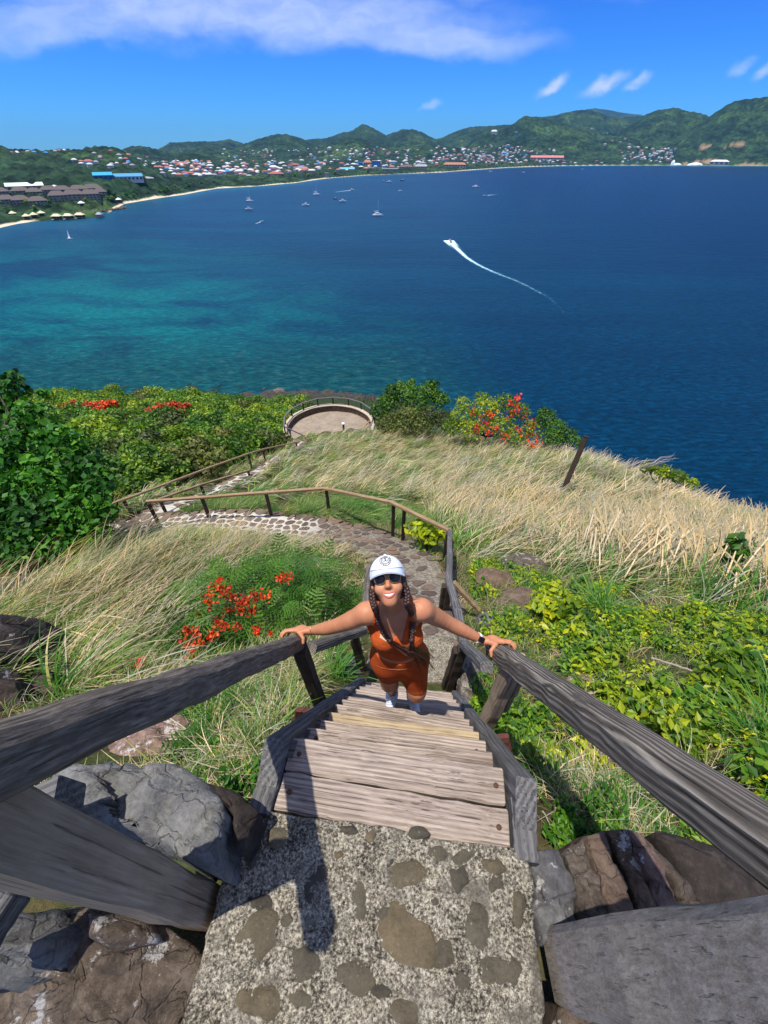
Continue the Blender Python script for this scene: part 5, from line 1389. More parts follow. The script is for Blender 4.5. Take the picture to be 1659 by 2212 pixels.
def limbs(root, targets, r0, seed, m=m_bark, name="trunk", parent=None):
    r = random.Random(seed); b = MB(); root = Vector(root)
    fork = root.lerp(sum((Vector(t_) for t_ in targets), Vector())/len(targets), .45)
    b.tube([root, root.lerp(fork, .5)+Vector((r.uniform(-.1, .1), r.uniform(-.1, .1), 0)), fork], [r0, r0*.8, r0*.7], 8)
    for t_ in targets:
        t_ = Vector(t_); m_ = fork.lerp(t_, .5)+Vector((r.uniform(-.2, .2), r.uniform(-.2, .2), r.uniform(-.05, .2)))*min(1, r0*8)
        b.tube([fork, m_, t_], [r0*.55, r0*.35, r0*.12], 6)
        for q_ in range(2): b.tube([m_, m_.lerp(t_, .6)+Vector((r.uniform(-.4, .4), r.uniform(-.4, .4), r.uniform(0, .4)))*min(1, r0*8)], [r0*.2, r0*.05], 5)
    return b.build(name, m, parent, True)

# ---- the big dark broad-leaved tree at the left
rs_ = random.Random(11); lob = []
for (u, v, d, r) in ((20, 850, 8.6, .34), (70, 905, 8.4, .42), (-20, 920, 8.6, .6), (130, 960, 8.2, .45), (40, 980, 8.2, .6), (185, 1010, 8.1, .38), (110, 1045, 7.9, .6), (215, 1050, 8.0, .33), (0, 1070, 8.1, .7), (180, 1100, 7.8, .45), (90, 1130, 7.8, .6), (235, 1105, 7.9, .22), (205, 1150, 7.8, .33),
                     (10, 1160, 7.9, .6), (130, 1180, 7.7, .45), (60, 1205, 7.7, .45), (-90, 1000, 8.6, .9), (-100, 1150, 8.4, .9), (60, 1000, 9.2, .9), (150, 1060, 9.0, .8), (20, 1100, 9.0, .9), (-30, 870, 8.8, .4), (95, 850, 8.5, .12), (165, 965, 8.2, .25), (30, 820, 8.6, .18)):
    p = W(u, v, d); lob.append((p.x, p.y, p.z, r, r*.9))
bt_ = W(60, 1235, 8.6); bz = gz(bt_.x, bt_.y)
tr = thing("broadleaf_tree", "big dark green broad-leaved tree at the left edge beside the cobbled path", "tree", (bt_.x, bt_.y, bz))
link("crown", crown_mesh("crown", lob, 13000, .145, m_dkleaf, 1, 1.35, .45, (.45, 1.12)), tr)
limbs((bt_.x, bt_.y, bz-.1), [l_[:3] for l_ in lob[::3]], .13, 2, parent=tr)

# ---- canopy of separate trees on the slope down to the shore
def ztop(x, y):
    z = -3.3-.438*y; k = min(1, max(0, (x/y+.47)/.20)); return z-k*y*.055
var_c = []
for s_ in range(6):
    r = random.Random(40+s_); L_ = []
    for k in range(13):
        a = r.uniform(0, 2*math.pi); q_ = r.uniform(0, 1)**.6; rr_l = r.uniform(.45, .8)
        L_.append((math.cos(a)*q_*1.7, math.sin(a)*q_*1.7, -.55*q_*q_+r.uniform(-.35, .25), rr_l, rr_l*.72))
    L_.append((0, 0, -.8, 1.5, .9))
    var_c.append(crown_mesh("crown", L_, 3400, .21, (m_canopy, m_leaf, m_olive, m_canopy, m_leaf, m_yleaf)[s_], 60+s_, 1.5, .5))
def flower_crown(s_, frac, n=3400, mm=m_leaf):
    r = random.Random(90+s_); L_ = []
    for k in range(12):
        a = r.uniform(0, 2*math.pi); q_ = r.uniform(0, 1)**.6; rr_l = r.uniform(.45, .75)
        L_.append((math.cos(a)*q_*1.8, math.sin(a)*q_*1.8, -.5*q_*q_+r.uniform(-.2, .2), rr_l, rr_l*.55))
    sp = [(l_[0]+r.uniform(-.3, .3), l_[1]-.1, l_[2]+l_[4]*.95, .34) for l_ in L_[:9]]
    return crown_mesh("crown", L_, n, .2, mm, 95+s_, 1.5, .5, m2=m_red, frac2=frac, size2=.20, spots=sp)
fl_m = [flower_crown(0, .45), flower_crown(1, .25)]
tm = MB(); tm.tube([(0, 0, 0), (.05, .02, .5), (0, 0, 1)], [.10, .08, .05], 7)
for k in range(5): a = k*1.3; tm.tube([(0, 0, .75), (.35*math.cos(a), .35*math.sin(a), 1.05)], [.045, .015], 5)
trunk_me = tm.mesh("trunk", m_bark, True)
def tree(x, y, zt, s_, me, label, group, sz=1.0, name="tree"):
    zg = gz(x, y); h = max(.8, zt-zg)
    t_ = thing(name, label, "tree", (x, y, zg), group)
    c = bpy.data.objects.new("crown", me); COL.objects.link(c); c.parent = t_; c.location = (0, 0, h-.75*s_*sz); c.scale = (s_, s_, s_*sz); c.rotation_euler = (0, 0, (x*7.7+y*3.1) % 6.28)
    k_ = bpy.data.objects.new("trunk", trunk_me); COL.objects.link(k_); k_.parent = t_; k_.scale = (1.2, 1.2, max(.5, h-1.1*s_*sz)); k_.location = (0, 0, -.1)
    return t_
r = random.Random(3); cnt = 0; placed = []
y = 13.2
look = ["mid green rounded", "dark green dense", "grey-olive loose", "deep green broad", "fresh green bushy", "yellow-green bright"]
while y < 150:
    sp = 2.5+(y-13)*.055; x = -.98*y-2
    while x < -.215*y-1.2:
        px_ = x+r.uniform(-.3, .3)*sp; py_ = y+r.uniform(-.3, .3)*sp; x += sp
        if seg_dist(np.array([px_]), np.array([py_]), path2)[0] < 2.6 or seg_dist(np.array([px_]), np.array([py_]), path1)[0] < 3.2: continue
        if math.hypot(px_-LC.x, py_-LC.y) < LR+2.6: continue
        if px_ > -10 and py_ < 14.5: continue
        s_ = sp/2.5*r.uniform(.85, 1.15); zt = ztop(px_, py_)+r.uniform(-.5, .35)*sp*.35; zg_ = gz(px_, py_)
        if py_ > 55: zt = max(zt, zg_+2.6) if zg_ > -71 else -999
        if gz(px_, py_) > zt-.9: continue
        k = r.randrange(6); zn_ = px_/py_; hz = 'on the far left' if zn_ < -.72 else ('left of the middle' if zn_ < -.52 else ('right of the middle' if zn_ < -.36 else 'nearest the lookout')); dd = "near the lower path" if py_ < 22 else ("half way down the left slope" if py_ < 42 else "close above the shore")
        placed.append((px_, py_)); tree(px_, py_, zt, s_, var_c[k], look[k]+" tree "+dd+", "+hz, "trees on the slope left of the lookout"); cnt += 1
    y += sp*(.85 if y < 70 else 1.2)
for u, v, d, k, lab in ((235, 872, 52, 0, "flame tree with the widest red flower cover near the shore"), (150, 878, 52, 1, "sparsely flowering red tree left of the widest red one"), (340, 892, 44, 1, "low tree with a strip of red flowers right of the widest red one"), (372, 884, 47, 0, "small round red flowering tree on the slope, rightmost of the red ones")):
    p = W(u, v, d); tree(p.x, p.y, p.z+.5, 1.5 if k == 0 else 1.2, fl_m[k], lab, "red flowering trees on the left slope", name="flame_tree")
# ---- bushes right of the lookout
def bush(name, label, spots, n, size, m, seed, cat="bush", m2=None, frac2=0, size2=.1, fl=None, aspect=1.5, tr=True, sq=.85, up=.5):
    L_ = []
    for (u, v, d, r) in spots: p = W(u, v, d); L_.append((p.x, p.y, p.z, r, r*sq))
    cx = sum(l_[0] for l_ in L_)/len(L_); cy = sum(l_[1] for l_ in L_)/len(L_); zg = gz(cx, cy)
    t_ = thing(name, label, cat, (cx, cy, zg))
    sp = [(*W(*q_[:3]), q_[3]) for q_ in fl] if fl else None
    L_2 = [(a, b, c, d_, e_) for a, b, c, d_, e_ in L_]
    link("foliage", crown_mesh("foliage", L_2, n, size, m, seed, aspect, up), t_)
    if fl:
        for i, q_ in enumerate(sp):
            rs = np.random.RandomState(seed*31+i); nf = 26; P2 = np.array(q_[:3])+rs.normal(0, 1, (nf, 3))*q_[3]*.45
            V, F = leaves(P2, rs.normal(0, .5, (nf, 3))+np.array((0, -.5, .7)), size2, rs, 1.15, .3)
            link("flower_cluster", npmesh("flower_cluster", V, F, m_red, False, {'var': ('POINT', np.repeat(rs.rand(nf), 4))}), t_)
    if tr: limbs((cx, cy, zg-.1), [l_[:3] for l_ in L_[::max(1, len(L_)//6)]], .05+.02*max(l_[3] for l_ in L_), seed, parent=t_, name="stem")
    return t_
bush("leafy_bush", "tall upright green bush just right of the lookout terrace", [(840, 870, 33, .9), (880, 850, 33, 1.0), (850, 850, 33, .8), (925, 850, 33, .9), (950, 865, 33, .8), (820, 890, 33, .8), (865, 835, 33, .5), (930, 832, 33, .5), (900, 880, 32.5, 1.2), (890, 825, 33, .3), (945, 828, 33, .25), (845, 836, 33, .3)], 6500, .20, m_leaf, 5)
bush("leafy_bush", "rounded olive green bush below the tall one beside the lookout", [(840, 915, 31, .9), (880, 905, 31, 1.0), (925, 900, 31, .9), (860, 930, 30.5, .8), (910, 925, 30.5, .9), (960, 905, 31, .8), (825, 930, 31, .5)], 5200, .17, m_olive, 6)
bush("flame_bush", "spreading bush covered in red flowers above the wind-blown grass", [(1000, 900, 28, .9), (1050, 885, 28, 1.0), (1090, 870, 28.5, .7), (1020, 930, 27.5, .9), (1080, 925, 27.5, 1.0), (1120, 890, 28, .8), (1150, 930, 27.5, .8), (1110, 950, 27, .8), (1040, 860, 28.5, .5), (1000, 870, 28.5, .5), (975, 925, 28, .7)], 6800, .15, m_yleaf, 7,
     m2=m_red, size2=.15, fl=[(1120, 875, 27, .5), (1135, 900, 26.8, .45), (1095, 905, 26.8, .4), (1110, 890, 26.8, .35), (1150, 915, 26.6, .4), (1140, 940, 26.4, .5), (1155, 955, 26.2, .5), (1120, 930, 26.5, .4), (1060, 895, 27, .35), (1040, 905, 27, .4), (1020, 890, 27, .3), (1075, 925, 26.5, .35), (1090, 945, 26.3, .35), (1055, 935, 26.5, .3), (1120, 860, 27.3, .3), (1030, 925, 26.7, .3), (1100, 870, 27.2, .3), (1050, 915, 26.8, .3), (1160, 965, 26, .5), (1145, 963, 26, .4)])
bush("leafy_bush", "green bush sloping down to the right of the red flowering bush", [(1180, 905, 27, .7), (1200, 925, 26.5, .7), (1225, 940, 26, .6), (1195, 950, 26, .7), (1240, 955, 25.5, .5), (1175, 890, 27.3, .4)], 3800, .14, m_leaf, 8)
bush("leafy_bush", "small bright green bush on the right skyline below the twigs", [(1400, 1012, 19.5, .35), (1435, 1022, 19, .4), (1465, 1030, 18.5, .35), (1495, 1045, 18, .3)], 1500, .12, m_yleaf, 9)
# bare twigs against the sea
tw = thing("bare_twigs", "bare grey twigs sticking out over the sea at the right skyline", "branches", tuple(W(1380, 1015, 19)))
b = MB(); r = random.Random(8)
for k in range(16):
    p0 = W(r.uniform(1330, 1400), 1012, 19); d = Vector((r.uniform(.1, 1.0), r.uniform(-.1, .2), r.uniform(.25, .8))); p1 = p0+d*.7; p2 = p1+Vector((d.x*.8, 0, d.z*.1))
    b.tube([p0, p1, p2], [.018, .012, .004], 4)
    for q_ in range(3): s0 = p0.lerp(p2, r.uniform(.3, .9)); b.tube([s0, s0+Vector((r.uniform(-.1, .3), 0, r.uniform(.05, .3)))], [.008, .003], 3)
b.build("twigs", simple("grey_twig", (.36, .33, .30), .9), tw)

# ---- scattering without particles: one geometry-nodes object per kind of ground cover
def scatter(name, label, protos, pts, rot, scl, cat="grass"):
    """pts Nx3, rot Nx3, scl N; protos are meshes kept outside the scene"""
    pts = np.asarray(pts, np.float32); n = len(pts)
    me = bpy.data.meshes.new(name); me.vertices.add(n); me.vertices.foreach_set('co', pts.ravel())
    a = me.attributes.new('rot', 'FLOAT_VECTOR', 'POINT'); a.data.foreach_set('vector', np.asarray(rot, np.float32).ravel())
    a = me.attributes.new('scl', 'FLOAT', 'POINT'); a.data.foreach_set('value', np.asarray(scl, np.float32))
    a = me.attributes.new('kind_id', 'INT', 'POINT'); a.data.foreach_set('value', (np.arange(n) % len(protos)).astype(np.int32))
    o = link(name, me); tag(o, label, cat, kind='stuff')
    ng = bpy.data.node_groups.new(name, 'GeometryNodeTree')
    ng.interface.new_socket("Geometry", in_out='INPUT', socket_type='NodeSocketGeometry'); ng.interface.new_socket("Geometry", in_out='OUTPUT', socket_type='NodeSocketGeometry')
    gi = ng.nodes.new('NodeGroupInput'); go = ng.nodes.new('NodeGroupOutput'); join = ng.nodes.new('GeometryNodeJoinGeometry')
    def na(nm, ty):
        q_ = ng.nodes.new('GeometryNodeInputNamedAttribute'); q_.data_type = ty; q_.inputs['Name'].default_value = nm; return [s for s in q_.outputs if s.enabled and s.name == 'Attribute'][0]
    for i, pm in enumerate(protos):
        po = bpy.data.objects.new(name+"_source", pm)
        oi = ng.nodes.new('GeometryNodeObjectInfo'); oi.inputs['Object'].default_value = po; oi.inputs['As Instance'].default_value = True
        ip = ng.nodes.new('GeometryNodeInstanceOnPoints'); ng.links.new(gi.outputs[0], ip.inputs['Points'])
        cmp_ = ng.nodes.new('FunctionNodeCompare'); cmp_.data_type = 'INT'; cmp_.operation = 'EQUAL'
        ints = [s for s in cmp_.inputs if s.enabled]
        ng.links.new(na('kind_id', 'INT'), ints[0]); ints[1].default_value = i
        ng.links.new(cmp_.outputs[0], ip.inputs['Selection'])
        ng.links.new(oi.outputs['Geometry'], ip.inputs['Instance'])
        er = ng.nodes.new('FunctionNodeEulerToRotation'); ng.links.new(na('rot', 'FLOAT_VECTOR'), er.inputs[0]); ng.links.new(er.outputs[0], ip.inputs['Rotation'])
        ng.links.new(na('scl', 'FLOAT'), ip.inputs['Scale']); ng.links.new(ip.outputs[0], join.inputs[0])
    ng.links.new(join.outputs[0], go.inputs[0])
    md = o.modifiers.new("scatter", 'NODES'); md.node_group = ng
    return o
def tuft(seed, n, length, width, bend, spread, base, m, vmean, vsd, droop=0.0, seg=5, stiff=1.0):
    """blades leaning towards +x"""
    rs = np.random.RandomState(seed); V = []; F = []; A = []
    for k in range(n):
        a = rs.uniform(0, 2*math.pi); rad = base*math.sqrt(rs.rand()); x0, y0 = rad*math.cos(a), rad*math.sin(a)
        L = length*rs.uniform(.55, 1.2); wd = width*rs.uniform(.6, 1.3); th = rs.normal(0, spread); dirx, diry = math.cos(th), math.sin(th)
        lean = bend*rs.uniform(.55, 1.35); p = np.array((x0, y0, -.03)); pts = [p.copy()]; ang = math.pi/2*rs.uniform(.75, 1.0)
        for s_ in range(seg):
            ang_s = ang-lean*((s_+1)/seg)**.8*1.25-droop*(s_/seg)**2
            p = p+np.array((math.cos(ang_s)*dirx, math.cos(ang_s)*diry, math.sin(ang_s)))*L/seg; pts.append(p.copy())
        side = np.array((-diry, dirx, 0)); tw_ = rs.uniform(-.7, .7); side = side*math.cos(tw_)+np.array((0, 0, 1))*math.sin(tw_)
        b0 = len(V); v_ = np.clip(rs.normal(vmean, vsd), 0, 1)
        for i, q_ in enumerate(pts):
            wl = wd*(1-(i/seg)**1.6*.9)*.5; V += [q_-side*wl, q_+side*wl]; A += [v_, v_]
        for i in range(seg): F.append((b0+2*i, b0+2*i+1, b0+2*i+3, b0+2*i+2))
    return npmesh("tuft", np.array(V), np.array(F), m, True, {'var': ('POINT', np.array(A))})
def plume(seed, n, length, m):
    """seed stems with feathery heads, blown over towards +x"""
    rs = np.random.RandomState(seed); V = []; F = []; A = []
    for k in range(n):
        th = rs.normal(0, .42); d = np.array((math.cos(th), math.sin(th), 0)); p = np.array((rs.uniform(-.5, .5), rs.uniform(-.5, .5), 0.)); L = length*rs.uniform(.8, 1.25); pts = [p]
        ang = 1.35; seg = 7
        for s_ in range(seg): a_s = ang-1.45*((s_+1)/seg)**.9; p = p+(d*math.cos(a_s)+np.array((0, 0, math.sin(a_s))))*L/seg; pts.append(p)
        side = np.cross(d, (0, 0, 1)); b0 = len(V); v_ = rs.uniform(.55, 1)
        for i, q_ in enumerate(pts):
            wl = (.0035 if i < 4 else .012*(1-(i-5)/4.0 if i > 5 else 1)); V += [q_-side*wl+np.array((0, 0, -wl*.6)), q_+side*wl+np.array((0, 0, wl*.6))]; A += [v_, v_]
        for i in range(seg): F.append((b0+2*i, b0+2*i+1, b0+2*i+3, b0+2*i+2))
    return npmesh("plume", np.array(V), np.array(F), m, True, {'var': ('POINT', np.array(A))})
rs = np.random.RandomState(21)
def field(n, x0, x1, y0, y1, ok):
    x = rs.uniform(x0, x1, n); y = rs.uniform(y0, y1, n); k = ok(x, y); x, y = x[k], y[k]
    return np.stack((x, y, ground_z(x, y)), -1)
def pd(x, y): return np.minimum(seg_dist(x, y, path1), seg_dist(x, y, path2))
rocks_xy = [(o.matrix_basis @ Vector(o.data.vertices[0].co)) for o in bpy.data.objects if o.get('category') == 'rock' and o.data]
rocks_c = []
for o in bpy.data.objects:
    if o.get('category') == 'rock' and o.type == 'MESH':
        vv = [v.co for v in o.data.vertices]; xs_ = [v.x for v in vv]; ys_ = [v.y for v in vv]
        if max(ys_) < 12: rocks_c.append(((max(xs_)+min(xs_))/2, (max(ys_)+min(ys_))/2, max(max(xs_)-min(xs_), max(ys_)-min(ys_))*.42))
def clear(x, y, k=1.0):
    m = np.ones(x.shape, bool)
    for a, b_, r_q in rocks_c: m &= np.hypot(x-a, y-b_) > r_q*k
    return m
def in_front(x, y): return (y > 2.2) | (np.abs(x-.1-.14*y) > .68)
def right_of2(x, y):
    bx_ = np.interp(y, [10, 12.2, 15.3, 20.5, 25.8, 30], [-6.6, -6.2, -5.6, -5.2, -5.0, -4.5]); return x > bx_
straw = [tuft(1, 26, 1.2, .018, 1.35, .36, .12, m_straw, .46, .36), tuft(2, 26, 1.35, .016, 1.45, .32, .12, m_straw, .58, .36), tuft(3, 26, 1.1, .020, 1.25, .5, .14, m_straw, .22, .3), plume(4, 18, 1.5, m_straw), tuft(5, 30, .95, .026, 1.1, .7, .12, m_gblade, .3, .3)]
fstraw = [tuft(11, 22, 1.35, .046, 1.3, .32, .18, m_straw, .48, .36, seg=4), tuft(12, 22, 1.5, .036, 1.4, .30, .18, m_straw, .60, .36, seg=4), tuft(13, 22, 1.15, .044, 1.2, .5, .18, m_straw, .22, .3, seg=4), plume(14, 24, 1.8, m_straw), tuft(15, 20, 1.0, .050, 1.15, .6, .18, m_gblade, .4, .3, seg=4)]
def dens(x, y, s, lo): return vnoise(x*s, y*s, 77) > lo
# the right field, near and far halves
def wind(n, a=.32, sd=.42): return np.stack((rs.normal(0, .08, n), rs.normal(0, .08, n), np.clip(rs.normal(a, sd, n), -.75, 1.0)), -1)
P1 = field(8500, .9, 17, 2.6, 12, lambda x, y: (x > 1.5+np.clip(6-y, 0, 9)*.5) & (y > 6.5-.74*(x-1.2)) & (pd(x, y) > .85) & clear(x, y, .9) & (x < 15.0-.0*y) & ~((x < 1.9) & (y < 8.4) & (y > 5.2)))
scatter("wind_blown_grass", "tall straw coloured grass blown over to the right on the near hillside", straw, P1, wind(len(P1), .30), rs.uniform(.5, .95, len(P1))*np.where(P1[:, 0] > 6.5, .8, 1))
P2 = field(7000, -5, 17.5, 9.2, 30.2, lambda x, y: (y > np.where(x > 1.2, 11.6, 9.7)+np.clip(1-x, 0, 9)*.17) & right_of2(x, y) & (pd(x, y) > 1.0) & (x < 15.5) & (np.hypot(x-LC.x, y-LC.y) > LR+.2) & (y < 29.5-np.clip(x-3, 0, 20)*.42) & (y > 11.0-.0*x))
scatter("wind_blown_grass", "paler tall grass streaming across the crest beyond the curved fence", fstraw, P2, wind(len(P2), .25, .2), rs.uniform(.5, .88, len(P2)))
P2b = field(2000, -6.5, 3.5, 8.3, 11.2, lambda x, y: (seg_dist(x, y, path1) > .85) & (y > 8.4+np.clip(-x-1, 0, 9)*.25) & (pd(x, y) > .9) & dens(x, y, 1.1, .2))
scatter("wind_blown_grass", "greener grass between the cobbled path and the curved fence", [straw[0], straw[4], straw[2], tuft(6, 50, .7, .013, .8, .8, .2, m_gblade, .35, .25)], P2b, wind(len(P2b), .3, .4), rs.uniform(.28, .5, len(P2b)))
# mound left of the path
def near_land(x, y): return (y > 1.0) | (np.abs(x) > 1.9)
P3 = field(3600, -6.6, -.2, 1.6, 8.2, lambda x, y: (seg_dist(x, y, path1) > 1.05) & (np.hypot(x+1.85, (y-3.1)) > .8) & (np.hypot(x+1.7, (y-4.3)) > .45) & (np.hypot(x+.95, (y-3.6)) > .7) & (np.hypot(x+2.2, (y-2.2)) > .5) & clear(x, y, .8) & (x < -.75-.10*y+np.clip(y-3, 0, 9)*.12) & (y < 8.1+.10*(x+3)) & ~((x > -2.6) & (y > 2.0) & (y < 5.5) & (x > -3.2+.25*(y-2))) & in_front(x, y))
scatter("wind_blown_grass", "dense mound of green and straw grass left of the steps", [straw[0], straw[1], straw[4], straw[1], straw[3], straw[2], straw[1], tuft(7, 50, .9, .014, 1.1, .6, .2, m_gblade, .5, .25, .5)], P3, np.stack((rs.normal(0, .1, len(P3)), rs.normal(0, .1, len(P3)), rs.normal(.45, .35, len(P3))), -1), rs.uniform(.42, .72, len(P3))*np.clip(.22+seg_dist(P3[:, 0], P3[:, 1], path1)*.27, .42, 1))
# drooping tufts close below the left handrail
P4 = field(1400, -3.6, -.65, .7, 3.6, lambda x, y: clear(x, y, .85) & (x < -.72-.0*y) & (y > .85+.5*np.clip(-x-.9, 0, 3)) & dens(x, y, 1.6, .30))
scatter("grass_tufts", "drooping mixed green and dry tufts under the left handrail", [tuft(8, 34, .55, .010, 1.3, 1.6, .12, m_gblade, .55, .3, .9), tuft(9, 34, .6, .008, 1.4, 1.5, .12, m_straw, .55, .3, .9), tuft(10, 26, .5, .012, 1.2, 1.8, .12, m_straw, .7, .2, .8)], P4, np.stack((rs.normal(0, .15, len(P4)), rs.normal(0, .15, len(P4)), rs.uniform(0, 6.28, len(P4))), -1), rs.uniform(.5, 1.0, len(P4)))
P5 = field(1500, -12, -5.5, 7.5, 30, lambda x, y: (pd(x, y) > .8) & ~right_of2(x, y) & (seg_dist(x, y, path2) < 2.2))
scatter("wind_blown_grass", "strip of dry grass between the outer fence and the trees", fstraw, P5, wind(len(P5), .4, .3), rs.uniform(.4, .8, len(P5)))
# dry low litter everywhere near
P6 = field(5800, -4, 6.5, .3, 9.5, lambda x, y: (seg_dist(x, y, path1) > .62) & in_front(x, y) & clear(x, y, .8) & ((np.abs(x) > .75) | (y > 2.2)) & ((y > .7) | (x > .8)))
scatter("dry_ground_grass", "short dry grass and litter covering the near ground", [tuft(16, 26, .16, .006, .9, 3, .16, m_straw, .6, .25, seg=3), tuft(17, 26, .14, .006, .8, 3, .16, m_gblade, .6, .3, seg=3), tuft(18, 18, .22, .005, 1.4, 3, .18, m_straw, .75, .2, seg=3)], P6, np.stack((rs.normal(0, .1, len(P6)), rs.normal(0, .1, len(P6)), rs.uniform(0, 6.28, len(P6))), -1), rs.uniform(.5, 1.3, len(P6)))
# ---- leafy ground cover right of the steps
def sprig(seed, nst, h, nl, size, m, spread=.22, aspect=1.9):
    rs = np.random.RandomState(seed); P = []; N = []
    b = MB()
    for s_ in range(nst):
        a = rs.uniform(0, 6.28); tip = np.array((math.cos(a)*spread*rs.rand(), math.sin(a)*spread*rs.rand(), h*rs.uniform(.5, 1.1)))
        b.tube([(0, 0, -.03), tuple(tip*.5+np.array((.01, 0, .02))), tuple(tip)], [.005, .004, .002], 4)
        for k in range(nl):
            t_ = .25+.75*(k+1)/nl; a2 = k*2.4+a; off = np.array((math.cos(a2), math.sin(a2), .25))*size*.55
            P.append(tip*t_+off); N.append((math.cos(a2)*.5, math.sin(a2)*.5-.1, 1))
    V, F = leaves(np.array(P), np.array(N), size, rs, aspect, .5, .28)
    nb = len(b.v); vs = np.concatenate((np.array(b.v), V)); fq = np.array([f for f in b.f if len(f) == 4]); 
    A = np.concatenate((np.full(nb, .3), np.repeat(np.clip(rs.normal(.5, .25, len(P)), 0, 1), 4)))
    return npmesh("sprig", vs, [fq, F+nb], m, False, {'var': ('POINT', A)})
sprigs = [sprig(1, 6, .26, 7, .085, m_yleaf), sprig(2, 5, .20, 8, .075, m_yleaf), sprig(3, 6, .30, 7, .09, m_leaf), sprig(4, 5, .18, 9, .055, m_yleaf)]
def gcov(x, y): return (x > .78+.17*y-.0) & (y < 6.1-.66*(x-1.2)) & clear(x, y, .75) & in_front(x, y)
P7 = field(2300, .72, 7, .36, 6.3, lambda x, y: gcov(x, y) & dens(x+3, y, 1.3, .47) & ~((x > 1.05) & (x < 2.1) & (y < 1.15) & (y > .55)) & (seg_dist(x, y, path1) > .8))
scatter("leafy_ground_cover", "bright yellow-green broad leaved plants covering the slope right of the steps", sprigs, P7, np.stack((rs.normal(.1, .2, len(P7)), rs.normal(0, .2, len(P7)), rs.uniform(0, 6.28, len(P7))), -1), rs.uniform(.55, 1.15, len(P7)), "ground cover")
P8 = field(620, .8, 9, .7, 7.5, lambda x, y: (x > .8+.17*y) & (y < 7.5-.4*(x-1.2)) & dens(x, y+4, .9, .52) & clear(x, y, .8) & (seg_dist(x, y, path1) > .9))
scatter("grass_tufts", "upright green tufts among the leafy plants right of the steps", [tuft(21, 40, .5, .009, .8, 1.2, .10, m_gblade, .4, .25, .5), tuft(22, 36, .45, .007, 1.0, 1.4, .12, m_straw, .5, .3, .6)], P8, np.stack((rs.normal(0, .1, len(P8)), rs.normal(0, .1, len(P8)), rs.normal(.3, .8, len(P8))), -1), rs.uniform(.6, 1.15, len(P8)))
P9 = np.concatenate((field(620, .55, 1.75, .30, 1.35, lambda x, y: in_front(x, y) & clear(x, y, .7)), field(420, -2.1, -.62, .42, 1.3, lambda x, y: in_front(x, y) & clear(x, y, .9))))
scatter("weeds", "small weeds and dry stalks at the edges of the landing", [tuft(41, 20, .13, .006, .9, 3, .07, m_gblade, .4, .3, seg=3), tuft(42, 22, .16, .004, 1.3, 3, .09, m_straw, .7, .2, seg=3), sprig(43, 4, .10, 6, .035, m_fern, .07)], P9, np.stack((rs.normal(0, .15, len(P9)), rs.normal(0, .15, len(P9)), rs.uniform(0, 6.28, len(P9))), -1), rs.uniform(.6, 1.5, len(P9)))
# ---- single plants that stand out
def single(name, label, u, v, d, me, s_, cat="plant", rz=0, part="foliage"):
    p = W(u, v, d); z = gz(p.x, p.y); t_ = thing(name, label, cat, (p.x, p.y, z))
    o = bpy.data.objects.new(part, me); COL.objects.link(o); o.parent = t_; o.scale = (s_,)*3; o.rotation_euler = (0, 0, rz); return t_
bigtuft = tuft(31, 150, .75, .016, .75, 2.2, .14, m_gblade, .35, .22, .5)
single("grass_tuft", "large upright blue-green grass tuft at the right edge above the rail", 1600, 1650, 3.25, bigtuft, 1.0, "grass tuft", .5)
single("grass_tuft", "dark green arching tuft in the grass right of the outcrop", 1290, 1345, 6.0, bigtuft, 1.1, "grass tuft", 3.2)
single("grass_tuft", "green tuft beside the fence bend behind the woman", 1000, 1160, 9.4, tuft(32, 90, .7, .018, 1.0, .6, .2, m_gblade, .3, .2), 1.4, "grass tuft", .2)
single("grass_tuft", "green tuft at the right end of the fence on the cobbled path", 760, 1105, 12.4, tuft(33, 90, .7, .02, 1.1, .5, .25, m_gblade, .3, .2), 1.6, "grass tuft", .1)
single("grass_tuft", "bright arching green blades right behind the left handrail post", 720, 1440, 4.2, tuft(34, 70, .62, .016, 1.2, 1.2, .1, m_gblade, .25, .2, .8), 1.0, "grass tuft", 1.2)
single("grass_tuft", "blue-green long leaves hanging below the flowering shrub", 340, 1440, 4.3, tuft(35, 40, .8, .022, 1.4, 1.0, .1, m_gblade, .15, .12, 1.0), .9, "grass tuft", -2.2)
def shrubby(label, u, v, d, s_, m=m_yleaf, seed=1, n=420, leaf=.075):
    p = W(u, v, d); z = gz(p.x, p.y); r = random.Random(seed); L_ = []
    for k in range(8): a = r.uniform(0, 6.28); q_ = r.uniform(0, .22); L_.append((math.cos(a)*q_, math.sin(a)*q_, r.uniform(.08, .34), r.uniform(.09, .16), r.uniform(.09, .15)))
    t_ = thing("leafy_shrub", label, "shrub", (p.x, p.y, z)); me = crown_mesh("foliage", L_, n, leaf, m, seed, 1.8, .7); o = bpy.data.objects.new("foliage", me); COL.objects.link(o); o.parent = t_; o.scale = (s_,)*3
    b = MB(); [b.tube([(0, 0, -.05), (l_[0]*.6, l_[1]*.6, l_[2])], [.008, .003], 4) for l_ in L_]; q_ = b.build("stem", m_bark, None); q_.parent = t_; q_.scale = (s_,)*3
shrubby("bright leafy shrub under the rail bend beside the brown outcrop", 1175, 1330, 5.6, 1.5, seed=3, n=600)
shrubby("yellow-green shrub growing against the fence post bend", 925, 1175, 9.3, 1.8, seed=4, n=500, leaf=.09)
shrubby("low leafy shrub touching the right of the steps near the red board", 1150, 1640, 2.9, .8, seed=5)
shrubby("leafy shrub hard against the right side of the steps", 1060, 1500, 3.9, 1.0, m_leaf, 6)
shrubby("small leafy plant growing at the corner of the step head and landing", 1200, 1800, 2.1, .45, m_fern, 7, 260, .07)
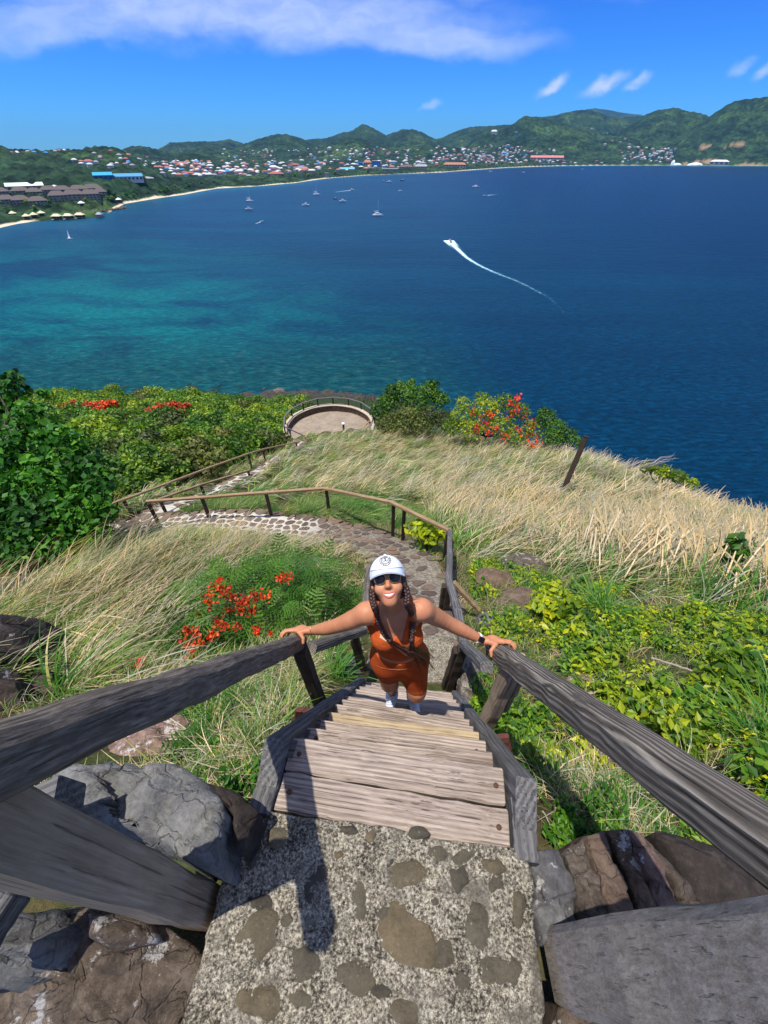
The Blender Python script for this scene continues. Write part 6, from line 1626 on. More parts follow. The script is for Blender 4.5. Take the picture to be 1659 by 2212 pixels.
shrubby("leafy shrub with yellow leaves below the middle of the right handrail", 1440, 1620, 3.2, 1.0, m_yleaf, 8)
shrubby("shrub of glossy leaves near the right edge above the grass tuft", 1560, 1510, 4.0, 1.4, m_yleaf, 9, 700)
shrubby("small green shrub on the right edge of the wind blown grass", 1600, 1260, 6.6, 2.0, m_leaf, 10, 900)
shrubby("dark green shrub at the far right edge in the grass", 1650, 1190, 8.2, 2.2, m_olive, 12, 900)
# ---- flowering shrub with feathery leaves, and ferns
def frond(seed, L, npair, m):
    rs = np.random.RandomState(seed); V = []; F = []; A = []
    for i in range(npair):
        t_ = (i+1)/npair; c = np.array((L*t_, 0, .32*L*math.sin(t_*2.2)-.15*L*t_*t_)); ln = L*.36*math.sin(math.pi*min(1, t_*.82+.12))
        for s_ in (-1, 1):
            d = np.array((.35, s_*1.0, -.12)); d /= np.linalg.norm(d)
            for k in range(7):
                q_ = c+d*ln*(k+.6)/7; a = np.array((.9, s_*.25, 0))*L*.042; b_ = d*L*.026
                b0 = len(V); V += [q_-a, q_+b_, q_+a, q_-b_]; F.append((b0, b0+1, b0+2, b0+3)); A += [np.clip(rs.normal(.5, .22), 0, 1)]*4
    return np.array(V), np.array(F), np.array(A)
fr0 = frond(1, .42, 9, m_fern)
def frond_plant(label, u, v, d, n, spread, h, seed, name="feathery_shrub", scale=1.0, hub=1):
    p = W(u, v, d); z = gz(p.x, p.y); rs = np.random.RandomState(seed); V = []; F = []; A = []; off = 0
    t_ = thing(name, label, "shrub" if name != "fern" else "fern", (p.x, p.y, z)); b = MB()
    for k in range(n):
        a = rs.uniform(0, 6.28); q_ = spread*math.sqrt(rs.rand()); c = np.array((math.cos(a)*q_, math.sin(a)*q_*.8, h*rs.uniform(.35, 1.0)*(1-.4*(q_/spread)**2))) if hub else np.zeros(3)
        yaw = rs.uniform(0, 6.28); el = rs.uniform(-.1, .75) if hub else rs.uniform(.3, 1.1); sc_ = rs.uniform(.6, 1.15)*scale
        M = (Matrix.Rotation(yaw, 3, 'Z') @ Matrix.Rotation(-el, 3, 'Y') @ Matrix.Rotation(rs.uniform(-.5, .5), 3, 'X'))
        v_ = fr0[0]*sc_ @ np.array(M).T+c; V.append(v_); F.append(fr0[1]+off); A.append(np.clip(fr0[2]+rs.uniform(-.3, .3), 0, 1)); off += len(v_)
        if k % 4 == 0: b.tube([(0, 0, -.1), tuple(c*.5+np.array((0, 0, .08))), tuple(c)], [.012, .008, .004], 5)
        e_ = fr0[0][-4:].mean(0)*sc_ @ np.array(M).T+c; b.tube([tuple(c), tuple((c+e_)/2+np.array((0, 0, .03))), tuple(e_)], [.003, .002, .001], 3)
    o = link("foliage", npmesh("foliage", np.concatenate(V), np.concatenate(F), m_fern, False, {'var': ('POINT', np.concatenate(A))})); o.parent = t_
    s_ = b.build("stem", m_bark); s_.parent = t_; return t_, Vector((p.x, p.y, z))
fp, fpo = frond_plant("feathery leaved shrub with red-orange flower clusters left of the woman", 520, 1345, 5.3, 130, .9, .7, 3)
frond_plant("feathery green shrub without flowers right beside the lower fence", 700, 1290, 5.9, 75, .5, .7, 4)
frond_plant("feathery shrub spreading behind the flowering one", 610, 1250, 6.8, 45, .5, .45, 5)
frond_plant("low feathery plant below the left end of the flower clusters", 420, 1425, 4.6, 50, .5, .4, 6)
frond_plant("green fern hanging under the middle of the left handrail", 450, 1560, 3.2, 26, .16, .15, 7, "fern", .8, 1)
frond_plant("darker fern just below the hanging one, above the reddish rock", 470, 1620, 2.9, 16, .10, .1, 8, "fern", .6, 1)
for i, (u, v, s_) in enumerate([(465, 1272, .08), (485, 1278, .07), (452, 1300, .07), (500, 1290, .04), (525, 1298, .06), (520, 1315, .06), (548, 1290, .07), (572, 1290, .06), (545, 1318, .05), (492, 1318, .04), (605, 1250, .055), (622, 1248, .06), (400, 1362, .05), (418, 1368, .07), (430, 1385, .06), (402, 1395, .05), (420, 1412, .06), (470, 1345, .05), (487, 1352, .05), (455, 1375, .04), (465, 1372, .035), (512, 1352, .04), (555, 1362, .045), (297, 1438, .06), (303, 1465, .045), (475, 1253, .03), (430, 1325, .035), (585, 1368, .02)]):
    d = 4.75 if v < 1330 else 4.3
    if u > 590: d = 5.4
    if u < 320: d = 3.9
    c = W(u, v, d); rs_n = np.random.RandomState(i+500); nf = int(10+s_*420); P2_ = np.array(c)+rs_n.normal(0, 1, (nf, 3))*s_*.55
    V, F = leaves(P2_, rs_n.normal(0, .5, (nf, 3))+np.array((0, -.5, .8)), .038, rs_n, 1.1, .4)
    link("flower_cluster", npmesh("flower_cluster", V, F, m_red, False, {'var': ('POINT', np.repeat(rs_n.rand(nf), 4))}), fp)
print("trees", cnt, "grass", len(P1), len(P2), len(P3), len(P4), len(P6), len(P7), len(P8))
# ------------------------------------------------------------------ buildings of the bay, all on the ground where the line of sight meets the coast
def col(name, c, rough=.8): return simple(name, c, rough, .2, 0, .08, .2)
WALLS = {'white': col("white_wall", (.56, .54, .50)), 'cream': col("cream_wall", (.48, .42, .32)), 'pink': col("pink_wall", (.46, .27, .24)), 'pale blue': col("pale_blue_wall", (.35, .52, .66)), 'grey': col("grey_wall", (.34, .34, .34))}
ROOFS = {'red': col("red_roof", (.36, .12, .09)), 'white': col("white_roof", (.60, .60, .58)), 'grey': col("grey_roof", (.33, .33, .34)), 'blue': col("blue_roof", (.04, .28, .62)), 'orange': col("orange_roof", (.42, .19, .11)), 'brown': col("brown_roof", (.16, .10, .085)), 'green': col("green_roof", (.16, .50, .22))}
m_glass, t = mat("window_glass"); t.b.inputs['Base Color'].default_value = (.03, .045, .06, 1); t.b.inputs['Roughness'].default_value = .2
def house_mesh(w_, d_, h_, rh, wm, rm, hip=.6):
    b = MB(); b.box((0, 0, h_/2-1.5), (w_, d_, h_+3), None, 0)
    o_ = .6; x, y = w_/2+o_, d_/2+o_; xr_ = w_/2*(1-hip)
    b.add([(-x, -y, h_), (x, -y, h_), (x, y, h_), (-x, y, h_), (-xr_, 0, h_+rh), (xr_, 0, h_+rh)], [(0, 1, 5, 4), (1, 2, 5), (2, 3, 4, 5), (3, 0, 4), (3, 2, 1, 0)], 1)
    return b.mesh("house", [wm, rm])
hm = {}
r = random.Random(12)
def house(u, v, rk, wk, zone, big=1.0, grp="houses round the bay"):
    p = hit(u, v)
    if p is None: return None
    key = (rk, wk, round(big, 1))
    if key not in hm: hm[key] = house_mesh(13*big, 9*big, 4.5*big**.5, 2.6*big**.4, WALLS[wk], ROOFS[rk])
    o = link("house", hm[key]); o.location = p+Vector((0, 0, 1.2)); o.rotation_euler = (0, 0, math.atan2(p.x, p.y)*-1+r.uniform(-.5, .5)); s_ = r.uniform(.7, 1.25); o.scale = (s_, s_, s_)
    tag(o, f"small {wk} house with {rk} roof {zone}", "house", grp); return o
zones = [("on the far left hilltop", 13, (20, 260), (322, 334), .7), ("on the wooded slope above the blue hall", 26, (205, 345), (336, 366), .75), ("by itself in the forest of the left hill", 6, (160, 205), (352, 368), 1.0),
         ("at the left end of the town", 34, (362, 550), (352, 384), 1.35), ("on the hillside above the town centre", 38, (480, 760), (322, 350), 1.1), ("in the town centre behind the beach", 58, (545, 950), (350, 374), 1.6),
         ("on the slopes above the middle of the town", 24, (740, 960), (322, 348), 1.1), ("on the crowded hill right of the town", 62, (935, 1205), (310, 352), 1.35), ("scattered on the high green hills", 12, (1080, 1390), (270, 332), 1.3), ("in the hamlet near the right end of the bay", 20, (1355, 1460), (318, 348), 1.5)]
for zn_, n, (u0, u1), (v0, v1), bg_ in zones:
    for k in range(n):
        u = r.uniform(u0, u1); f_ = r.random(); v = v0+(v1-v0)*f_
        if zn_.startswith("on the far left"): v = np.interp(u, [20, 58, 101, 137, 169, 194, 234, 260], [330, 333, 333, 329, 331, 327, 326, 334])+r.uniform(0, 4)
        if zn_.startswith("on the crowded"): v = 350-(350-v0-abs(u-1080)*.12)*f_**1.3
        if zn_.startswith("in the town centre"): v = np.interp(u, [545, 700, 850, 950], [378, 374, 366, 362])-r.uniform(0, 20)
        rk = r.choices(['red', 'white', 'grey', 'blue', 'orange', 'green'], [24, 30, 26, 6, 12, 2])[0]; wk = r.choices(list(WALLS), [40, 24, 14, 8, 12])[0]
        house(u, v, rk, wk, zn_, bg_*r.choice((.9, 1, 1, 1.3)))
# the rest of the town: houses past the three hundred nearest, one joined mesh
mb = MB(); keys = list(ROOFS)[:5]; mats_ = [WALLS['white'], WALLS['cream'], WALLS['pink']]+[ROOFS[k] for k in keys]
for k in range(430):
    q_ = r.random()
    if q_ < .38: u = r.uniform(480, 960); v = np.interp(u, [480, 700, 850, 960], [380, 374, 366, 362])-r.random()**1.5*48
    elif q_ < .70: u = r.gauss(1075, 75); v = 356-r.random()**1.2*max(6, 50-abs(u-1080)*.3)
    elif q_ < .82: u = r.uniform(340, 560); v = r.uniform(350, 386)
    elif q_ < .90: u = r.uniform(1340, 1470); v = r.uniform(330, 354)
    else: u = r.uniform(330, 460); v = r.uniform(352, 372)
    p = hit(u, v)
    if p is None: continue
    p = p+Vector((0, 0, 2)); M = Matrix.Rotation(-math.atan2(p.x, p.y)+r.uniform(-.5, .5), 3, 'Z'); w_, d_, h_ = r.uniform(8, 17), r.uniform(7, 11), r.uniform(3.5, 7)
    mb.box(p+Vector((0, 0, h_/2-1)), (w_, d_, h_+2), M, r.choice((0, 0, 1, 2)))
    x, y = w_/2+.6, d_/2+.6; mb.add([p+M @ Vector(c_) for c_ in ((-x, -y, h_), (x, -y, h_), (x, y, h_), (-x, y, h_), (-x*.4, 0, h_+2.8), (x*.4, 0, h_+2.8))], [(0, 1, 5, 4), (1, 2, 5), (2, 3, 4, 5), (3, 0, 4)], 3+r.choices(range(5), [26, 38, 14, 8, 14])[0])
tag(mb.build("distant_houses", mats_), "mass of smaller distant houses filling the town and hillsides round the bay", "houses", kind='stuff')
def building(label, u0, u1, vb, hpx, depth, wm, rm, roof='hip', floors=2, nw=6, cat="building", name="building", grp=None, rmin=560, rh=None):
    um = (u0+u1)/2; p = hit(um, vb, rmin)
    if p is None: return
    dd = math.hypot(p.x, p.y); dax = p.dot(Vector(CF)); w_ = (u1-u0)*dax/FPX; h_ = hpx*dax/FPX*1.02
    az_ = math.atan2(p.x, p.y); t_ = thing(name, label, cat, p, grp)
    M = Matrix.Translation(p) @ Matrix.Rotation(-az_, 4, 'Z')
    def place(mb, nm, m): 
        o = mb.build(nm, m); o.matrix_basis = M; par(o, t_); return o
    rh = h_*.38 if rh is None else rh; hb = h_-rh
    place(MB().box((0, depth/2, hb/2-2), (w_, depth, hb+4)), "wall", wm)
    b = MB(); x = w_/2+.8
    if roof == 'hip':
        b.add([(-x, -.8, hb), (x, -.8, hb), (x, depth+.8, hb), (-x, depth+.8, hb), (-x+depth*.45 if x > depth*.5 else 0, depth/2, h_), (x-depth*.45 if x > depth*.5 else 0, depth/2, h_)], [(0, 1, 5, 4), (1, 2, 5), (2, 3, 4, 5), (3, 0, 4), (3, 2, 1, 0)])
    elif roof == 'gable':
        b.add([(-x, -.8, hb), (x, -.8, hb), (x, depth+.8, hb), (-x, depth+.8, hb), (-x, depth/2, h_), (x, depth/2, h_)], [(0, 1, 5, 4), (1, 2, 5), (2, 3, 4, 5), (3, 0, 4), (3, 2, 1, 0)])
    else: b.box((0, depth/2, hb+.4), (w_+1, depth+1, .8))
    place(b, "roof", rm)
    fh = hb/floors
    for f_ in range(floors):
        for k in range(nw):
            b = MB(); b.box((-w_/2+w_*(k+.5)/nw, -.06, fh*(f_+.5)), (w_/nw*.55, .14, fh*.5)); place(b, "window", m_glass)
    return t_
Wd, Rf = WALLS, ROOFS
building("teal roofed blue hall at the left of the long blue one", 207, 244, 389, 12, 40, col("blue_wall", (.03, .14, .36)), col("teal_roof", (.05, .33, .50)), 'gable', 1, 4, grp=None)
building("long bright blue and white hall behind the coastal forest", 246, 308, 391, 11, 50, WALLS['white'], col("bright_blue_roof", (.08, .28, .55)), 'gable', 1, 8)
building("low white roofed sheds right of the long blue hall", 308, 332, 391, 7, 30, Wd['white'], Rf['grey'], 'hip', 1, 3)
building("large white and pale green roofed building behind the resort", 24, 92, 412, 12, 45, Wd['cream'], col("pale_green_roof", (.66, .74, .62)), 'gable', 1, 6)
building("small white roofed building behind the resort", 112, 130, 411, 8, 18, Wd['white'], Rf['white'], 'hip', 1, 2)
rcol = col("resort_wall", (.30, .24, .19)); rroof = col("resort_roof", (.125, .10, .09))
for i, (u, vb, wpx) in enumerate([(-30, 432, 44), (5, 428, 34), (50, 426, 34), (80, 428, 30), (112, 424, 34), (140, 424, 34), (175, 422, 34), (205, 421, 36), (-20, 450, 40), (20, 446, 36), (52, 447, 34), (88, 449, 34), (130, 437, 34), (165, 435, 40), (200, 434, 34), (222, 430, 24)]):
    row = "back row" if i < 8 else "front row"; nth = ["first", "second", "third", "fourth", "fifth", "sixth", "seventh", "eighth"][i if i < 8 else i-8]
    building(f"brown roofed resort block, {nth} from the left in the {row}", u-wpx/2, u+wpx/2, vb, 17 if i < 8 else 19, 16, rcol, rroof, 'hip', 3, 5, grp="brown roofed resort blocks by the shore", rmin=540)
building("blue glazed hotel tower, tallest building of the town", 804, 822, 362, 17, 30, col("blue_glass_wall", (.07, .24, .55)), Rf['white'], 'flat', 5, 4)
building("bright blue building left of the hotel tower", 770, 784, 360, 10, 25, col("vivid_blue", (.04, .25, .6)), Rf['blue'], 'flat', 2, 3)
building("orange roofed building directly left of the hotel tower", 785, 803, 360, 11, 25, Wd['cream'], Rf['orange'], 'hip', 3, 4)
building("long low white building with dark base on the point of the beach", 826, 860, 372, 9, 25, Wd['white'], Rf['white'], 'flat', 1, 8)
building("brown roofed beach hotel right of the white building on the point", 862, 892, 368, 9, 25, Wd['cream'], Rf['brown'], 'hip', 2, 6)
building("grey roofed beach hotel next to the brown roofed one", 895, 922, 367, 9, 25, Wd['cream'], Rf['grey'], 'hip', 2, 6)
building("long red roofed hotel behind the middle of the beach", 957, 1006, 363, 9, 25, Wd['cream'], Rf['orange'], 'hip', 2, 8)
building("low pink hotel with a very long red roof near the right end of the beach", 1146, 1214, 348, 9, 35, Wd['pink'], col("pink_red_roof", (.62, .20, .15)), 'gable', 2, 10)
building("red roofed building among trees near the left end of the beach", 580, 614, 382, 8, 25, Wd['pink'], Rf['red'], 'hip', 1, 5)
building("cream and orange block with two long roofs in the town", 640, 668, 372, 9, 25, Wd['cream'], Rf['orange'], 'hip', 2, 6)
building("long pale blue roofed market hall in the town", 734, 766, 371, 7, 25, Wd['white'], col("sky_roof", (.16, .42, .66)), 'gable', 1, 6)
building("grey tower block near the beach left of the market hall", 702, 710, 384, 12, 15, Wd['grey'], Rf['grey'], 'flat', 4, 2)
building("white warehouse at the quarry on the right shore", 1534, 1570, 356, 8, 40, Wd['grey'], Rf['white'], 'hip', 1, 4)
building("white villa crowning the hill right of the town", 1060, 1073, 291, 7, 20, Wd['white'], Rf['white'], 'hip', 2, 4)
building("small bright blue house on the green hillside right of the villa", 1114, 1122, 297, 5, 14, col("vivid_blue_wall", (.03, .30, .62)), Rf['blue'], 'flat', 1, 2)
# quarry heaps
for lab, u, v, s_ in (("large white gravel heap beside the warehouse on the right shore", 1500, 357, (42, 20, 12)), ("tall pale spoil heap left of the gravel heap on the right shore", 1452, 357, (12, 10, 22)), ("small grey heap at the foot of the tall spoil heap", 1462, 357, (24, 14, 10))):
    p = hit(u, v)
    if p: tag(blob_rock("gravel_heap", tuple(p), s_, m_white, int(u), sub=3, amp=.15), lab, "heap")
# breakwater, piers, bungalows
def shorept(u, v, z=0.0): return G(u, v, SEA+z)
pts_ = [shorept(u, v, 1) for u, v in ((150, 459), (185, 457.5), (215, 456), (245, 452.5), (270, 448.5))]
bwk = thing("breakwater", "dark stone breakwater curving out in front of the resort beach", "breakwater", tuple(pts_[2]))
for i in range(90):
    f_ = i/89*4; k = min(3, int(f_)); p = pts_[k].lerp(pts_[k+1], f_-k)+Vector((r.uniform(-3, 3), r.uniform(-3, 3), r.uniform(-1, .6)))
    o = bpy.data.objects.new("stone", protos[i % 8]); COL.objects.link(o); o.location = p; o.scale = (r.uniform(2, 3.2), r.uniform(2, 3), r.uniform(1.5, 2.2)); o.rotation_euler = (0, 0, r.uniform(0, 6)); par(o, bwk)
thatch = col("cream_thatch", (.62, .56, .36)); dkw = col("dark_deck", (.05, .035, .03))
for i, (u, v, lab) in enumerate([(121, 476, "left of the three cream roofed overwater bungalows"), (146, 475, "middle one of the three cream roofed overwater bungalows"), (171, 473, "right of the three cream roofed overwater bungalows"), (214, 472, "lone grey roofed hut on stilts at the end of the jetty")]):
    p = shorept(u, v); dax = p.dot(Vector(CF)); k = dax/FPX; t_ = thing("bungalow" if i < 3 else "jetty_hut", lab, "bungalow" if i < 3 else "hut", tuple(p), "overwater bungalows below the resort" if i < 3 else None)
    wd_ = (19 if i < 3 else 12)*k
    MB().box(p+Vector((0, 4, 1.6)), (wd_, 9, .5)).build("deck", dkw, t_)
    MB().box(p+Vector((0, 5, 3.1)), (wd_*.85, 6, 2.6)).build("wall", dkw if i < 3 else Wd['grey'], t_)
    b = MB(); c = p+Vector((0, 5, 4.4)); x, y = wd_/2, 4.2
    b.add([c+Vector(q_) for q_ in ((-x, -y, 0), (x, -y, 0), (x, y, 0), (-x, y, 0), (-x*.5, 0, 2.6), (x*.5, 0, 2.6))], [(0, 1, 5, 4), (1, 2, 5), (2, 3, 4, 5), (3, 0, 4), (3, 2, 1, 0)]); b.build("roof", thatch if i < 3 else Rf['grey'], t_)
    for sx_ in (-1, 1):
        for sy_ in (0, 8): MB().tube([p+Vector((sx_*wd_*.42, sy_, -1)), p+Vector((sx_*wd_*.42, sy_, 1.5))], .25, 5).build("stilt", m_white if i < 3 else dkw, t_)
    if i < 3: MB().box(p+Vector((-wd_*.2, -2, 1.2)), (1.4, 5, .3)).build("steps", m_white, t_)
for i, (u, v, lab) in enumerate([(76, 471, "cream thatched hut behind the bungalows, nearest the beach"), (92, 467, "cream thatched hut behind the left bungalow"), (60, 474, "low thatched hut at the edge of the left beach"), (178, 445, "round white parasol roof on the resort terrace"), (258, 437, "white parasol roof at the start of the long beach"), (30, 468, "small thatched parasol on the left beach")]):
    p = hit(u, v, 500) or shorept(u, v, 2)
    t_ = thing("beach_hut", lab, "hut", tuple(p)); MB().tube([p+Vector((0, 0, -1)), p+Vector((0, 0, 4))], [3.0, 3.0], 8).build("wall", dkw, t_)
    b = MB(); b.tube([p+Vector((0, 0, 3.8)), p+Vector((0, 0, 6.5))], [5.5, .3], 10); b.build("roof", thatch if 'white' not in lab else m_white, t_)
# palms and shore trees standing out along the beach
pm_l = []
bb = MB()
for k in range(11):
    a = k*.571; q_ = [(math.cos(a)*d_, math.sin(a)*d_, 8.2+.9*math.sin(d_*.9)-d_*d_*.10) for d_ in (0, 1.2, 2.4, 3.6)]
    bb.tube(q_, [.1, .45, .38, .05], 4, squash=.25)
palm_c = bb.mesh("crown", m_leaf); bb = MB(); bb.tube([(0, 0, -.5), (.3, 0, 4), (0, 0, 8.3)], [.28, .2, .16], 6); palm_t = bb.mesh("trunk", m_bark)
rt = [crown_mesh("crown", [(r.uniform(-2.4, 2.4), r.uniform(-2, 2), r.uniform(3, 6), r.uniform(1.6, 2.6), r.uniform(1.4, 2.2)) for _ in range(7)], 420, 1.5, mm, 300+i_, 1.3, .5) for i_, mm in enumerate((m_canopy, m_leaf, m_dkleaf))]
n_p = 0
for k in range(150):
    z_ = r.random()
    if z_ < .35: u, v = r.uniform(0, 240), 0; v = np.interp(u, [0, 60, 110, 240], [470, 466, 452, 442])-r.uniform(0, 30)
    elif z_ < .6: u = r.uniform(240, 560); v = np.interp(u, [240, 330, 400, 470, 560], [438, 424, 413, 402, 397])-r.uniform(0, 10)
    else: u = r.uniform(560, 1440); v = np.interp(u, [560, 700, 870, 1040, 1200, 1440], [396, 382, 371, 362, 355, 353])-r.uniform(0, 6)
    p = hit(u, v, 480)
    if p is None: continue
    palm = r.random() < .45
    t_ = thing("palm_tree" if palm else "shore_tree", ("palm tree" if palm else "round green tree")+(" among the resort blocks" if z_ < .35 else " along the forest edge of the left beach" if z_ < .6 else " between the beach and the town"), "palm" if palm else "tree", tuple(p), "trees along the far shore")
    s_ = r.uniform(.8, 1.35)*(1 if z_ < .6 else 1.4)
    for nm, me in (("crown", palm_c if palm else r.choice(rt)), ("trunk", palm_t)):
        o = bpy.data.objects.new(nm, me); COL.objects.link(o); o.parent = t_; o.scale = (s_, s_, s_)
# ------------------------------------------------------------------ boats
m_hull = simple("white_gelcoat", (.82, .82, .80), .25, .5, 0, .03, .3); m_dark = simple("dark_hull", (.04, .05, .07), .3); m_alu = simple("mast_aluminium", (.62, .62, .62), .4); m_sail = simple("sailcloth", (.85, .85, .82), .8); m_tint, t = mat("tinted_window"); t.b.inputs['Base Color'].default_value = (.01, .015, .02, 1)
def hullmesh(L, B_, H, m, name, parent, M, ox=0):
    secs = 8; vs = []; fs = []
    for i in range(secs+1):
        f_ = i/secs; wd_ = B_/2*(1-max(0, (f_-.45)/.55)**2.2); x = -L/2+L*f_; hz = H*(1+.25*f_)
        vs += [(x, ox-wd_, hz), (x, ox-wd_*.85, H*.2), (x, ox, -.3), (x, ox+wd_*.85, H*.2), (x, ox+wd_, hz)]
    for i in range(secs):
        for k in range(4): fs.append((i*5+k, i*5+k+1, (i+1)*5+k+1, (i+1)*5+k))
        fs.append((i*5+4, i*5, (i+1)*5, (i+1)*5+4))
    fs.append((0, 4, 3, 2, 1)); b = MB(); b.add(vs, fs); o = b.build(name, m); o.matrix_basis = M; par(o, parent); return o
def boat(kind, u, v, L, head, label, mh=None, mast=None):
    p = shorept(u, v); M = Matrix.Translation(p) @ Matrix.Rotation(head, 4, 'Z'); mh = mh or m_hull
    t_ = thing({'cat': "catamaran", 'sail': "sailboat", 'motor': "motorboat", 'dinghy': "dinghy"}[kind], label, "boat", tuple(p))
    def put(b, nm, m): o = b.build(nm, m); o.matrix_basis = M; par(o, t_); return o
    if kind == 'cat':
        for s_ in (-1, 1): hullmesh(L, L*.12, L*.11, mh, "hull", t_, M, s_*L*.21)
        put(MB().box((-L*.06, 0, L*.115), (L*.62, L*.42, L*.05)), "deck", mh)
        c = put(MB().box((-L*.05, 0, L*.19), (L*.42, L*.34, L*.10), None, 0, .82), "cabin", mh); w__ = MB().box((-L*.05, 0, L*.195), (L*.40, L*.345, L*.045)).build("window", m_tint); w__.matrix_basis = M; par(w__, c)
        if mast: put(MB().tube([(L*.05, 0, L*.2), (L*.05, 0, mast)], .14, 6), "mast", m_alu); put(MB().tube([(L*.05, 0, L*.36), (-L*.38, 0, L*.36)], .22, 6), "boom", m_sail)
    elif kind == 'sail':
        hullmesh(L, L*.28, L*.09, mh, "hull", t_, M); put(MB().box((-L*.02, 0, L*.12), (L*.35, L*.16, L*.05), None, 0, .8), "cabin", mh)
        put(MB().tube([(L*.08, 0, L*.08), (L*.08, 0, mast)], .12, 6), "mast", m_alu); put(MB().tube([(L*.08, 0, L*.2), (-L*.34, 0, L*.2)], .15, 6), "boom", m_sail)
    elif kind == 'motor':
        hullmesh(L, L*.32, L*.13, mh, "hull", t_, M); c = put(MB().box((-L*.05, 0, L*.19), (L*.42, L*.24, L*.12), None, 0, .8), "cabin", m_hull)
        w__ = MB().box((-L*.05, 0, L*.20), (L*.40, L*.245, L*.04)).build("window", m_tint); w__.matrix_basis = M; par(w__, c); put(MB().box((-L*.1, 0, L*.29), (L*.24, L*.2, L*.03)), "flybridge", m_hull)
    else:
        hullmesh(L, L*.36, L*.14, mh, "hull", t_, M); put(MB().box((-L*.1, 0, L*.2), (L*.16, L*.18, L*.16)), "console", m_dark); put(MB().box((-L*.5, 0, L*.12), (L*.1, L*.12, L*.24)), "outboard", m_dark)
    return t_
boat('cat', 816, 466, 15.5, .25, "largest anchored catamaran, with a tall mast, in the middle of the bay", mast=20)
boat('cat', 684, 421, 15, .3, "white catamaran with a tall mast left of the motor yacht", mast=21)
boat('cat', 540, 435, 14, .1, "leftmost white catamaran, above the low one near the left shore", mast=17)
boat('motor', 538, 453, 12, .15, "low white motor cruiser below the leftmost catamaran")
boat('motor', 660, 444, 13, 3.0, "flat white motorboat below the tall masted catamaran")
boat('motor', 741, 436, 14, .15, "white motor yacht with flybridge right of a small dark boat")
boat('motor', 724, 430, 8, 2.9, "small dark hulled boat left of the motor yacht", m_dark)
boat('motor', 761, 411, 12, -.2, "white motorboat running right with a long pale wake")
boat('motor', 841, 394, 17, .1, "white yacht moored nearest the town beach")
boat('dinghy', 828, 391, 8, 0, "small white boat beside the yacht nearest the beach")
boat('motor', 869, 391, 12, 3.0, "dark hulled launch right of the yacht near the beach", m_dark)
boat('motor', 865, 413.5, 10, .2, "small white boat below the dark launch")
boat('sail', 1028, 404, 19, .1, "white two masted sailing yacht at anchor right of centre", mast=24)
boat('motor', 1060, 371.5, 14, .3, "white cruiser close to the beach above the sailing yacht")
boat('dinghy', 1048, 423, 9, 3.1, "tiny white speedboat with a thin wake below the sailing yacht")
boat('motor', 1131, 373.5, 14, 0, "white boat near the beach right of the cruiser")
boat('dinghy', 565, 479, 6, .7, "small dinghy with a short wake below the leftmost boats")
boat('motor', 1258, 366, 10, 0, "tiny white boat on the turquoise shoal")
p_ = boat('sail', 152, 516, 6, .2, "little dinghy under white sail off the left beach", mast=9)
b = MB(); c = shorept(152, 516); b.add([c+Vector(q_) for q_ in ((.3, 0, .6), (-2.2, .5, .7), (.2, .3, 8.6), (.3, .1, .6), (-2.2, .6, .7), (.2, .4, 8.6))], [(0, 1, 2), (5, 4, 3), (0, 3, 4, 1), (1, 4, 5, 2), (2, 5, 3, 0)]); b.build("sail", m_sail, p_)
sp_ = shorept(972, 524); sb = thing("speedboat", "red and white speedboat racing towards the left with a long curved wake", "boat", tuple(sp_))
hd_ = math.atan2((shorept(972, 524)-shorept(992, 541)).y, (shorept(972, 524)-shorept(992, 541)).x); M = Matrix.Translation(sp_+Vector((0, 0, .25))) @ Matrix.Rotation(hd_, 4, 'Z') @ Matrix.Rotation(-.06, 4, 'Y')
hullmesh(9.5, 3.0, 1.2, m_hull, "hull", sb, M)
for nm, b_, m in (("canopy", MB().box((-.6, 0, 2.7), (3.2, 2.2, .15)), simple("red_canopy", (.45, .05, .03), .7)), ("console", MB().box((.6, 0, 1.6), (1.2, 1.2, 1.2)), m_hull), ("outboard", MB().box((-4.9, 0, 1.2), (.7, 1.2, 1.4)), m_dark)): o = b_.build(nm, m); o.matrix_basis = M; par(o, sb)
for sx_, sy_ in ((-2, -1), (-2, 1), (.9, -1), (.9, 1)): o = MB().tube([(sx_, sy_, 1.2), (sx_, sy_, 2.65)], .05, 4).build("canopy_post", m_alu); o.matrix_basis = M; par(o, sb)
m_foam = bpy.data.materials.new("wake_foam"); m_foam.use_nodes = True; t = NT(m_foam.node_tree); pb = m_foam.node_tree.nodes['Principled BSDF']; t.out = m_foam.node_tree.nodes['Material Output']
fa = t.new('ShaderNodeAttribute', attribute_name='foam').outputs['Fac']; gp = t.new('ShaderNodeNewGeometry').outputs['Position']
n = t.noise(gp, .5, 5, .7); al = t.maprange(t.math('ADD', t.math('MULTIPLY', n, .7), fa), .52, .88)
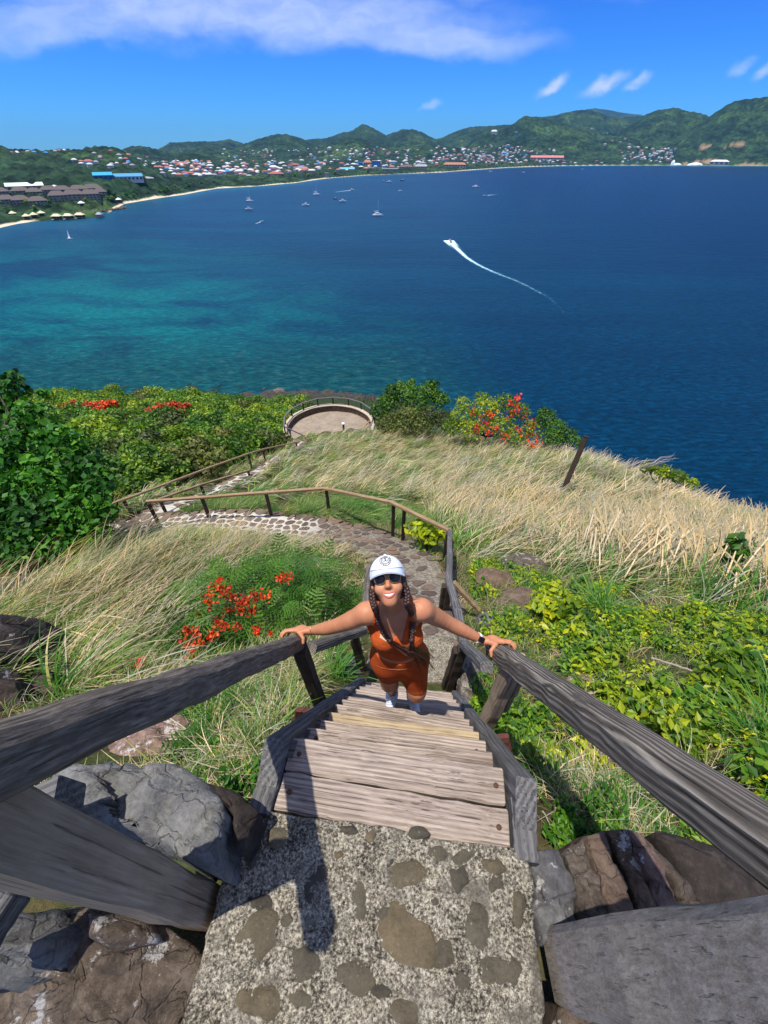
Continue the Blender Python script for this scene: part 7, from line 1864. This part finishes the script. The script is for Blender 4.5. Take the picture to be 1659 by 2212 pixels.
t.set(pb.inputs['Base Color'], t.mix(t.maprange(fa, .15, .8), (.10, .36, .52, 1), (.85, .9, .92, 1))); pb.inputs['Roughness'].default_value = .9; t.set(pb.inputs['Alpha'], al)
def wake(name, label, pts, w0, w1, f0, f1, arms=None):
    P_ = polyline([(shorept(*q_).x, shorept(*q_).y) for q_ in pts], 2.0); n = len(P_); d = np.gradient(P_, axis=0); d /= np.linalg.norm(d, axis=1, keepdims=True)+1e-9; N_ = np.stack((d[:, 1], -d[:, 0]), -1)
    s = np.linspace(0, 1, n); K = 9; V = []; A = []
    for k in range(K):
        tt = k/(K-1)*2-1; wd_ = w0+(w1-w0)*s; xy_ = P_+N_*(tt*wd_)[:, None]; V.append(np.hstack((xy_, np.full((n, 1), SEA+.10+.25*(1-abs(tt))*(1-s[:, None])))))
        prof = (1-abs(tt)**2)
        if arms: prof = np.maximum(np.exp(-(tt*3.2)**2), np.exp(-((abs(tt)-.55)*5)**2)*np.clip(1-s*4.0, 0, 1)*.95)
        A.append(prof*(f0+(f1-f0)*s**.6))
    V = np.stack(V, 1).reshape(-1, 3); A = np.stack(A, 1).ravel(); ii = np.arange(n*K).reshape(n, K)
    o = link(name, npmesh(name, V, np.stack((ii[:-1, :-1], ii[:-1, 1:], ii[1:, 1:], ii[1:, :-1]), -1).reshape(-1, 4)[:, ::-1], m_foam, True, {'foam': ('POINT', A)})); tag(o, label, "wake", kind='stuff'); return o
wake("wake", "long white wake curving away behind the red and white speedboat", [(969, 520), (978, 529), (992, 542), (1011, 559), (1040, 576), (1076, 592), (1112, 606), (1148, 623), (1184, 643), (1205, 661), (1227, 690)], 8.0, 9.0, 1.0, .16, True)
wake("wake", "pale wake trailing left of the running white motorboat", [(757, 411.5), (742, 413), (725, 415)], 3, 4, .8, .35)
wake("wake", "thin wake of the tiny speedboat below the sailing yacht", [(1046, 423), (1060, 421.5), (1072, 420.5)], 3, 3, .8, .4)
wake("wake", "short wake of the small dinghy at the left", [(563, 480), (556, 482), (551, 484)], 1.5, 2, .7, .3)
